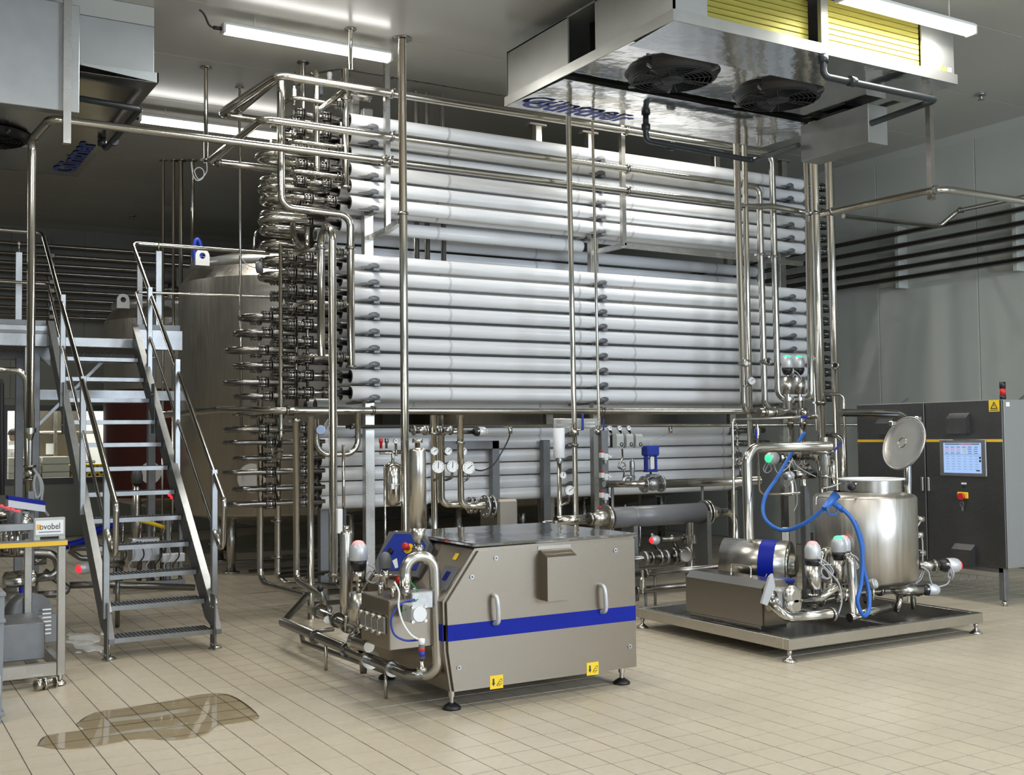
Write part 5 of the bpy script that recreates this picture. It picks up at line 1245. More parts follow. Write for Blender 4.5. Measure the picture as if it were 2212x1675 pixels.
# long level pipes under the main block
Yk = 9.95; zk = P(1100, 888, Y=Yk).z
k0 = P(620, 882, Y=Yk); k1 = P(440, 886, Y=10.9); ke = P(1945, 893, Y=8.3)
run('long level pipe under the main tubes, curving away behind the return bends at the left', [P(350, 897, Y=12.2), P(470, 886, Y=10.6), V(k0.x-.15, Yk, zk), V(9.4, Yk, zk)], .034, [(V(k0.x, Yk, zk), AX), (V(P(805, 884, Y=Yk).x, Yk, zk), AX), (V(P(1300, 893, Y=Yk).x, Yk, zk), AX)], bend=.4)
Y2 = 10.05; z2 = P(1000, 921, Y=Y2).z
run('thin level air line just below the long level pipe', [V(P(748, 918, Y=Y2).x, Y2, z2), V(P(1850, 928, Y=Y2).x, Y2, z2-.01)], .019, [(V(P(760, 918, Y=Y2).x, Y2, z2), AX)])
for x in (1102, 1448):
    c = P(x, 927, Y=Y2); o = MB().cyl(c+V(0,0,-.05), c+V(0,0,.02), .022, 14).build('drop_tee', 'pipe'); tag(o, 'small round outlet below the thin air line, '+('left' if x < 1200 else 'right')+' of the blue control valve' if x > 1200 else 'small round outlet below the thin air line, above the three gauges', 'fitting')
Y3 = 9.75; u0 = P(683, 905, Y=Y3); u1 = P(773, 905, Y=Y3); uz = P(725, 982, Y=Y3).z
run('hanging U of pipe left of the square rack post', [V(u0.x, Y3, u0.z), V(u0.x, Y3, uz), V(u1.x, Y3, uz), V(u1.x, Y3, u1.z+.06)], .027, bend=.13)
c = P(693, 930, Y=9.62)
t = thing('flow_transmitter', 'round transmitter with a blue display inside the hanging U-pipe', 'instrument', c-V(0,0,.06)); nn = V(-.4,-.9,.1).normalized()
MB().rev(c, c+nn, [(-.10, .03), (-.02, .042), (.02, .045), (.024, .038)], 22).build('housing', 'cast', t); MB().disc(c+nn*.0245, nn, .035, 20).build('display', 'scr_blue', t); MB().cyl(c-nn*.1, c-nn*.1+V(.12,.12,.1), .02, 10).build('neck', 'cast', t)
# right-hand uprights
def upright(label, xa, ya, xb, yb, Y, r, tail=(), clamps=(), top=None):
    a = P(xa, ya, Y=Y); b = P(xb, yb, Y=Y); pts = [V(a.x, Y, a.z if top is None else top), V(b.x, Y, b.z)] + [Vector(q) for q in tail]
    return run(label, pts, r, [(V(P(x, y, Y=Y).x, Y, P(x, y, Y=Y).z), AZ) for x, y in clamps], bend=.10)
Yr = 9.3
b = P(1607, 890, Y=Yr)
upright('front pipe of the close upright pair at the right end of the tubes', 1590, 330, 1607, 890, Yr, .037, [V(P(1660, 893, Y=Yr).x, Yr, b.z)], top=H_CEIL)
upright('rear pipe of the close upright pair at the right end of the tubes', 1608, 335, 1624, 1100, 9.5, .033, top=H_CEIL)
upright('upright pipe with a hooked top beside the thick risers, bending to the twin valves', 1746, 480, 1752, 864, 8.9, .036, [V(P(1712, 866, Y=8.9).x, 8.9, P(1752, 864, Y=8.9).z)])
upright('rear upright pipe of the risers right of the tube ends', 1738, 350, 1765, 930, 9.3, .028, top=H_CEIL)
upright('thickest riser right of the tube ends, standing over the round tank', 1757, 350, 1780, 1080, 8.6, .046, clamps=((1759, 462), (1774, 870)), top=H_CEIL)
upright('rightmost thick riser before the right wall', 1789, 350, 1812, 1060, 8.9, .044, top=H_CEIL)
run('thin bent pipe looping from the thickest riser down to the round tank', [P(1778, 852, Y=8.5), P(1822, 852, Y=8.45), P(1828, 1030, Y=8.3)], .018, bend=.06)
run('slim upright between the hooked pipe and the thickest riser', [P(1761, 470, Y=9.05), V(P(1764, 700, Y=9.05).x, 9.05, .02)], .018)
for (x, y, Y, lab) in ((1611, 785, 9.22, 'round sight port on the front pipe of the close pair'), (1657, 781, 9.47, 'round open port on the turned-down middle overhead pipe'), (1805, 790, 8.8, 'round open port on the rightmost thick riser')):
    c = P(x, y, Y=Y); n = V(-.1,-1,.02) if x < 1700 else V(-.9,-.5,0); n.normalize()
    t = thing('pipe_port', lab, 'fitting', c-V(0,0,.04)); MB().rev(c, c+n, [(-.11, .025), (-.01, .03), (0, .042), (.03, .042), (.03, .028), (.0, .026)], 20).build('collar', 'pipe', t); MB().disc(c+n*.012, n, .027, 16).build('bore', 'black' if x > 1620 else 'white', t)
gauge('round gauge on the front pipe of the close pair', P(1624, 823, Y=9.2), (-.15,-1,.0), .045, [P(1605, 835, Y=9.28)], .9)
for (x, y) in ((1765, 775), (1767, 824)):
    c = P(x, y, Y=9.0); o = MB().rev(c, c+V(-.5,-.8,0), [(-.08, .02), (.0, .03), (.03, .03)], 16).build('pipe_stub', 'union'); tag(o, ('upper' if y < 800 else 'lower')+' small clamp stub between the hooked pipe and thickest riser', 'fitting')
# runs towards the right wall
zc2 = P(1760, 462, Y=8.6).z; r1 = P(2030, 407, Z=zc2)
run('pipe leaving the thickest riser towards the camera, then turning out past the right edge', [V(P(1770, 462, Y=8.6).x, 8.6, zc2), V(r1.x, r1.y, zc2), V(WALL_X, r1.y+.0, zc2)], .034, [(P(2022, 410, Z=zc2), AY), (P(1800, 457, Z=zc2), AY)], bend=.22)
q0 = P(1822, 467, Y=8.9); q1 = P(2030, 489, Y=8.9)
run('pipe leaving the rightmost riser to the wall, rising in an elbow beside the wall pipes', [q0, q1, P(2070, 455, X=11.35), V(11.35, 4.0, P(2070, 455, X=11.35).z)], .026, [(P(2074, 454, X=11.35), AY)], bend=.10)
for k, z in enumerate((4.14, 3.98, 3.825, 3.695, 3.56)):
    t = run(['top', 'second', 'middle', 'fourth', 'lowest'][k]+' of the five level pipes along the right wall', [(11.58, 19.6, z), (11.58, 4.0, z)], .033, m='pipe_dark', name='wall_pipe', seg=12)
    t['group'] = 'pipes along the right wall'
for Y in (9.9, 8.2, 12.5):
    t = thing('pipe_bracket', 'narrow wall bracket behind the right wall pipes, '+{9.9: 'near the thick risers', 8.2: 'below the elbow pipe', 12.5: 'far behind the tube ends'}[Y], 'bracket', (11.7, Y, 3.45))
    MB().bbox((11.63, Y-.03, 3.45), (11.8, Y+.03, 4.25), .004).build('rail', 'wall', t)
for k, z in enumerate((4.837, 4.669, 4.517, 4.38, 4.228, 4.084, 3.94, 3.788, 3.651)):
    n_ = ['top', 'second', 'third', 'fourth', 'fifth', 'sixth', 'seventh', 'eighth', 'lowest'][k]
    t = run(n_+' of the nine level pipes on the far wall behind the stairs', [(-4.5, 19.9, z), (11.0, 19.9, z)], .036, m='pipe', name='wall_pipe', seg=12); t['group'] = 'pipes on the far wall'
t = thing('pipe_bracket', 'upright rail with white clips holding the far wall pipes', 'bracket', (P(110, 600, Y=20.0).x, 20.0, 3.5)); xx = P(110, 600, Y=20.0).x
MB().bbox((xx-.05, 19.98, 3.5), (xx-.01, 20.06, 5.0), .003).build('rail', 'galv', t)
for z in (4.669, 4.517, 4.38, 4.228, 4.084, 3.94, 3.788, 3.651): MB().bbox((xx-.04, 19.82, z-.03), (xx+.03, 19.9, z+.03), .005).build('clip', 'white', t)
run('level pipe under the platform behind the stairs', [(-3, 14.0, P(50, 764, Y=14.0).z), (3.2, 14.0, P(50, 764, Y=14.0).z)], .035)
# right-end return bends of the exchanger
for z in UP+MAIN:
    for k, y in enumerate((10.1, 10.62)):
        if k == 0:
            o = MB().cyl((XR-.02, y, z), (XR+.36, y, z), .027, 12).build('pipe_stub', 'pipe_dark', hx)
            union(XR+.30, y, z); MB().cyl((XR+.36, y, z), (XR+.42, y, z), .05, 14).build('end_flange', 'jacket_end', hx)
MAT_done = True
# ------------------------------------------------------------------ instruments behind the homogenizer
Yq = 9.0
def riser(label, pts, r=.030, cl=()): return run(label, pts, r, cl)
a = P(936, 897, Y=Yq); riser('left riser of the gauge group, straight down behind the homogenizer', [V(a.x, Yq, a.z), V(a.x+.01, Yq, 0)], .030, [(V(a.x, Yq, P(936, 937, Y=Yq).z), AZ)])
a = P(963, 897, Y=Yq); b = P(966, 1092, Y=Yq); c = P(1020, 1092, Y=Yq); riser('middle riser of the gauge group, bending right to a flange', [V(a.x, Yq+.1, a.z), V(a.x, Yq+.1, b.z), V(c.x, Yq+.1, b.z)], .032, [(V(a.x, Yq+.1, P(963, 938, Y=Yq).z), AZ)])
a = P(994, 897, Y=Yq-.1); b = P(997, 1094, Y=Yq-.1); c = P(1050, 1094, Y=Yq-.1); riser('right riser of the gauge group, bending right to the big flange', [V(a.x, Yq-.1, a.z), V(a.x, Yq-.1, b.z), V(c.x, Yq-.1, b.z)], .030, [(V(a.x, Yq-.1, P(994, 957, Y=Yq-.1).z), AZ)])
fl_ = thing('bolted_flange', 'pair of big bolted pipe flanges left of the square steel block', 'flange', P(1050, 1120, Y=8.9))
for (x, y, Y, R) in ((1048, 1094, 8.9, .10), (1061, 1094, 8.9, .10), (1015, 1092, 9.1, .075), (1024, 1092, 9.1, .075)):
    c = P(x, y, Y=Y); f = MB().cyl(c-V(.01,0,0), c+V(.012,0,0), R, 28).build('flange_disc', 'cast', fl_)
    for k in range(8):
        an = k*PI/4+.2; q = V(0, R*.8*math.cos(an), R*.8*math.sin(an)); MB().cyl(c+q-V(.022,0,0), c+q+V(.02,0,0), .010, 6).build('bolt', 'pipe', f)
c0 = P(1072, 1094, Y=8.9); MB().cyl(c0-V(.05,0,0), c0+V(.08,0,0), .055, 20).build('neck', 'cast', fl_)
a = P(1076, 1080, Y=8.8); b = P(1121, 1137, Y=8.8)
o = MB().bbox((a.x, 8.8, 0), (b.x, 9.15, a.z), .02).build('steel_block', 'steel_panel'); tag(o, 'square steel block with a rounded top behind the homogenizer', 'housing')
for (x, y, r, nd, lab) in ((939, 975, .036, .9, 'upper small gauge on the left riser'), (969, 975, .034, .9, 'upper small gauge on the middle riser'), (1001, 975, .036, .7, 'upper small gauge on the right riser'), (947, 1009, .057, .1, 'lower larger gauge on the left riser'), (978, 1008, .054, .1, 'lower larger gauge on the middle riser'), (1013, 1011, .059, .9, 'lower larger gauge on the right riser, by the black cable')):
    c = P(x, y, Y=8.84 if r > .04 else 8.9); st = None
    xr_ = {939: 936, 947: 936, 969: 963, 978: 963, 1001: 994, 1013: 994}[x]; yr_ = {936: 9.0, 963: 9.1, 994: 8.9}[xr_]; rp = P(xr_, y, Y=yr_)
    if r > .04: st = [c+V(.0, .02, -.10), V(rp.x, rp.y, c.z-.13)]
    else: st = [V(rp.x, rp.y, c.z-.03)]
    gauge(lab, c, (-.25,-.95,.02), r, st, nd)
hose('signal_cable', 'black cable curving from the lower right gauge up to the thin air line', [P(1018, 1012, Y=8.86), P(1040, 1017, Y=9.0), P(1065, 1005, Y=9.3), P(1085, 975, Y=9.6), P(1098, 950, Y=9.9), P(1102, 935, Y=10.05)], .007, 'cable_black', 'cable')
rv = thing('seat_valve', 'horizontal seat valve with a dull red head under the thin air line', 'valve', P(1020, 945, Y=9.06))
c = P(1022, 933, Y=9.06); MB().cyl(c-V(.35,0,0), c, .022, 14).build('body', 'pipe', rv); valve_head(rv, c, (1,0,0), .75, 'led_red_soft', cable=False)
for k in range(3):
    c = P(905+28*k, 930, Y=9.06); o = MB().rev(c-V(.09,0,0), c+V(.09,0,0), [(0, .02), (.03, .02), (.03, .045), (.045, .045), (.05, .03), (.13, .03), (.135, .045), (.15, .045), (.15, .02), (.18, .02)], 14).build('check_valve', 'union'); tag(o, ['left', 'middle', 'right'][k]+' small valve body behind the risers under the air line', 'valve', )
# expansion vessel
ev = thing('expansion_vessel', 'small polished pressure vessel with a white label, left of the thick upright', 'vessel', P(850, 1095, Y=9.3))
c = P(849, 1090, Y=9.3); zt = P(849, 1003, Y=9.3).z; R = .085
MB().rev((c.x, 9.3, 0), (c.x, 9.3, 1), [(c.z-.02, .02), (c.z, .06), (c.z+.03, R), (zt-.03, R), (zt, .06), (zt+.02, .03)], 30).build('shell', 'pipe', ev)
MB().rev((c.x, 9.3, 0), (c.x, 9.3, 1), [((c.z+zt)/2-.004, R+.003), ((c.z+zt)/2+.004, R+.003)], 30, caps=False).build('seam', 'cast', ev)
MB().cyl((c.x, 9.3, zt), (c.x, 9.3, zt+.12), .014, 10).build('stem', 'pipe', ev)
MB().box((c.x-.05, 9.3-.082, c.z+.14), (c.x-.015, 9.3-.078, c.z+.19)).build('label', 'white', ev)
MB().cyl((c.x-.10, 9.25, .1), (c.x-.10, 9.25, zt), .011, 8).build('side_rod', 'pipe', ev)
MB().cyl((c.x-.13, 9.3, zt+.10), (c.x+.10, 9.3, zt+.10), .012, 8).build('manifold', 'pipe', ev)
gauge('tiny gauge above the small polished pressure vessel', P(856, 953, Y=9.25), (-.2,-.98,0), .024, [P(856, 985, Y=9.28)])
for k, (x, m_) in enumerate(((823, 'red'), (835, 'pipe_dark'))):
    q = P(x, 955, Y=9.3); MB().rev(q-V(0,0,.06), q, [(0, .012), (.05, .012), (.05, .018), (.09, .018)], 10).build('relief_valve', m_, ev)
q = P(741, 1125, Y=9.1); t = thing('level_sensor', 'flat black and white sensor box on a post left of the rack post', 'sensor', q-V(0,0,.12))
MB().bbox(q+V(-.05,0,-.11), q+V(.0,.05,.10), .006).build('white_case', 'white', t); MB().bbox(q+V(.0,0,-.11), q+V(.035,.05,.10), .006).build('black_case', 'black', t); MB().cyl(q+V(.03,.06,-.1), q+V(.03,.06,.65), .014, 10).build('rod', 'pipe', t)
MB().bbox((q.x+.0, 9.14, .02), (q.x+.05, 9.18, q.z-.1), .003).build('stand', 'pipe_dark', t)
# panel, hand valves and sight glass
a = P(1196, 905, Y=9.45); b = P(1294, 926, Y=9.45)
o = thing('bracket_plate', 'steel plate with two white labels between the slender uprights', 'bracket', V((a.x+b.x)/2, 9.45, b.z))
MB().bbox((a.x, 9.45, b.z), (b.x, 9.47, a.z), .003).build('plate', 'steel', o); o_bp = V(P(1237, 915, Y=9.3).x, 9.45, b.z)
for k in range(2): MB().box((b.x-.16, 9.447, b.z+.018+.035*k), (b.x-.05, 9.45, b.z+.032+.035*k)).build('white_label', 'white', o)
for (x, y, Y, lab, s) in ((1240, 930, 9.22, 'hand valve with a blue lever on the slender upright', 1.0), (1291, 930, 9.27, 'smaller hand valve with a blue lever on the thinnest upright', .7)):
    c = P(x, y, Y=Y); t = thing('hand_valve', lab, 'valve', c-V(0,0,.06))
    MB().rev(c-V(0,0,.07*s), c+V(0,0,1), [(0, .025*s), (.03*s, .025*s), (.03*s, .045*s), (.05*s, .045*s), (.09*s, .045*s), (.09*s, .025*s), (.14*s, .025*s)], 12).build('body', 'pipe', t)
    for k in range(4): MB().cyl(c+V(.04*math.cos(k*1.57+.7), .04*math.sin(k*1.57+.7), -.05)*s, c+V(.04*math.cos(k*1.57+.7), .04*math.sin(k*1.57+.7), .03)*s, .007*s, 6).build('bolt', 'union', t)
    MB().cyl(c+V(.0,-.04,.0)*s, c+V(.06,-.06,.01)*s, .010*s, 8).build('spindle', 'pipe', t)
    MB().bbox(c+V(.045*s, -.075*s, .0), c+V(.07*s, -.06*s, .16*s), .004).build('lever', 'blue', t)
sg_ = thing('filter_housing', 'white cylindrical filter hanging on a thin riser, left of the slender upright', 'filter', P(1208, 1000, Y=9.1))
a = P(1207, 925, Y=9.1); b = P(1208, 990, Y=9.1)
MB().rev((a.x, 9.1, 0), (a.x, 9.1, 1), [(b.z, .05), (b.z+.005, .056), (a.z, .056)], 26).build('bowl', 'jacket', sg_)
MB().steps((a.x, 9.1, 0), (a.x, 9.1, 1), [(b.z-.05, .024), (b.z-.03, .024), (b.z-.03, .045), (b.z-.008, .045), (b.z-.008, .03), (b.z, .03)], 18).build('union', 'union', sg_)
MB().cyl((a.x, 9.1, 0), (a.x, 9.1, b.z-.04), .022, 14).build('riser', 'pipe', sg_)
gauge('upper gauge on the thin riser under the white filter', P(1217, 1027, Y=9.0), (-.3,-.95,0), .033, None, .2)
gauge('lower larger gauge on the thin riser under the white filter', P(1231, 1060, Y=9.0), (-.35,-.93,0), .047, [P(1229, 1085, Y=9.02), P(1212, 1092, Y=9.08)], .9)
# three grey pressure transmitters
for k, x in enumerate((1331, 1352, 1372)):
    c = P(x, 953, Y=9.2); t = thing('pressure_switch', ['left', 'middle', 'right'][k]+' of three grey switch boxes marked with a round P', 'switch', c-V(0,0,.07), 'grey switch boxes')
    MB().prism([c+V(-.045,0,-.07), c+V(-.045,-.06,-.07), c+V(-.045,-.075,-.05), c+V(-.045,-.075,.05), c+V(-.045,-.06,.07), c+V(-.045,0,.07)], (.085,0,0)).build('case', 'grey_plastic', t)
    MB().cyl(c+V(.012,-.078,-.035), c+V(.012,-.075,-.035), .022, 18).build('badge', 'text', t); text('badge_letter', 'P', c+V(.004,-.079,-.046), (1,0,0), (0,0,1), .016, .022, 'white', t)
    MB().box(c+V(-.04,.0,-.06), c+V(.03,.05,.06)).build('back_box', 'black', t)
    gauge(['left', 'middle', 'right'][k]+' little gauge above the three grey switch boxes', P(x-13+k*0, 925, Y=9.2), (-.3,-.95,0), .024, [c+V(-.02,.03,.07)], .6)
run('coiled siphon pipe below the grey switch boxes', [P(1344, 970, Y=9.15), P(1345, 990, Y=9.15), P(1340, 1000, Y=9.15), P(1335, 1010, Y=9.15), P(1345, 1015, Y=9.15), P(1350, 1003, Y=9.15), P(1346, 1042, Y=9.15)], .009, name='siphon_pipe', m='pipe_dark', bend=.012)
c = P(1344, 1006, Y=9.15); o = MB().torus(c, (-.3,-.95,0), .035, .009, 20, 8).build('siphon_loop', 'pipe_dark'); tag(o, 'round loop of the siphon below the grey switch boxes', 'pipe')
sv = thing('safety_valve', 'upright grey safety valve left of the blue control valve', 'valve', P(1366, 1045, Y=9.15)); c = P(1366, 1040, Y=9.15)
MB().steps(c, c+V(0,0,1), [(0, .022), (.05, .032), (.06, .02), (.14, .028), (.20, .026), (.205, .012), (.225, .012)], 16).build('bonnet', 'cast', sv); MB().pipe([c+V(0,0,.04), c+V(-.09,0,.05), c+V(-.13,0,-.04)], .02, .05).build('outlet', 'cast', sv)
cv = thing('control_valve', 'control valve with a tall blue actuator yoke and a cast round body', 'valve', P(1410, 1065, Y=9.15)); c = P(1410, 1046, Y=9.15)
MB().ball(c, .075, .07, .07, 20, 10).build('body', 'cast', cv)
for dx in (-.11, .10): 
    f = MB().cyl(c+V(dx-.012,0,0), c+V(dx+.012,0,0), .085, 26).build('flange', 'cast', cv)
    for k in range(6): an = k*PI/3; q = V(0, .066*math.cos(an), .066*math.sin(an)); MB().cyl(c+V(dx-.025,0,0)+q, c+V(dx+.025,0,0)+q, .008, 6).build('bolt', 'union', f)
MB().cyl(c+V(-.12,0,0), c+V(.12,0,0), .045, 18).build('bore', 'cast', cv); MB().bbox(c+V(-.06,-.04,.07), c+V(.06,.04,.10), .006).build('bonnet', 'cast', cv)
z0 = P(1405, 1018, Y=9.15).z; z1 = P(1405, 985, Y=9.15).z; z2 = P(1405, 963, Y=9.15).z; cx_ = P(1405, 990, Y=9.15).x
for s in (-1, 1): MB().bbox((cx_+s*.055-.012, 9.12, z0), (cx_+s*.055+.012, 9.18, z1+.02), .005).build('yoke_leg', 'blue', cv)
MB().bbox((cx_-.067, 9.11, z0-.01), (cx_+.067, 9.19, z0+.012), .005).build('yoke_base', 'blue', cv); MB().bbox((cx_-.075, 9.09, z1), (cx_+.075, 9.21, z2), .012).build('actuator', 'blue', cv)
MB().cyl((cx_, 9.15, z0-.05), (cx_, 9.15, z1), .012, 10).build('spindle', 'pipe', cv); MB().box((cx_-.02, 9.125, z0+.02), (cx_+.03, 9.13, z1-.01)).build('scale_plate', 'white', cv)
hose('signal_cable', 'thin cable from the blue control valve up to the air line', [P(1405, 963, Y=9.15), P(1412, 952, Y=9.3), P(1432, 943, Y=9.7), P(1448, 933, Y=10.05)], .004, 'cable', 'cable')
run('level pipe left of the control valve ending in a reducer', [P(1305, 1046, Y=9.15), P(1395, 1046, Y=9.15)], .035); run('thick level steam pipe right of the control valve', [P(1425, 1046, Y=9.15), V(P(1640, 1038, Y=9.15).x, 9.15, P(1438, 1046, Y=9.15).z)], .045)
# air service units stacked on a post
ap = thing('air_unit_post', 'square post carrying the stack of white air service units', 'post', P(1300, 1170, Y=9.2)); a = P(1301, 930, Y=9.25)
MB().bbox((a.x-.03, 9.22, .05), (a.x+.05, 9.28, a.z), .003).build('post', 'galv', ap)
for k, y in enumerate((985, 1028, 1071, 1112)):
    c = P(1306, y, Y=9.185); s = 1 if k < 3 else 1.6
    t = thing('air_regulator', ['topmost', 'second', 'third', 'lowest, largest'][k]+' white air regulator of the stack beside the thinnest upright', 'regulator', c-V(0,0,.06), 'white air regulators')
    MB().bbox(c+V(-.05*s,-.02,-.022*s), c+V(-.01*s,.03,.03*s), .005).build('filter', 'white_plastic', t); MB().bbox(c+V(-.008*s,-.02,-.045*s), c+V(.035*s,.03,.02*s), .005).build('regulator', 'white_plastic', t)
    MB().cyl(c+V(-.03*s,0,.03*s), c+V(-.03*s,0,.055*s), .012*s, 12).build('red_knob', 'red', t); MB().cyl(c+V(.012*s,0,-.045*s), c+V(.012*s,0,-.08*s), .012*s, 12).build('bowl', 'grey_plastic', t)
    gauge('', c+V(.055*s, -.02, .0), (-.3,-.95,0), .022*s, None, .5, parent=t)
# grey insulated exchanger tube lying behind
gx = thing('shell_exchanger', 'thick grey horizontal tube with flanged ends behind the homogenizer', 'heat exchanger', P(1430, 1150, Y=8.6)); zg = P(1430, 1113, Y=8.6).z; g0 = P(1318, 1120, Y=8.6).x; g1 = P(1517, 1110, Y=8.6).x
MB().rev((g0, 8.6, zg), (g1, 8.6, zg), [(0, .098), (g1-g0, .098)], 36).build('jacket', 'pvc', gx); MB().rev((g0+.25, 8.6, zg), (g1, 8.6, zg), [(0, .1), (.014, .1)], 36, caps=False).build('band', 'cast', gx)
for x in (g1+.02, g1+.06, g0-.04): MB().cyl((x-.012, 8.6, zg), (x+.012, 8.6, zg), .122, 32).build('flange', 'steel', gx)
MB().rev((g0-.22, 8.6, zg), (g0, 8.6, zg), [(0, .045), (.20, .095)], 28).build('cone', 'steel', gx); MB().cyl((g0-.6, 8.6, zg), (g0-.2, 8.6, zg), .045, 18).build('inlet', 'pipe', gx); MB().cyl((g0-.24, 8.6, zg), (g0-.21, 8.6, zg), .06, 18).build('clamp', 'union', gx)
MB().rev((g1+.07, 8.6, zg), (g1+.24, 8.6, zg), [(0, .085), (.17, .035)], 24).build('cone', 'pipe', gx); MB().pipe([(g1+.22, 8.6, zg), (g1+.42, 8.6, zg-.01), (g1+.44, 8.6, .25)], .034, .12).build('outlet', 'pipe', gx)
MB().bbox((g1-.02, 8.5, .05), (g1+.03, 8.7, zg+.02), .004).build('support', 'galv', gx); MB().bbox((g0+.2, 8.5, .05), (g0+.25, 8.7, zg-.08), .004).build('support', 'galv', gx)
MB().steps((g1-.2, 8.55, 0), (g1-.2, 8.55, 1), [(.32, .03), (zg-.28, .03), (zg-.28, .07), (zg-.20, .07), (zg-.20, .045), (zg-.08, .045)], 20).build('drain_leg', 'pipe', gx); MB().bbox((g1-.27, 8.50, .28), (g1-.15, 8.56, .31), .006).build('blue_lever', 'blue', gx)
q = P(1175, 1127, Y=8.7); o = thing('air_elbow', 'white push-in elbow at the end of a thin rod above the homogenizer', 'fitting', q-V(0,0,.06)); MB().cyl(q-V(0,0,.05), q, .014, 10).build('elbow', 'white', o); MB().cyl(q, q+V(.35,0,0), .007, 8).build('rod', 'pipe', o)
# dark valve string and low lines at the right of the homogenizer
vs_ = thing('valve_string', 'string of flanged check valves low between homogenizer and skid', 'valve', P(1440, 1225, Y=8.2)); z = P(1440, 1203, Y=8.2).z; xa = P(1380, 1203, Y=8.2).x; xb = P(1490, 1200, Y=8.2).x
MB().cyl((xa-.3, 8.2, z), (xb, 8.2, z), .025, 12).build('line', 'pipe_dark', vs_)
for x in (xa-.1, xb-.02): MB().bbox((x-.02, 8.18, 0), (x+.02, 8.22, z), .003).build('stand', 'galv', vs_)
for k in range(7): x = xa+.06+k*(xb-xa-.1)/6; MB().cyl((x-.016, 8.2, z), (x+.016, 8.2, z), (.065, .05, .075, .06, .078, .06, .075)[k], 20).build('valve_disc', ('cast', 'pipe_dark', 'union')[k % 3], vs_)
q = P(1477, 1200, Y=8.1); MB().cyl(q, q+V(-.2,-.95,0)*.05, .055, 24).build('end_cover', 'pipe', vs_)
rl = thing('seat_valve', 'dark horizontal valve with a red glowing tip under the grey tube', 'valve', P(1420, 1180, Y=8.55)); q = P(1428, 1166, Y=8.55); valve_head(rl, q, V(-1,-.1,0), .7, 'led_red', cable=False); MB().cyl(q, V(g1-.2, 8.55, q.z), .022, 12).build('body', 'pipe_dark', rl)
for (y, x0_, x1_, r, lab) in ((1240, 1395, 1535, .03, 'upper of two low level pipes behind the skid'), (1277, 1375, 1490, .034, 'lower thicker of two low level pipes behind the skid'), (1255, 1250, 1480, .02, 'thin low level pipe between homogenizer and skid')):
    a = P(x0_, y, Y=8.0); run(lab, [V(a.x-.3, 8.0, a.z), V(P(x1_, y, Y=8.0).x+.1, 8.0, a.z)], r, m='pipe_dark', clamps=[(a, AX)])
    MB().cyl((a.x+.1, 8.0, 0), (a.x+.1, 8.0, a.z), .012, 8).build('support', 'galv', [q_ for q_ in bpy.data.objects if q_.get('label') == lab][0])
t = thing('hand_valve', 'small T-handle valve standing right of the homogenizer', 'valve', P(1388, 1290, Y=7.9)); q = P(1388, 1262, Y=7.9); MB().steps(q-V(0,0,.08), q+V(0,0,1), [(0, .012), (.05, .012), (.05, .03), (.12, .03), (.14, .015), (.2, .015)], 12).build('body', 'pipe', t); MB().cyl(q+V(-.03,0,-.04), q+V(.08,0,-.04), .008, 8).build('handle', 'pipe_dark', t)
# dark pipework on the floor behind, under the tubes
random.seed(11)
for k in range(9):
    y = 9.6+k*.32; z = .12+.05*(k % 4); x0_ = 3.6+.25*(k % 3); x1_ = 8.8-.4*(k % 4)
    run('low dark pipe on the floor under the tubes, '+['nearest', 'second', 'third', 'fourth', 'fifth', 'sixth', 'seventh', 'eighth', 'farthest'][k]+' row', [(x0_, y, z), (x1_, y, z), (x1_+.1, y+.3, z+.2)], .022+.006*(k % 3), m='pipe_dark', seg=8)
for k in range(6):
    x = 4.9+k*.75; run('thin dark upright under the tubes, number '+['one', 'two', 'three', 'four', 'five', 'six'][k]+' counted from the left', [(x, 11.4+.1*(k % 2), 0), (x, 11.4+.1*(k % 2), 1.0)], .02, m='pipe_dark', seg=8)

for k, x in enumerate((6.55, 7.7)): MB().cyl((x, 9.15, 0), (x, 9.15, P(1410, 1046, Y=9.15).z-.0), .016, 10).build('support_leg', 'galv', bpy.data.objects['control_valve'])
MB().bar((o_bp.x, 9.45, o_bp.z+.04), (o_bp.x, 9.3, o_bp.z+.04), .03, .03).build('arm', 'steel', bpy.data.objects['bracket_plate'])
# ------------------------------------------------------------------ valve manifold behind the skid
Ym = 8.8
for k, x in enumerate((1701, 1726)):
    Y = Ym+.1*k; c = P(x, 810, Y=Y); t = thing('seat_valve', ('left' if k == 0 else 'right')+' of the twin upright valves with green glowing caps', 'valve', P(x, 880, Y=Y)); zc = c.z
    valve_head(t, (c.x, Y, zc), (0,0,1), 1.05, 'led_green', cable=(k == 0)); z1 = P(x, 852, Y=Y).z; z2 = P(x, 816, Y=Y).z
    MB().cyl((c.x, Y, z2), (c.x, Y, zc+.01), .02, 10).build('yoke', 'pipe', t); MB().cyl((c.x, Y, z1), (c.x, Y, z2), .066, 26).build('actuator', 'steel', t)
    MB().steps((c.x, Y, 0), (c.x, Y, 1), [(z1-.17, .04), (z1-.07, .05), (z1-.06, .05), (z1-.06, .065), (z1-.035, .065), (z1-.035, .025), (z1, .025)], 22).build('valve_body', 'pipe', t)
mm = thing('valve_manifold', 'horizontal manifold pipe with end cap under the twin green-capped valves', 'manifold', P(1690, 905, Y=Ym)); z = P(1690, 891, Y=Ym).z; xa = P(1640, 891, Y=Ym).x; xb = P(1712, 891, Y=Ym).x
MB().cyl((xa, Ym, z), (xb, Ym, z), .042, 20).build('header', 'pipe', mm); MB().cyl((xb, Ym, z), (xb+.012, Ym, z), .055, 22).build('end_cap', 'steel', mm); MB().ball(P(1736, 892, Y=Ym), .06, .06, .06).build('ball_body', 'pipe', mm)
for x in (1650, 1672): q = P(x, 891, Y=Ym); MB().cyl(q-V(.014,0,0), q+V(.014,0,0), .058, 20).build('clamp', 'union', mm)
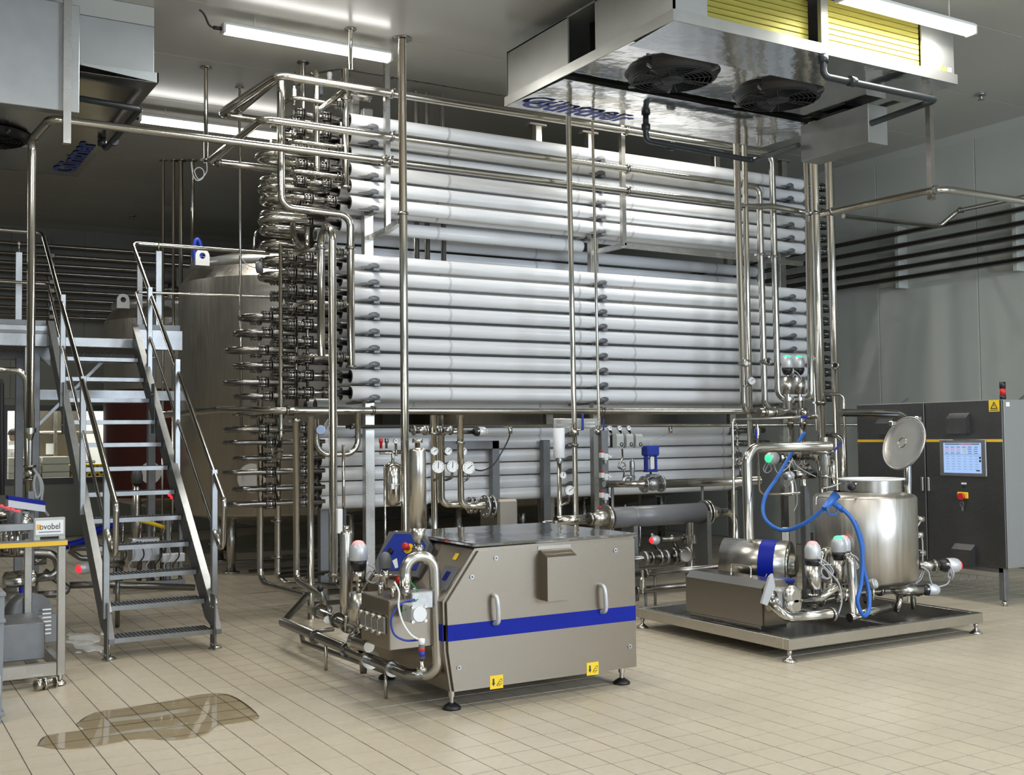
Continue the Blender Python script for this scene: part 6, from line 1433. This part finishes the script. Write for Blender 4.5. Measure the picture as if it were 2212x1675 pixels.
for x in (1707, 1734): q = P(x, 905, Y=Ym); e = P(x, 962, Y=Ym); MB().cyl(V(q.x, Ym, .02), V(q.x, Ym, q.z), .036, 16).build('leg', 'pipe', mm); MB().cyl(V(q.x, Ym, q.z-.06), V(q.x, Ym, q.z-.03), .055, 18).build('leg_clamp', 'union', mm)
run('thin pipe framing the manifold: level at the top, then down the left side', [P(1765, 900, Y=8.4), P(1582, 907, Y=8.4), V(P(1586, 1100, Y=8.4).x, 8.4, 0)], .0135, bend=.05)
run('thin upright left of the manifold with a blue valve', [P(1635, 905, Y=8.4), P(1640, 1060, Y=8.4), P(1650, 1068, Y=8.4), P(1730, 1066, Y=8.4)], .012, bend=.04)
t = thing('hand_valve', 'little blue-handled valve on the thin upright left of the manifold', 'valve', P(1635, 945, Y=8.4)); q = P(1636, 932, Y=8.4); MB().steps(q-V(0,0,.07), q+V(0,0,1), [(0, .018), (.03, .018), (.03, .03), (.1, .03), (.1, .018), (.14, .018)], 12).build('body', 'pipe', t); MB().bbox(q+V(-.045,-.03,-.07), q+V(-.025,-.01,.02), .004).build('lever', 'blue', t)
t = thing('hand_valve', 'blue-handled valve on the level thin pipe below the manifold', 'valve', P(1740, 910, Y=8.4)); q = P(1737, 902, Y=8.4); MB().bbox(q+V(-.06,-.03,-.012), q+V(.02,-.01,.02), .004).build('lever', 'blue', t); MB().steps(q+V(0,0,0), q+V(1,0,0), [(0, .02), (.05, .02), (.05, .035), (.08, .035), (.10, .02), (.16, .02)], 12).build('body', 'pipe', t)
# big pipe going over to the skid and down in front
Yp = 7.0; a = P(1612, 968, Y=Yp); e = P(1792, 966, Y=Yp)
run('thick pipe bending from the manifold level down to the skid before the motor hood', [V(e.x, Yp, a.z), V(a.x, Yp, a.z), V(a.x+.02, Yp, .10)], .042, bend=.13)
v = thing('seat_valve', 'horizontal valve with a bright green tip left of the manifold', 'valve', P(1660, 1005, Y=7.6)); q = P(1682, 990, Y=7.6); valve_head(v, q, V(-1,-.25,.0), .95, 'led_green'); MB().cyl(q, q+V(.35,.1,0), .03, 14).build('body', 'pipe', v); MB().cyl(q+V(.05,0.0125,0), q+V(.08,.02,0), .045, 16).build('clamp', 'union', v)
v = thing('seat_valve', 'dark horizontal valve under the manifold with a steel actuator', 'valve', P(1740, 1045, Y=7.4)); q = P(1708, 1027, Y=7.4); MB().cyl(q+V(.03,0,0), q+V(.32,.04,0), .042, 18).build('actuator', 'pipe_dark', v); valve_head(v, q+V(.05,0,0), V(-1,-.1,-.1), .7, 'grey_dark')
cl = thing('valve_cluster', 'cluster of clamped elbows between the manifold and the round tank', 'valve', P(1760, 1040, Y=7.5))
for k, (x, y) in enumerate(((1725, 985), (1748, 985), (1700, 1010), (1735, 1012), (1768, 1000))):
    q = P(x, y, Y=7.5); MB().steps(q-V(.05,0,0), q+V(1,0,0), [(0, .03), (.02, .03), (.02, .048), (.035, .048), (.035, .03), (.08, .03), (.08, .046), (.1, .046)], 16).build('elbow_body', ('pipe', 'union', 'pipe_dark')[k % 3], cl)
MB().pipe([P(1730, 985, Y=7.45), P(1768, 985, Y=7.45), P(1772, 1020, Y=7.45)], .03, .07).build('bend', 'pipe', cl)
# foot of the thickest riser with clamps, elbow and blue butterfly lever
rf = thing('riser_foot', 'clamped foot pieces of the thickest riser just above the round tank', 'pipe', P(1784, 1060, Y=7.3))
x_ = P(1781, 1000, Y=7.3).x
MB().steps((x_, 7.3, 0), (x_, 7.3, 1), [(P(1784, 1060, Y=7.3).z, .02), (P(1784, 1050, Y=7.3).z, .038), (P(1783, 1005, Y=7.3).z, .042), (P(1783, 1005, Y=7.3).z, .06), (P(1782, 985, Y=7.3).z, .06), (P(1782, 985, Y=7.3).z, .042), (P(1780, 945, Y=7.3).z, .042)], 22).build('pipe_piece', 'pipe', rf)
for y in (1030, 978, 960): z = P(1782, y, Y=7.3).z; MB().cyl((x_, 7.3, z-.012), (x_, 7.3, z+.012), .06, 20).build('clamp', 'union', rf)
MB().bar(P(1802, 975, Y=7.2), P(1817, 955, Y=7.15), .02, .014).build('blue_lever', 'blue', rf); MB().cyl(P(1792, 982, Y=7.25), P(1804, 972, Y=7.2), .012, 8).build('lever_stem', 'pipe', rf)
run('curved pipe dropping beside the riser foot into the round tank', [P(1782, 940, Y=8.58), P(1818, 942, Y=8.5), P(1824, 1075, Y=8.5)], .030, bend=.08); run('short bend hugging the right of the riser foot', [P(1795, 990, Y=7.25), P(1799, 1000, Y=7.25), P(1801, 1045, Y=7.25)], .024, bend=.04)
run('pipe reaching over the cabinet side and down behind the open lid', [P(1815, 892, Y=7.3), P(1935, 893, Y=7.3), P(1958, 905, Y=7.3), V(P(1960, 980, Y=7.3).x, 7.3, 0)], .036, bend=.12)
hose('valve_cable', 'grey cables drooping between the manifold valves', px([(1672, 1005), (1680, 1022), (1700, 1012), (1712, 995), (1722, 1008), (1745, 1022), (1762, 1030)], 7.35), .005, 'cable', 'cable')
hose('valve_cable', 'grey cables hanging down from the manifold cluster', px([(1712, 990), (1705, 1015), (1718, 1045), (1722, 1085), (1715, 1105)], 7.35), .005, 'cable', 'cable')
hose('valve_cable', 'grey cables lying on the lid of the round tank', px([(1778, 1055), (1795, 1052), (1815, 1045), (1830, 1040)], 6.6), .006, 'cable', 'cable')
# skid rear stand
t = thing('manifold_stand', 'square-post stand with cable duct carrying the manifold behind the round tank', 'frame', P(1720, 1290, Y=7.5))
for (x, y0_, w_, m_) in ((1740, 1050, .06, 'galv'), (1707, 1070, .08, 'pipe_dark'), (1698, 1140, .03, 'white'), (1760, 1150, .05, 'grey_dark')):
    q = P(x, y0_, Y=7.5); MB().bbox((q.x-w_/2, 7.48, .02), (q.x+w_/2, 7.54, q.z), .003).build('post', m_, t)
# hanging instrument chain at the far left of the manifold
t = thing('hanging_instrument', 'small chain-hung instrument left of the manifold, before the tube ends', 'instrument', P(1594, 1030, Y=9.2))
MB().cyl(P(1592, 915, Y=9.2), P(1594, 1000, Y=9.2), .008, 8).build('rod', 'pipe_dark', t)
for y in (925, 945, 962, 975): q = P(1593, y, Y=9.2); MB().cyl(q-V(0,0,.016), q+V(0,0,.016), .018, 10).build('link', 'union', t)
MB().torus(P(1596, 997, Y=9.2), (-.3,-.95,0), .032, .011, 20, 8).build('loop', 'pipe_dark', t); MB().cyl(P(1598, 1003, Y=9.2), P(1600, 1032, Y=9.2), .012, 8).build('tail', 'pipe_dark', t)
for k in range(6):
    q = P(1608+k*9, 930+(k % 2)*27, Y=10.72); MB().cyl(q-V(.25,0,0), q+V(.05,0,0), .035, 12).build('end_coupling', 'pipe_dark', hx)
# ------------------------------------------------------------------ machine at the left edge
Yl = 7.93
lm = thing('pump_unit', 'open square-tube pump frame with a yellow-edged top rail at the left edge', 'machine', (.7, 8.3, 0))
zt = P(135, 1178, Y=Yl).z; xr = 1.25
MB().bbox((xr-.05, Yl-.03, .07), (xr, Yl+.02, zt), .004).build('post', 'steel', lm)
MB().bbox((-.6, Yl-.028, .07), (xr-.052, Yl+.018, .155), .004).build('base_beam', 'steel', lm)
MB().bbox((-.6, Yl-.03, zt-.0), (xr+.01, Yl+.12, zt+.035), .004).build('top_rail', 'galv_light', lm)
MB().box((-.6, Yl-.033, zt+.002), (xr+.008, Yl-.030, zt+.030)).build('yellow_edge', 'yellow_stripe', lm)
MB().bbox((xr-.048, Yl+.022, .07), (xr-.002, 9.34, .155), .004).build('base_beam', 'steel', lm)
MB().bbox((xr-.17, 8.55, .07), (xr-.12, 8.60, zt), .004).build('post', 'steel', lm); MB().bbox((xr-.05, 9.35, .07), (xr, 9.4, zt+.3), .004).build('post', 'galv', lm)
MB().bbox((-.6, 8.55, zt+.06), (xr-.1, 8.62, zt+.11), .004).build('cross_rail', 'galv_light', lm)
foot(lm, xr-.03, Yl, .075, .04)
a = P(12, 1352, Y=8.05); b = P(97, 1460, Y=8.05)
MB().bbox((-.3, 8.05, .16), (b.x-.0, 8.55, a.z), .006).build('motor_cover', 'galv', lm)
c = P(72, 1330, Y=8.6); g = MB().cyl(c, c+V(-.05,.12,0), .15, 36).build('round_guard', 'galv', lm); MB().box((c.x-.15, 8.58, .18), (c.x+.15, 8.64, c.z)).build('guard_skirt', 'galv', lm)
for k in range(7):
    z = c.z+.03-k*.028
    for dx in (-.075, .085): MB().bbox((c.x+dx-.03, 8.574, z), (c.x+dx+.03, 8.58, z+.012), .003).build('slot', 'white', g)
q0 = P(5, 1262, Y=8.9); q1 = P(78, 1255, Y=8.9); MB().rev(q0, q1, [(0, .05), (.02, .085), ((q1-q0).length-.02, .085), ((q1-q0).length, .07)], 24).build('filter_can', 'pipe', lm)
c = P(45, 1310, Y=8.85); MB().cyl(c+V(-.14,0,0), c+V(.10,0,0), .13, 30).build('motor', 'steel', lm); MB().cyl(c+V(-.02,0,0), c+V(.02,0,0), .132, 30).build('blue_band', 'blue_deep', lm)
# sign on the rail
sn = thing('name_sign', 'white ovobel name sign in a grey holder on the yellow-edged rail', 'sign', P(106, 1168, Y=8.0))
a = P(73, 1120, Y=8.0); b = P(141, 1170, Y=8.0)
MB().bbox((a.x, 8.0, b.z+.035), (b.x, 8.02, a.z), .006).build('holder', 'grey_plastic', sn)
for x in (a.x, b.x-.04): MB().bbox((x, 8.0, zt+.03), (x+.04, 8.02, b.z+.04), .004).build('holder_leg', 'grey_plastic', sn)
MB().box((a.x+.012, 7.997, b.z+.052), (b.x-.012, 8.0, a.z-.018)).build('card', 'white', sn)
wd = b.x-a.x; MB().box((a.x+.018, 7.9955, b.z+.085), (a.x+.045, 7.997, b.z+.12)).build('orange_square', 'orange', sn)
text('sign_word', 'ovobel', (a.x+.036, 7.996, b.z+.085), (1,0,0), (0,0,1), wd-.07, .04, 'text', sn); MB().box((a.x+.03, 7.9955, b.z+.066), (b.x-.03, 7.997, b.z+.071)).build('tag_line', 'grey_dark', sn)
# grey bin at the very edge
q = P(8, 1563, Z=0); bn = thing('grey_bin', 'grey plastic bin cut off by the left edge of the photo', 'bin', (q.x-.25, q.y+.2, 0))
zt_ = P(8, 1285, Y=q.y).z
MB().prism([(q.x-.5, q.y, 0), (q.x-.012, q.y, 0), (q.x, q.y, zt_), (q.x-.5, q.y, zt_)], (0, .4, 0)).build('body', 'grey_bin', bn)
for z in (.04, zt_-.16, zt_-.01): MB().bbox((q.x-.5, q.y-.012, z), (q.x+.006, q.y+.41, z+.022), .003).build('rib', 'grey_bin', bn)
MB().box((q.x-.10, q.y-.003, .16), (q.x-.02, q.y-.001, .27)).build('label', 'white', bn)
# valve heads and blue-topped box above the unit
for k in range(4):
    c = P(2+k*12, 1112+k*4, Y=8.95-k*.1); t = thing('seat_valve', ['first', 'second', 'third', 'fourth'][k]+' small dark red-tipped valve counted from the left edge', 'valve', c-V(0,0,.1))
    MB().rev(c-V(0,0,.05), c+V(0,0,1), [(0, .03), (.02, .035), (.08, .035), (.105, .026), (.112, .01)], 16).build('head', 'grey_dark', t); MB().ball(c+V(0,0,.06), .02, .02, .012).build('lamp_cap', 'led_red', t); MB().cyl(c-V(0,0,.25), c-V(0,0,.05), .018, 10).build('stem', 'pipe', t)
t = thing('converter_box', 'slanted grey converter box with a blue lid behind the thin valve pipe', 'instrument', P(60, 1105, Y=9.1)); a = P(18, 1080, Y=9.1); b = P(98, 1095, Y=9.1); dz = V(0,0,.035)
MB().prism([a, b+V(0,0,.01), b-V(0,0,.04), a-V(0,0,.055)], (0,.16,0)).build('case', 'silver', t); MB().prism([a+V(0,-.004,0), b+V(0,-.004,.01), b+V(0,-.004,.04), a+V(0,-.004,.028)], (0,.168,0)).build('blue_lid', 'blue_deep', t); MB().cyl(P(55, 1105, Y=9.15), P(50, 1140, Y=9.15), .03, 12).build('neck', 'silver', t)
run('polished elbow fitting at the left edge above the pump frame', [P(-10, 1118, Y=8.8), P(30, 1112, Y=8.8), P(60, 1130, Y=8.75)], .034, bend=.08)
o = MB().ball(P(48, 1132, Y=8.7), .075, .06, .075, 20, 12).build('pump_casing', 'pipe'); tag(o, 'round polished pump casing behind the rail at the left edge', 'pump')
run('large bent handrail pipe at the far left, in front of the platform', [P(-40, 800, Y=10.6), P(58, 800, Y=10.6), P(62, 1120, Y=10.6)], .03, bend=.12)
run('black curved hose inside the bent handrail pipe at the left edge', [P(-30, 812, Y=10.7), P(3, 815, Y=10.7), P(4, 1070, Y=10.7)], .022, bend=.08, m='cable_black', name='hose')
hose('cable_bundle', 'bundle of grey cables looped on the thin valve pipe', [P(72, 1012, Y=lp_y-.06), P(85, 1035, Y=lp_y-.06), P(88, 1065, Y=lp_y-.06), P(78, 1075, Y=lp_y-.06), P(73, 1045, Y=lp_y-.06), P(80, 1025, Y=lp_y-.06), P(92, 1050, Y=lp_y-.06), P(90, 1090, Y=lp_y-.06), P(105, 1115, Y=lp_y-.06)], .012, 'cable', 'cable')
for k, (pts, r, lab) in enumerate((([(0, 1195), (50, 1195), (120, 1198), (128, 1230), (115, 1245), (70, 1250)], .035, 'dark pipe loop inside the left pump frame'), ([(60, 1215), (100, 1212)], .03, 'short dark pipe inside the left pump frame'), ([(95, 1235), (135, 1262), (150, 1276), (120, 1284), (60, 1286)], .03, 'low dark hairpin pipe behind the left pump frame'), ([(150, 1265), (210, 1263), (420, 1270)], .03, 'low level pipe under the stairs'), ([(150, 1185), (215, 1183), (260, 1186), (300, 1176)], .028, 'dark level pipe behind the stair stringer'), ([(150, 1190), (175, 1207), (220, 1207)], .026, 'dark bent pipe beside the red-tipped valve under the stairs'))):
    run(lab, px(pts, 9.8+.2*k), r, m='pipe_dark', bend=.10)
hose('blue_hose', 'dark blue hose slanting up behind the stairs', px([(140, 1180), (180, 1170), (205, 1150), (240, 1135), (262, 1122)], 10.8), .035, 'blue_deep', 'hose', 10)
v = thing('seat_valve', 'dark valve with a red glowing end pointing left under the stairs', 'valve', P(190, 1235, Y=10.0)); q = P(205, 1224, Y=10.0); valve_head(v, q, V(-1,-.45,-.05), .85, 'led_red', cable=False); MB().cyl(q, q+V(.25,.1,0), .03, 12).build('body', 'pipe_dark', v); MB().cyl(V(q.x+.2, q.y+.08, 0), V(q.x+.2, q.y+.08, q.z), .02, 10).build('stand', 'pipe_dark', v)
v = thing('seat_valve', 'upright dark valve with a red cap before the T3 sign', 'valve', P(296, 1120, Y=14.6)); q = P(296, 1045, Y=14.6); MB().rev(q, q+V(0,0,1), [(0, .07), (.1, .07), (.16, .055), (.18, .02)], 18).build('head', 'grey_dark', v); MB().ball(q+V(0,0,.165), .045, .045, .03).build('lamp_cap', 'led_red', v); MB().cyl(V(q.x, q.y, 0), q, .05, 14).build('stem', 'steel', v)
# floor unit with cables seen through the stairs
fu = thing('floor_unit', 'low galvanised floor unit full of valves and cables seen through the stair treads', 'machine', P(320, 1270, Y=12.2))
z = P(320, 1265, Y=12.2).z; xa = P(250, 1262, Y=12.2).x; xb = P(400, 1262, Y=12.2).x
MB().bbox((xa, 12.2, max(z-.03, .05)), (xb, 12.26, max(z+.03, .11)), .004).build('base_beam', 'galv', fu); MB().bbox((xa, 13.0, .05), (xb, 13.06, .11), .004).build('base_beam', 'galv', fu)
for x in (xa+.02, xb-.02, (xa+xb)/2+.2): MB().bbox((x-.02, 12.3, .0), (x+.02, 12.34, .75), .004).build('post', 'galv', fu)
MB().bbox(P(372, 1215, Y=12.2)-V(.1,0,.0), P(400, 1195, Y=12.2)+V(0,.1,0), .008).build('junction_box', 'white_plastic', fu); MB().bbox((xa+.2, 12.4, .3), (xa+.5, 12.6, .55), .01).build('valve_block', 'cast', fu)
for k, x in enumerate((262, 300, 330, 350, 365)): MB().cyl(P(x, 1255, Y=12.5), P(x+4, 1120, Y=12.5), .018+.01*(k % 2), 10).build('upright_tube', 'pipe_dark', fu)
for k in range(7):
    x = 265+k*19; MB().sweep(spline(px([(x, 1170), (x+8, 1200), (x-6, 1225), (x+14, 1250)], 12.15)), .008, 6).build('cable', 'cable' if k % 2 else 'cable_black', fu)
MB().sweep(spline(px([(300, 1125), (330, 1132), (362, 1142)], 12.4)), .02, 8).build('yellow_tube', 'yellow', fu)
for q in ((366, 1070), (371, 1075), (384, 1120+60)): MB().ball(P(*q, Y=12.4), .018).build('signal_lamp', 'led_red', fu)
# loose pipe fitting on the floor
ft = thing('loose_coupling', 'loose chrome pipe coupling lying on the floor by the left frame foot', 'fitting', P(98, 1490, Z=0)); q0 = P(76, 1482, Z=.035); q1 = P(121, 1474, Z=.035); L = (q1-q0).length
for (a_, b_, r) in ((0, .30, .036), (.36, .48, .040), (.93, 1.0, .033)): MB().cyl(q0+(q1-q0)*a_, q0+(q1-q0)*b_, r, 12 if r > .034 else 18).build('nut' if r > .034 else 'end_ring', 'pipe', ft)
MB().cyl(q0, q1, .026, 18).build('tube', 'pipe', ft)
# wet patch and white patch
film('puddle', 'wet', [spline([P(a, b, Z=.0006) for a, b in ((80, 1612), (100, 1590), (180, 1577), (165, 1565), (205, 1540), (270, 1530), (330, 1520), (380, 1512), (440, 1500), (500, 1503), (560, 1548), (520, 1562), (470, 1570), (440, 1590), (380, 1600), (300, 1598), (200, 1615), (130, 1620), (80, 1612))], 5)[:-1]], 'shiny shallow puddle on the tiles in the left foreground', 'puddle', .0006)
random.seed(5); white_film = []
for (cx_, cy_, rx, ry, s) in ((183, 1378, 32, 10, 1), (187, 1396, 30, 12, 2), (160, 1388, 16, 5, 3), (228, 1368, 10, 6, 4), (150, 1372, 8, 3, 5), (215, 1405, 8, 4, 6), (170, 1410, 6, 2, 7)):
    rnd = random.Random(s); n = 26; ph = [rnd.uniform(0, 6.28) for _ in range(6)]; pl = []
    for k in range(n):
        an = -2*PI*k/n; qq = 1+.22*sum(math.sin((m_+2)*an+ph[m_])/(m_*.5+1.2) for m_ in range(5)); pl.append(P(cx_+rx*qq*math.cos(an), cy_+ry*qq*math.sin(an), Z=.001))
    white_film.append(pl)
film('white_patch', 'white_film', white_film, 'flat white patch on the tiles beside the stair foot', 'white_film', .004)  # plain white shapes laid flat on the tiles
# people and crates behind the far window
Yw = WALL_Y+1.25
pr_ = thing('person', 'person in a white coat seen from the side through the far window', 'person', P(28, 1040, Y=Yw))
h = P(32, 945, Y=Yw); 
body = MB(); bx0 = h.x-.06
prof_ = [(-h.z, .13, .10), (-1.3, .14, .10), (-.9, .17, .12), (-.55, .17, .12), (-.32, .23, .13), (-.20, .20, .12), (-.13, .075, .075), (-.06, .07, .07)]
for i in range(len(prof_)-1):
    (za_, rx0, ry0), (zb_, rx1, ry1) = prof_[i], prof_[i+1]; n = 20; vs = []
    for (zz, rx, ry) in ((za_, rx0, ry0), (zb_, rx1, ry1)):
        for k in range(n): vs.append(h+V(-.03+ry*math.cos(2*PI*k/n), rx*math.sin(2*PI*k/n), zz))
    body.add(vs, [(k, (k+1) % n, n+(k+1) % n, n+k) for k in range(n)], True)
body.build('coat', 'white', pr_)
hd_ = MB(); hd_.ball(h+V(.0,0,.02), .095, .075, .12, 20, 14); hd_.ball(h+V(.095,0,.005), .02, .015, .022, 10, 6); hd_.ball(h+V(-.01,-.07,.0), .02, .012, .03, 8, 6); hd_.cyl(h+V(-.02,0,-.16), h+V(-.01,0,-.05), .055, 14)
hd_.build('head', 'skin', pr_); MB().ball(h+V(-.018,0,.055), .098, .082, .10, 18, 10, -.15, PI/2).build('hair', 'hair', pr_)
MB().ball(h+V(.088,-.03,.03), .006, .01, .006, 8, 6).build('eye', 'text', pr_)
MB().sweep([h+V(-.03,-.21,-.26), h+V(.02,-.24,-.50), h+V(.16,-.20,-.66)], [.06, .05, .04], 12).build('sleeve', 'white', pr_)
for k, (xa, xb, ya, yb) in enumerate(((18, 88, 988, 1042), (92, 150, 986, 1040))):
    a = P(xa, ya, Y=WALL_Y+.45); b = P(xb, yb, Y=WALL_Y+.45); t = thing('white_crate_stack', ('left' if k == 0 else 'right')+' white stack of trays behind the far window', 'crate', V((a.x+b.x)/2, WALL_Y+.6, 0))
    n = 10; zz = a.z/n
    for i in range(n): MB().bbox((a.x, WALL_Y+.45, i*zz), (b.x, WALL_Y+.85, (i+1)*zz-.012), .008).build('tray', 'crate', t)
a = P(155, 1005, Y=WALL_Y+.5); b = P(232, 1036, Y=WALL_Y+.5); t = thing('yellow_crate', 'yellow lattice crate behind the far window, half hidden by the stairs', 'crate', V((a.x+b.x)/2, WALL_Y+.6, 0))
MB().box((a.x, WALL_Y+.53, 0), (b.x, WALL_Y+.9, a.z-.02)).build('inside', 'black', t)
nx_ = 9
for i in range(nx_):
    for j in range(4):
        c = V(a.x+(i+.5)*(b.x-a.x)/nx_, WALL_Y+.52, a.z-.03-j*.075-(.037 if i % 2 else 0)); MB().torus(c, (0,1,0), .034, .009, 6, 5).build('lattice_ring', 'yellow', t)
MB().bbox((a.x, WALL_Y+.5, a.z-.02), (b.x, WALL_Y+.92, a.z+.01), .005).build('rim', 'yellow', t)
t = thing('steel_trolley', 'steel rack with pipes standing in the room behind the far window', 'rack', (3.3, WALL_Y+2.2, 0))
for x in (2.75, 3.3, 3.8): MB().bbox((x-.03, WALL_Y+2.0, 0), (x+.03, WALL_Y+2.06, 2.3), .004).build('upright', 'steel', t)
for z in (1.2, 1.75): MB().cyl((2.7, WALL_Y+2.03, z), (4.0, WALL_Y+2.03, z), .03, 12).build('bar', 'pipe', t)
MB().bbox((2.8, WALL_Y+2.1, .2), (3.75, WALL_Y+2.6, 2.2), .01).build('cabinet_body', 'steel_panel', t); MB().box((3.15, WALL_Y+2.09, 1.35), (3.3, WALL_Y+2.1, 1.55)).build('notice', 'white', t)

# ------------------------------------------------------------------ small instruments at the top of the return bends
c = P(635, 200, Y=9.98); t = thing('sensor', 'small cylindrical sensor on the uppermost cross pipe, left of the tube tops', 'sensor', c-V(0,0,.12))
MB().steps(c-V(0,0,.12), c+V(0,0,1), [(0, .012), (.06, .012), (.06, .026), (.15, .026), (.15, .014), (.18, .014)], 14).build('body', 'cast', t); MB().cyl(c+V(0,0,.06), c+V(.01,0,.2), .004, 6).build('lead', 'cable_black', t); MB().cyl(c+V(-.05,0,-.06), c+V(.05,0,-.06), .008, 8).build('cross_pin', 'union', t)
c = P(712, 165, Y=10.1); t = thing('vent_valve', 'small white-capped vent valve above the upper header', 'valve', c-V(0,0,.1)); MB().steps(c-V(0,0,.1), c+V(0,0,1), [(0, .016), (.05, .016), (.05, .03), (.07, .03), (.07, .02), (.12, .028), (.14, .02)], 14).build('body', 'white_plastic', t); MB().bbox(c+V(-.1,.1,-.16), c+V(-.02,.16,-.02), .01).build('blue_tag_box', 'grey_dark', t); MB().bbox(c+V(-.085,.095,-.12), c+V(-.06,.1,-.06), .004).build('blue_button', 'blue_hose', t)
hose('sensor_cable', 'loop of thin cable hanging at the ceiling drop above the header', px([(722, 150), (735, 165), (742, 180), (752, 172), (748, 158), (738, 152), (745, 185), (770, 205), (768, 190), (755, 160)], 9.9), .005, 'cable_black', 'cable')
hose('sensor_cable', 'white cable loop beside the flange of the thinnest ceiling pipes', px([(413, 350), (416, 375), (425, 390), (438, 385), (440, 370), (430, 362), (420, 370), (430, 388), (446, 372), (446, 350)], 10.85), .006, 'cable', 'cable')
for k, (x, y) in enumerate(((790, 205), (790, 208))): pass
c = P(790, 210, Y=10.0); t = thing('bolt_bracket', 'flat bracket with bolts on top of the tube rack, behind the square hanger post', 'bracket', c)
MB().bbox(c+V(-.16,-.02,-.012), c+V(.06,.1,.012), .003).build('plate', 'steel', t)
for dx in (-.14, -.02, .04): MB().cyl(c+V(dx,0,-.04), c+V(dx,0,.03), .010, 8).build('bolt', 'union', t)
MB().bbox(c+V(-.06,.2,-.4), c+V(.02,.28,.15), .004).build('upright', 'steel', t)
c = P(560, 578, Y=10.3); t = thing('level_gauge', 'dark round gauge seen edge-on before the rim of the big tank', 'gauge', c-V(0,0,.06)); n = V(.9,-.4,.1).normalized(); MB().rev(c, c+n, [(-.03, .045), (-.02, .055), (.03, .055), (.032, .045)], 20).build('case', 'grey_dark', t); MB().sweep(spline([c-n*.03, c+V(-.12,0,.02), c+V(-.2,0,.12)]), .004, 6).build('capillary', 'cable', t); MB().cyl(c+n*.03, c+n*.14+V(.02,0,-.02), .01, 8).build('stem', 'union', t)
c = P(598, 990, Y=10.45); t = thing('butterfly_valve', 'lever valve with a wing nut at the elbow below the manifold of the return bends', 'valve', c-V(0,0,.1)); MB().pipe([P(605, 968, Y=10.1), P(605, 985, Y=10.15), P(592, 992, Y=10.35)], .03, .05).build('elbow', 'pipe', t); MB().cyl(P(605, 972, Y=10.1)-V(0,0,.012), P(605, 972, Y=10.1)+V(0,0,.012), .05, 18).build('clamp', 'union', t); MB().cyl(P(592, 992, Y=10.3), P(586, 968, Y=10.25), .010, 8).build('lever', 'pipe', t)
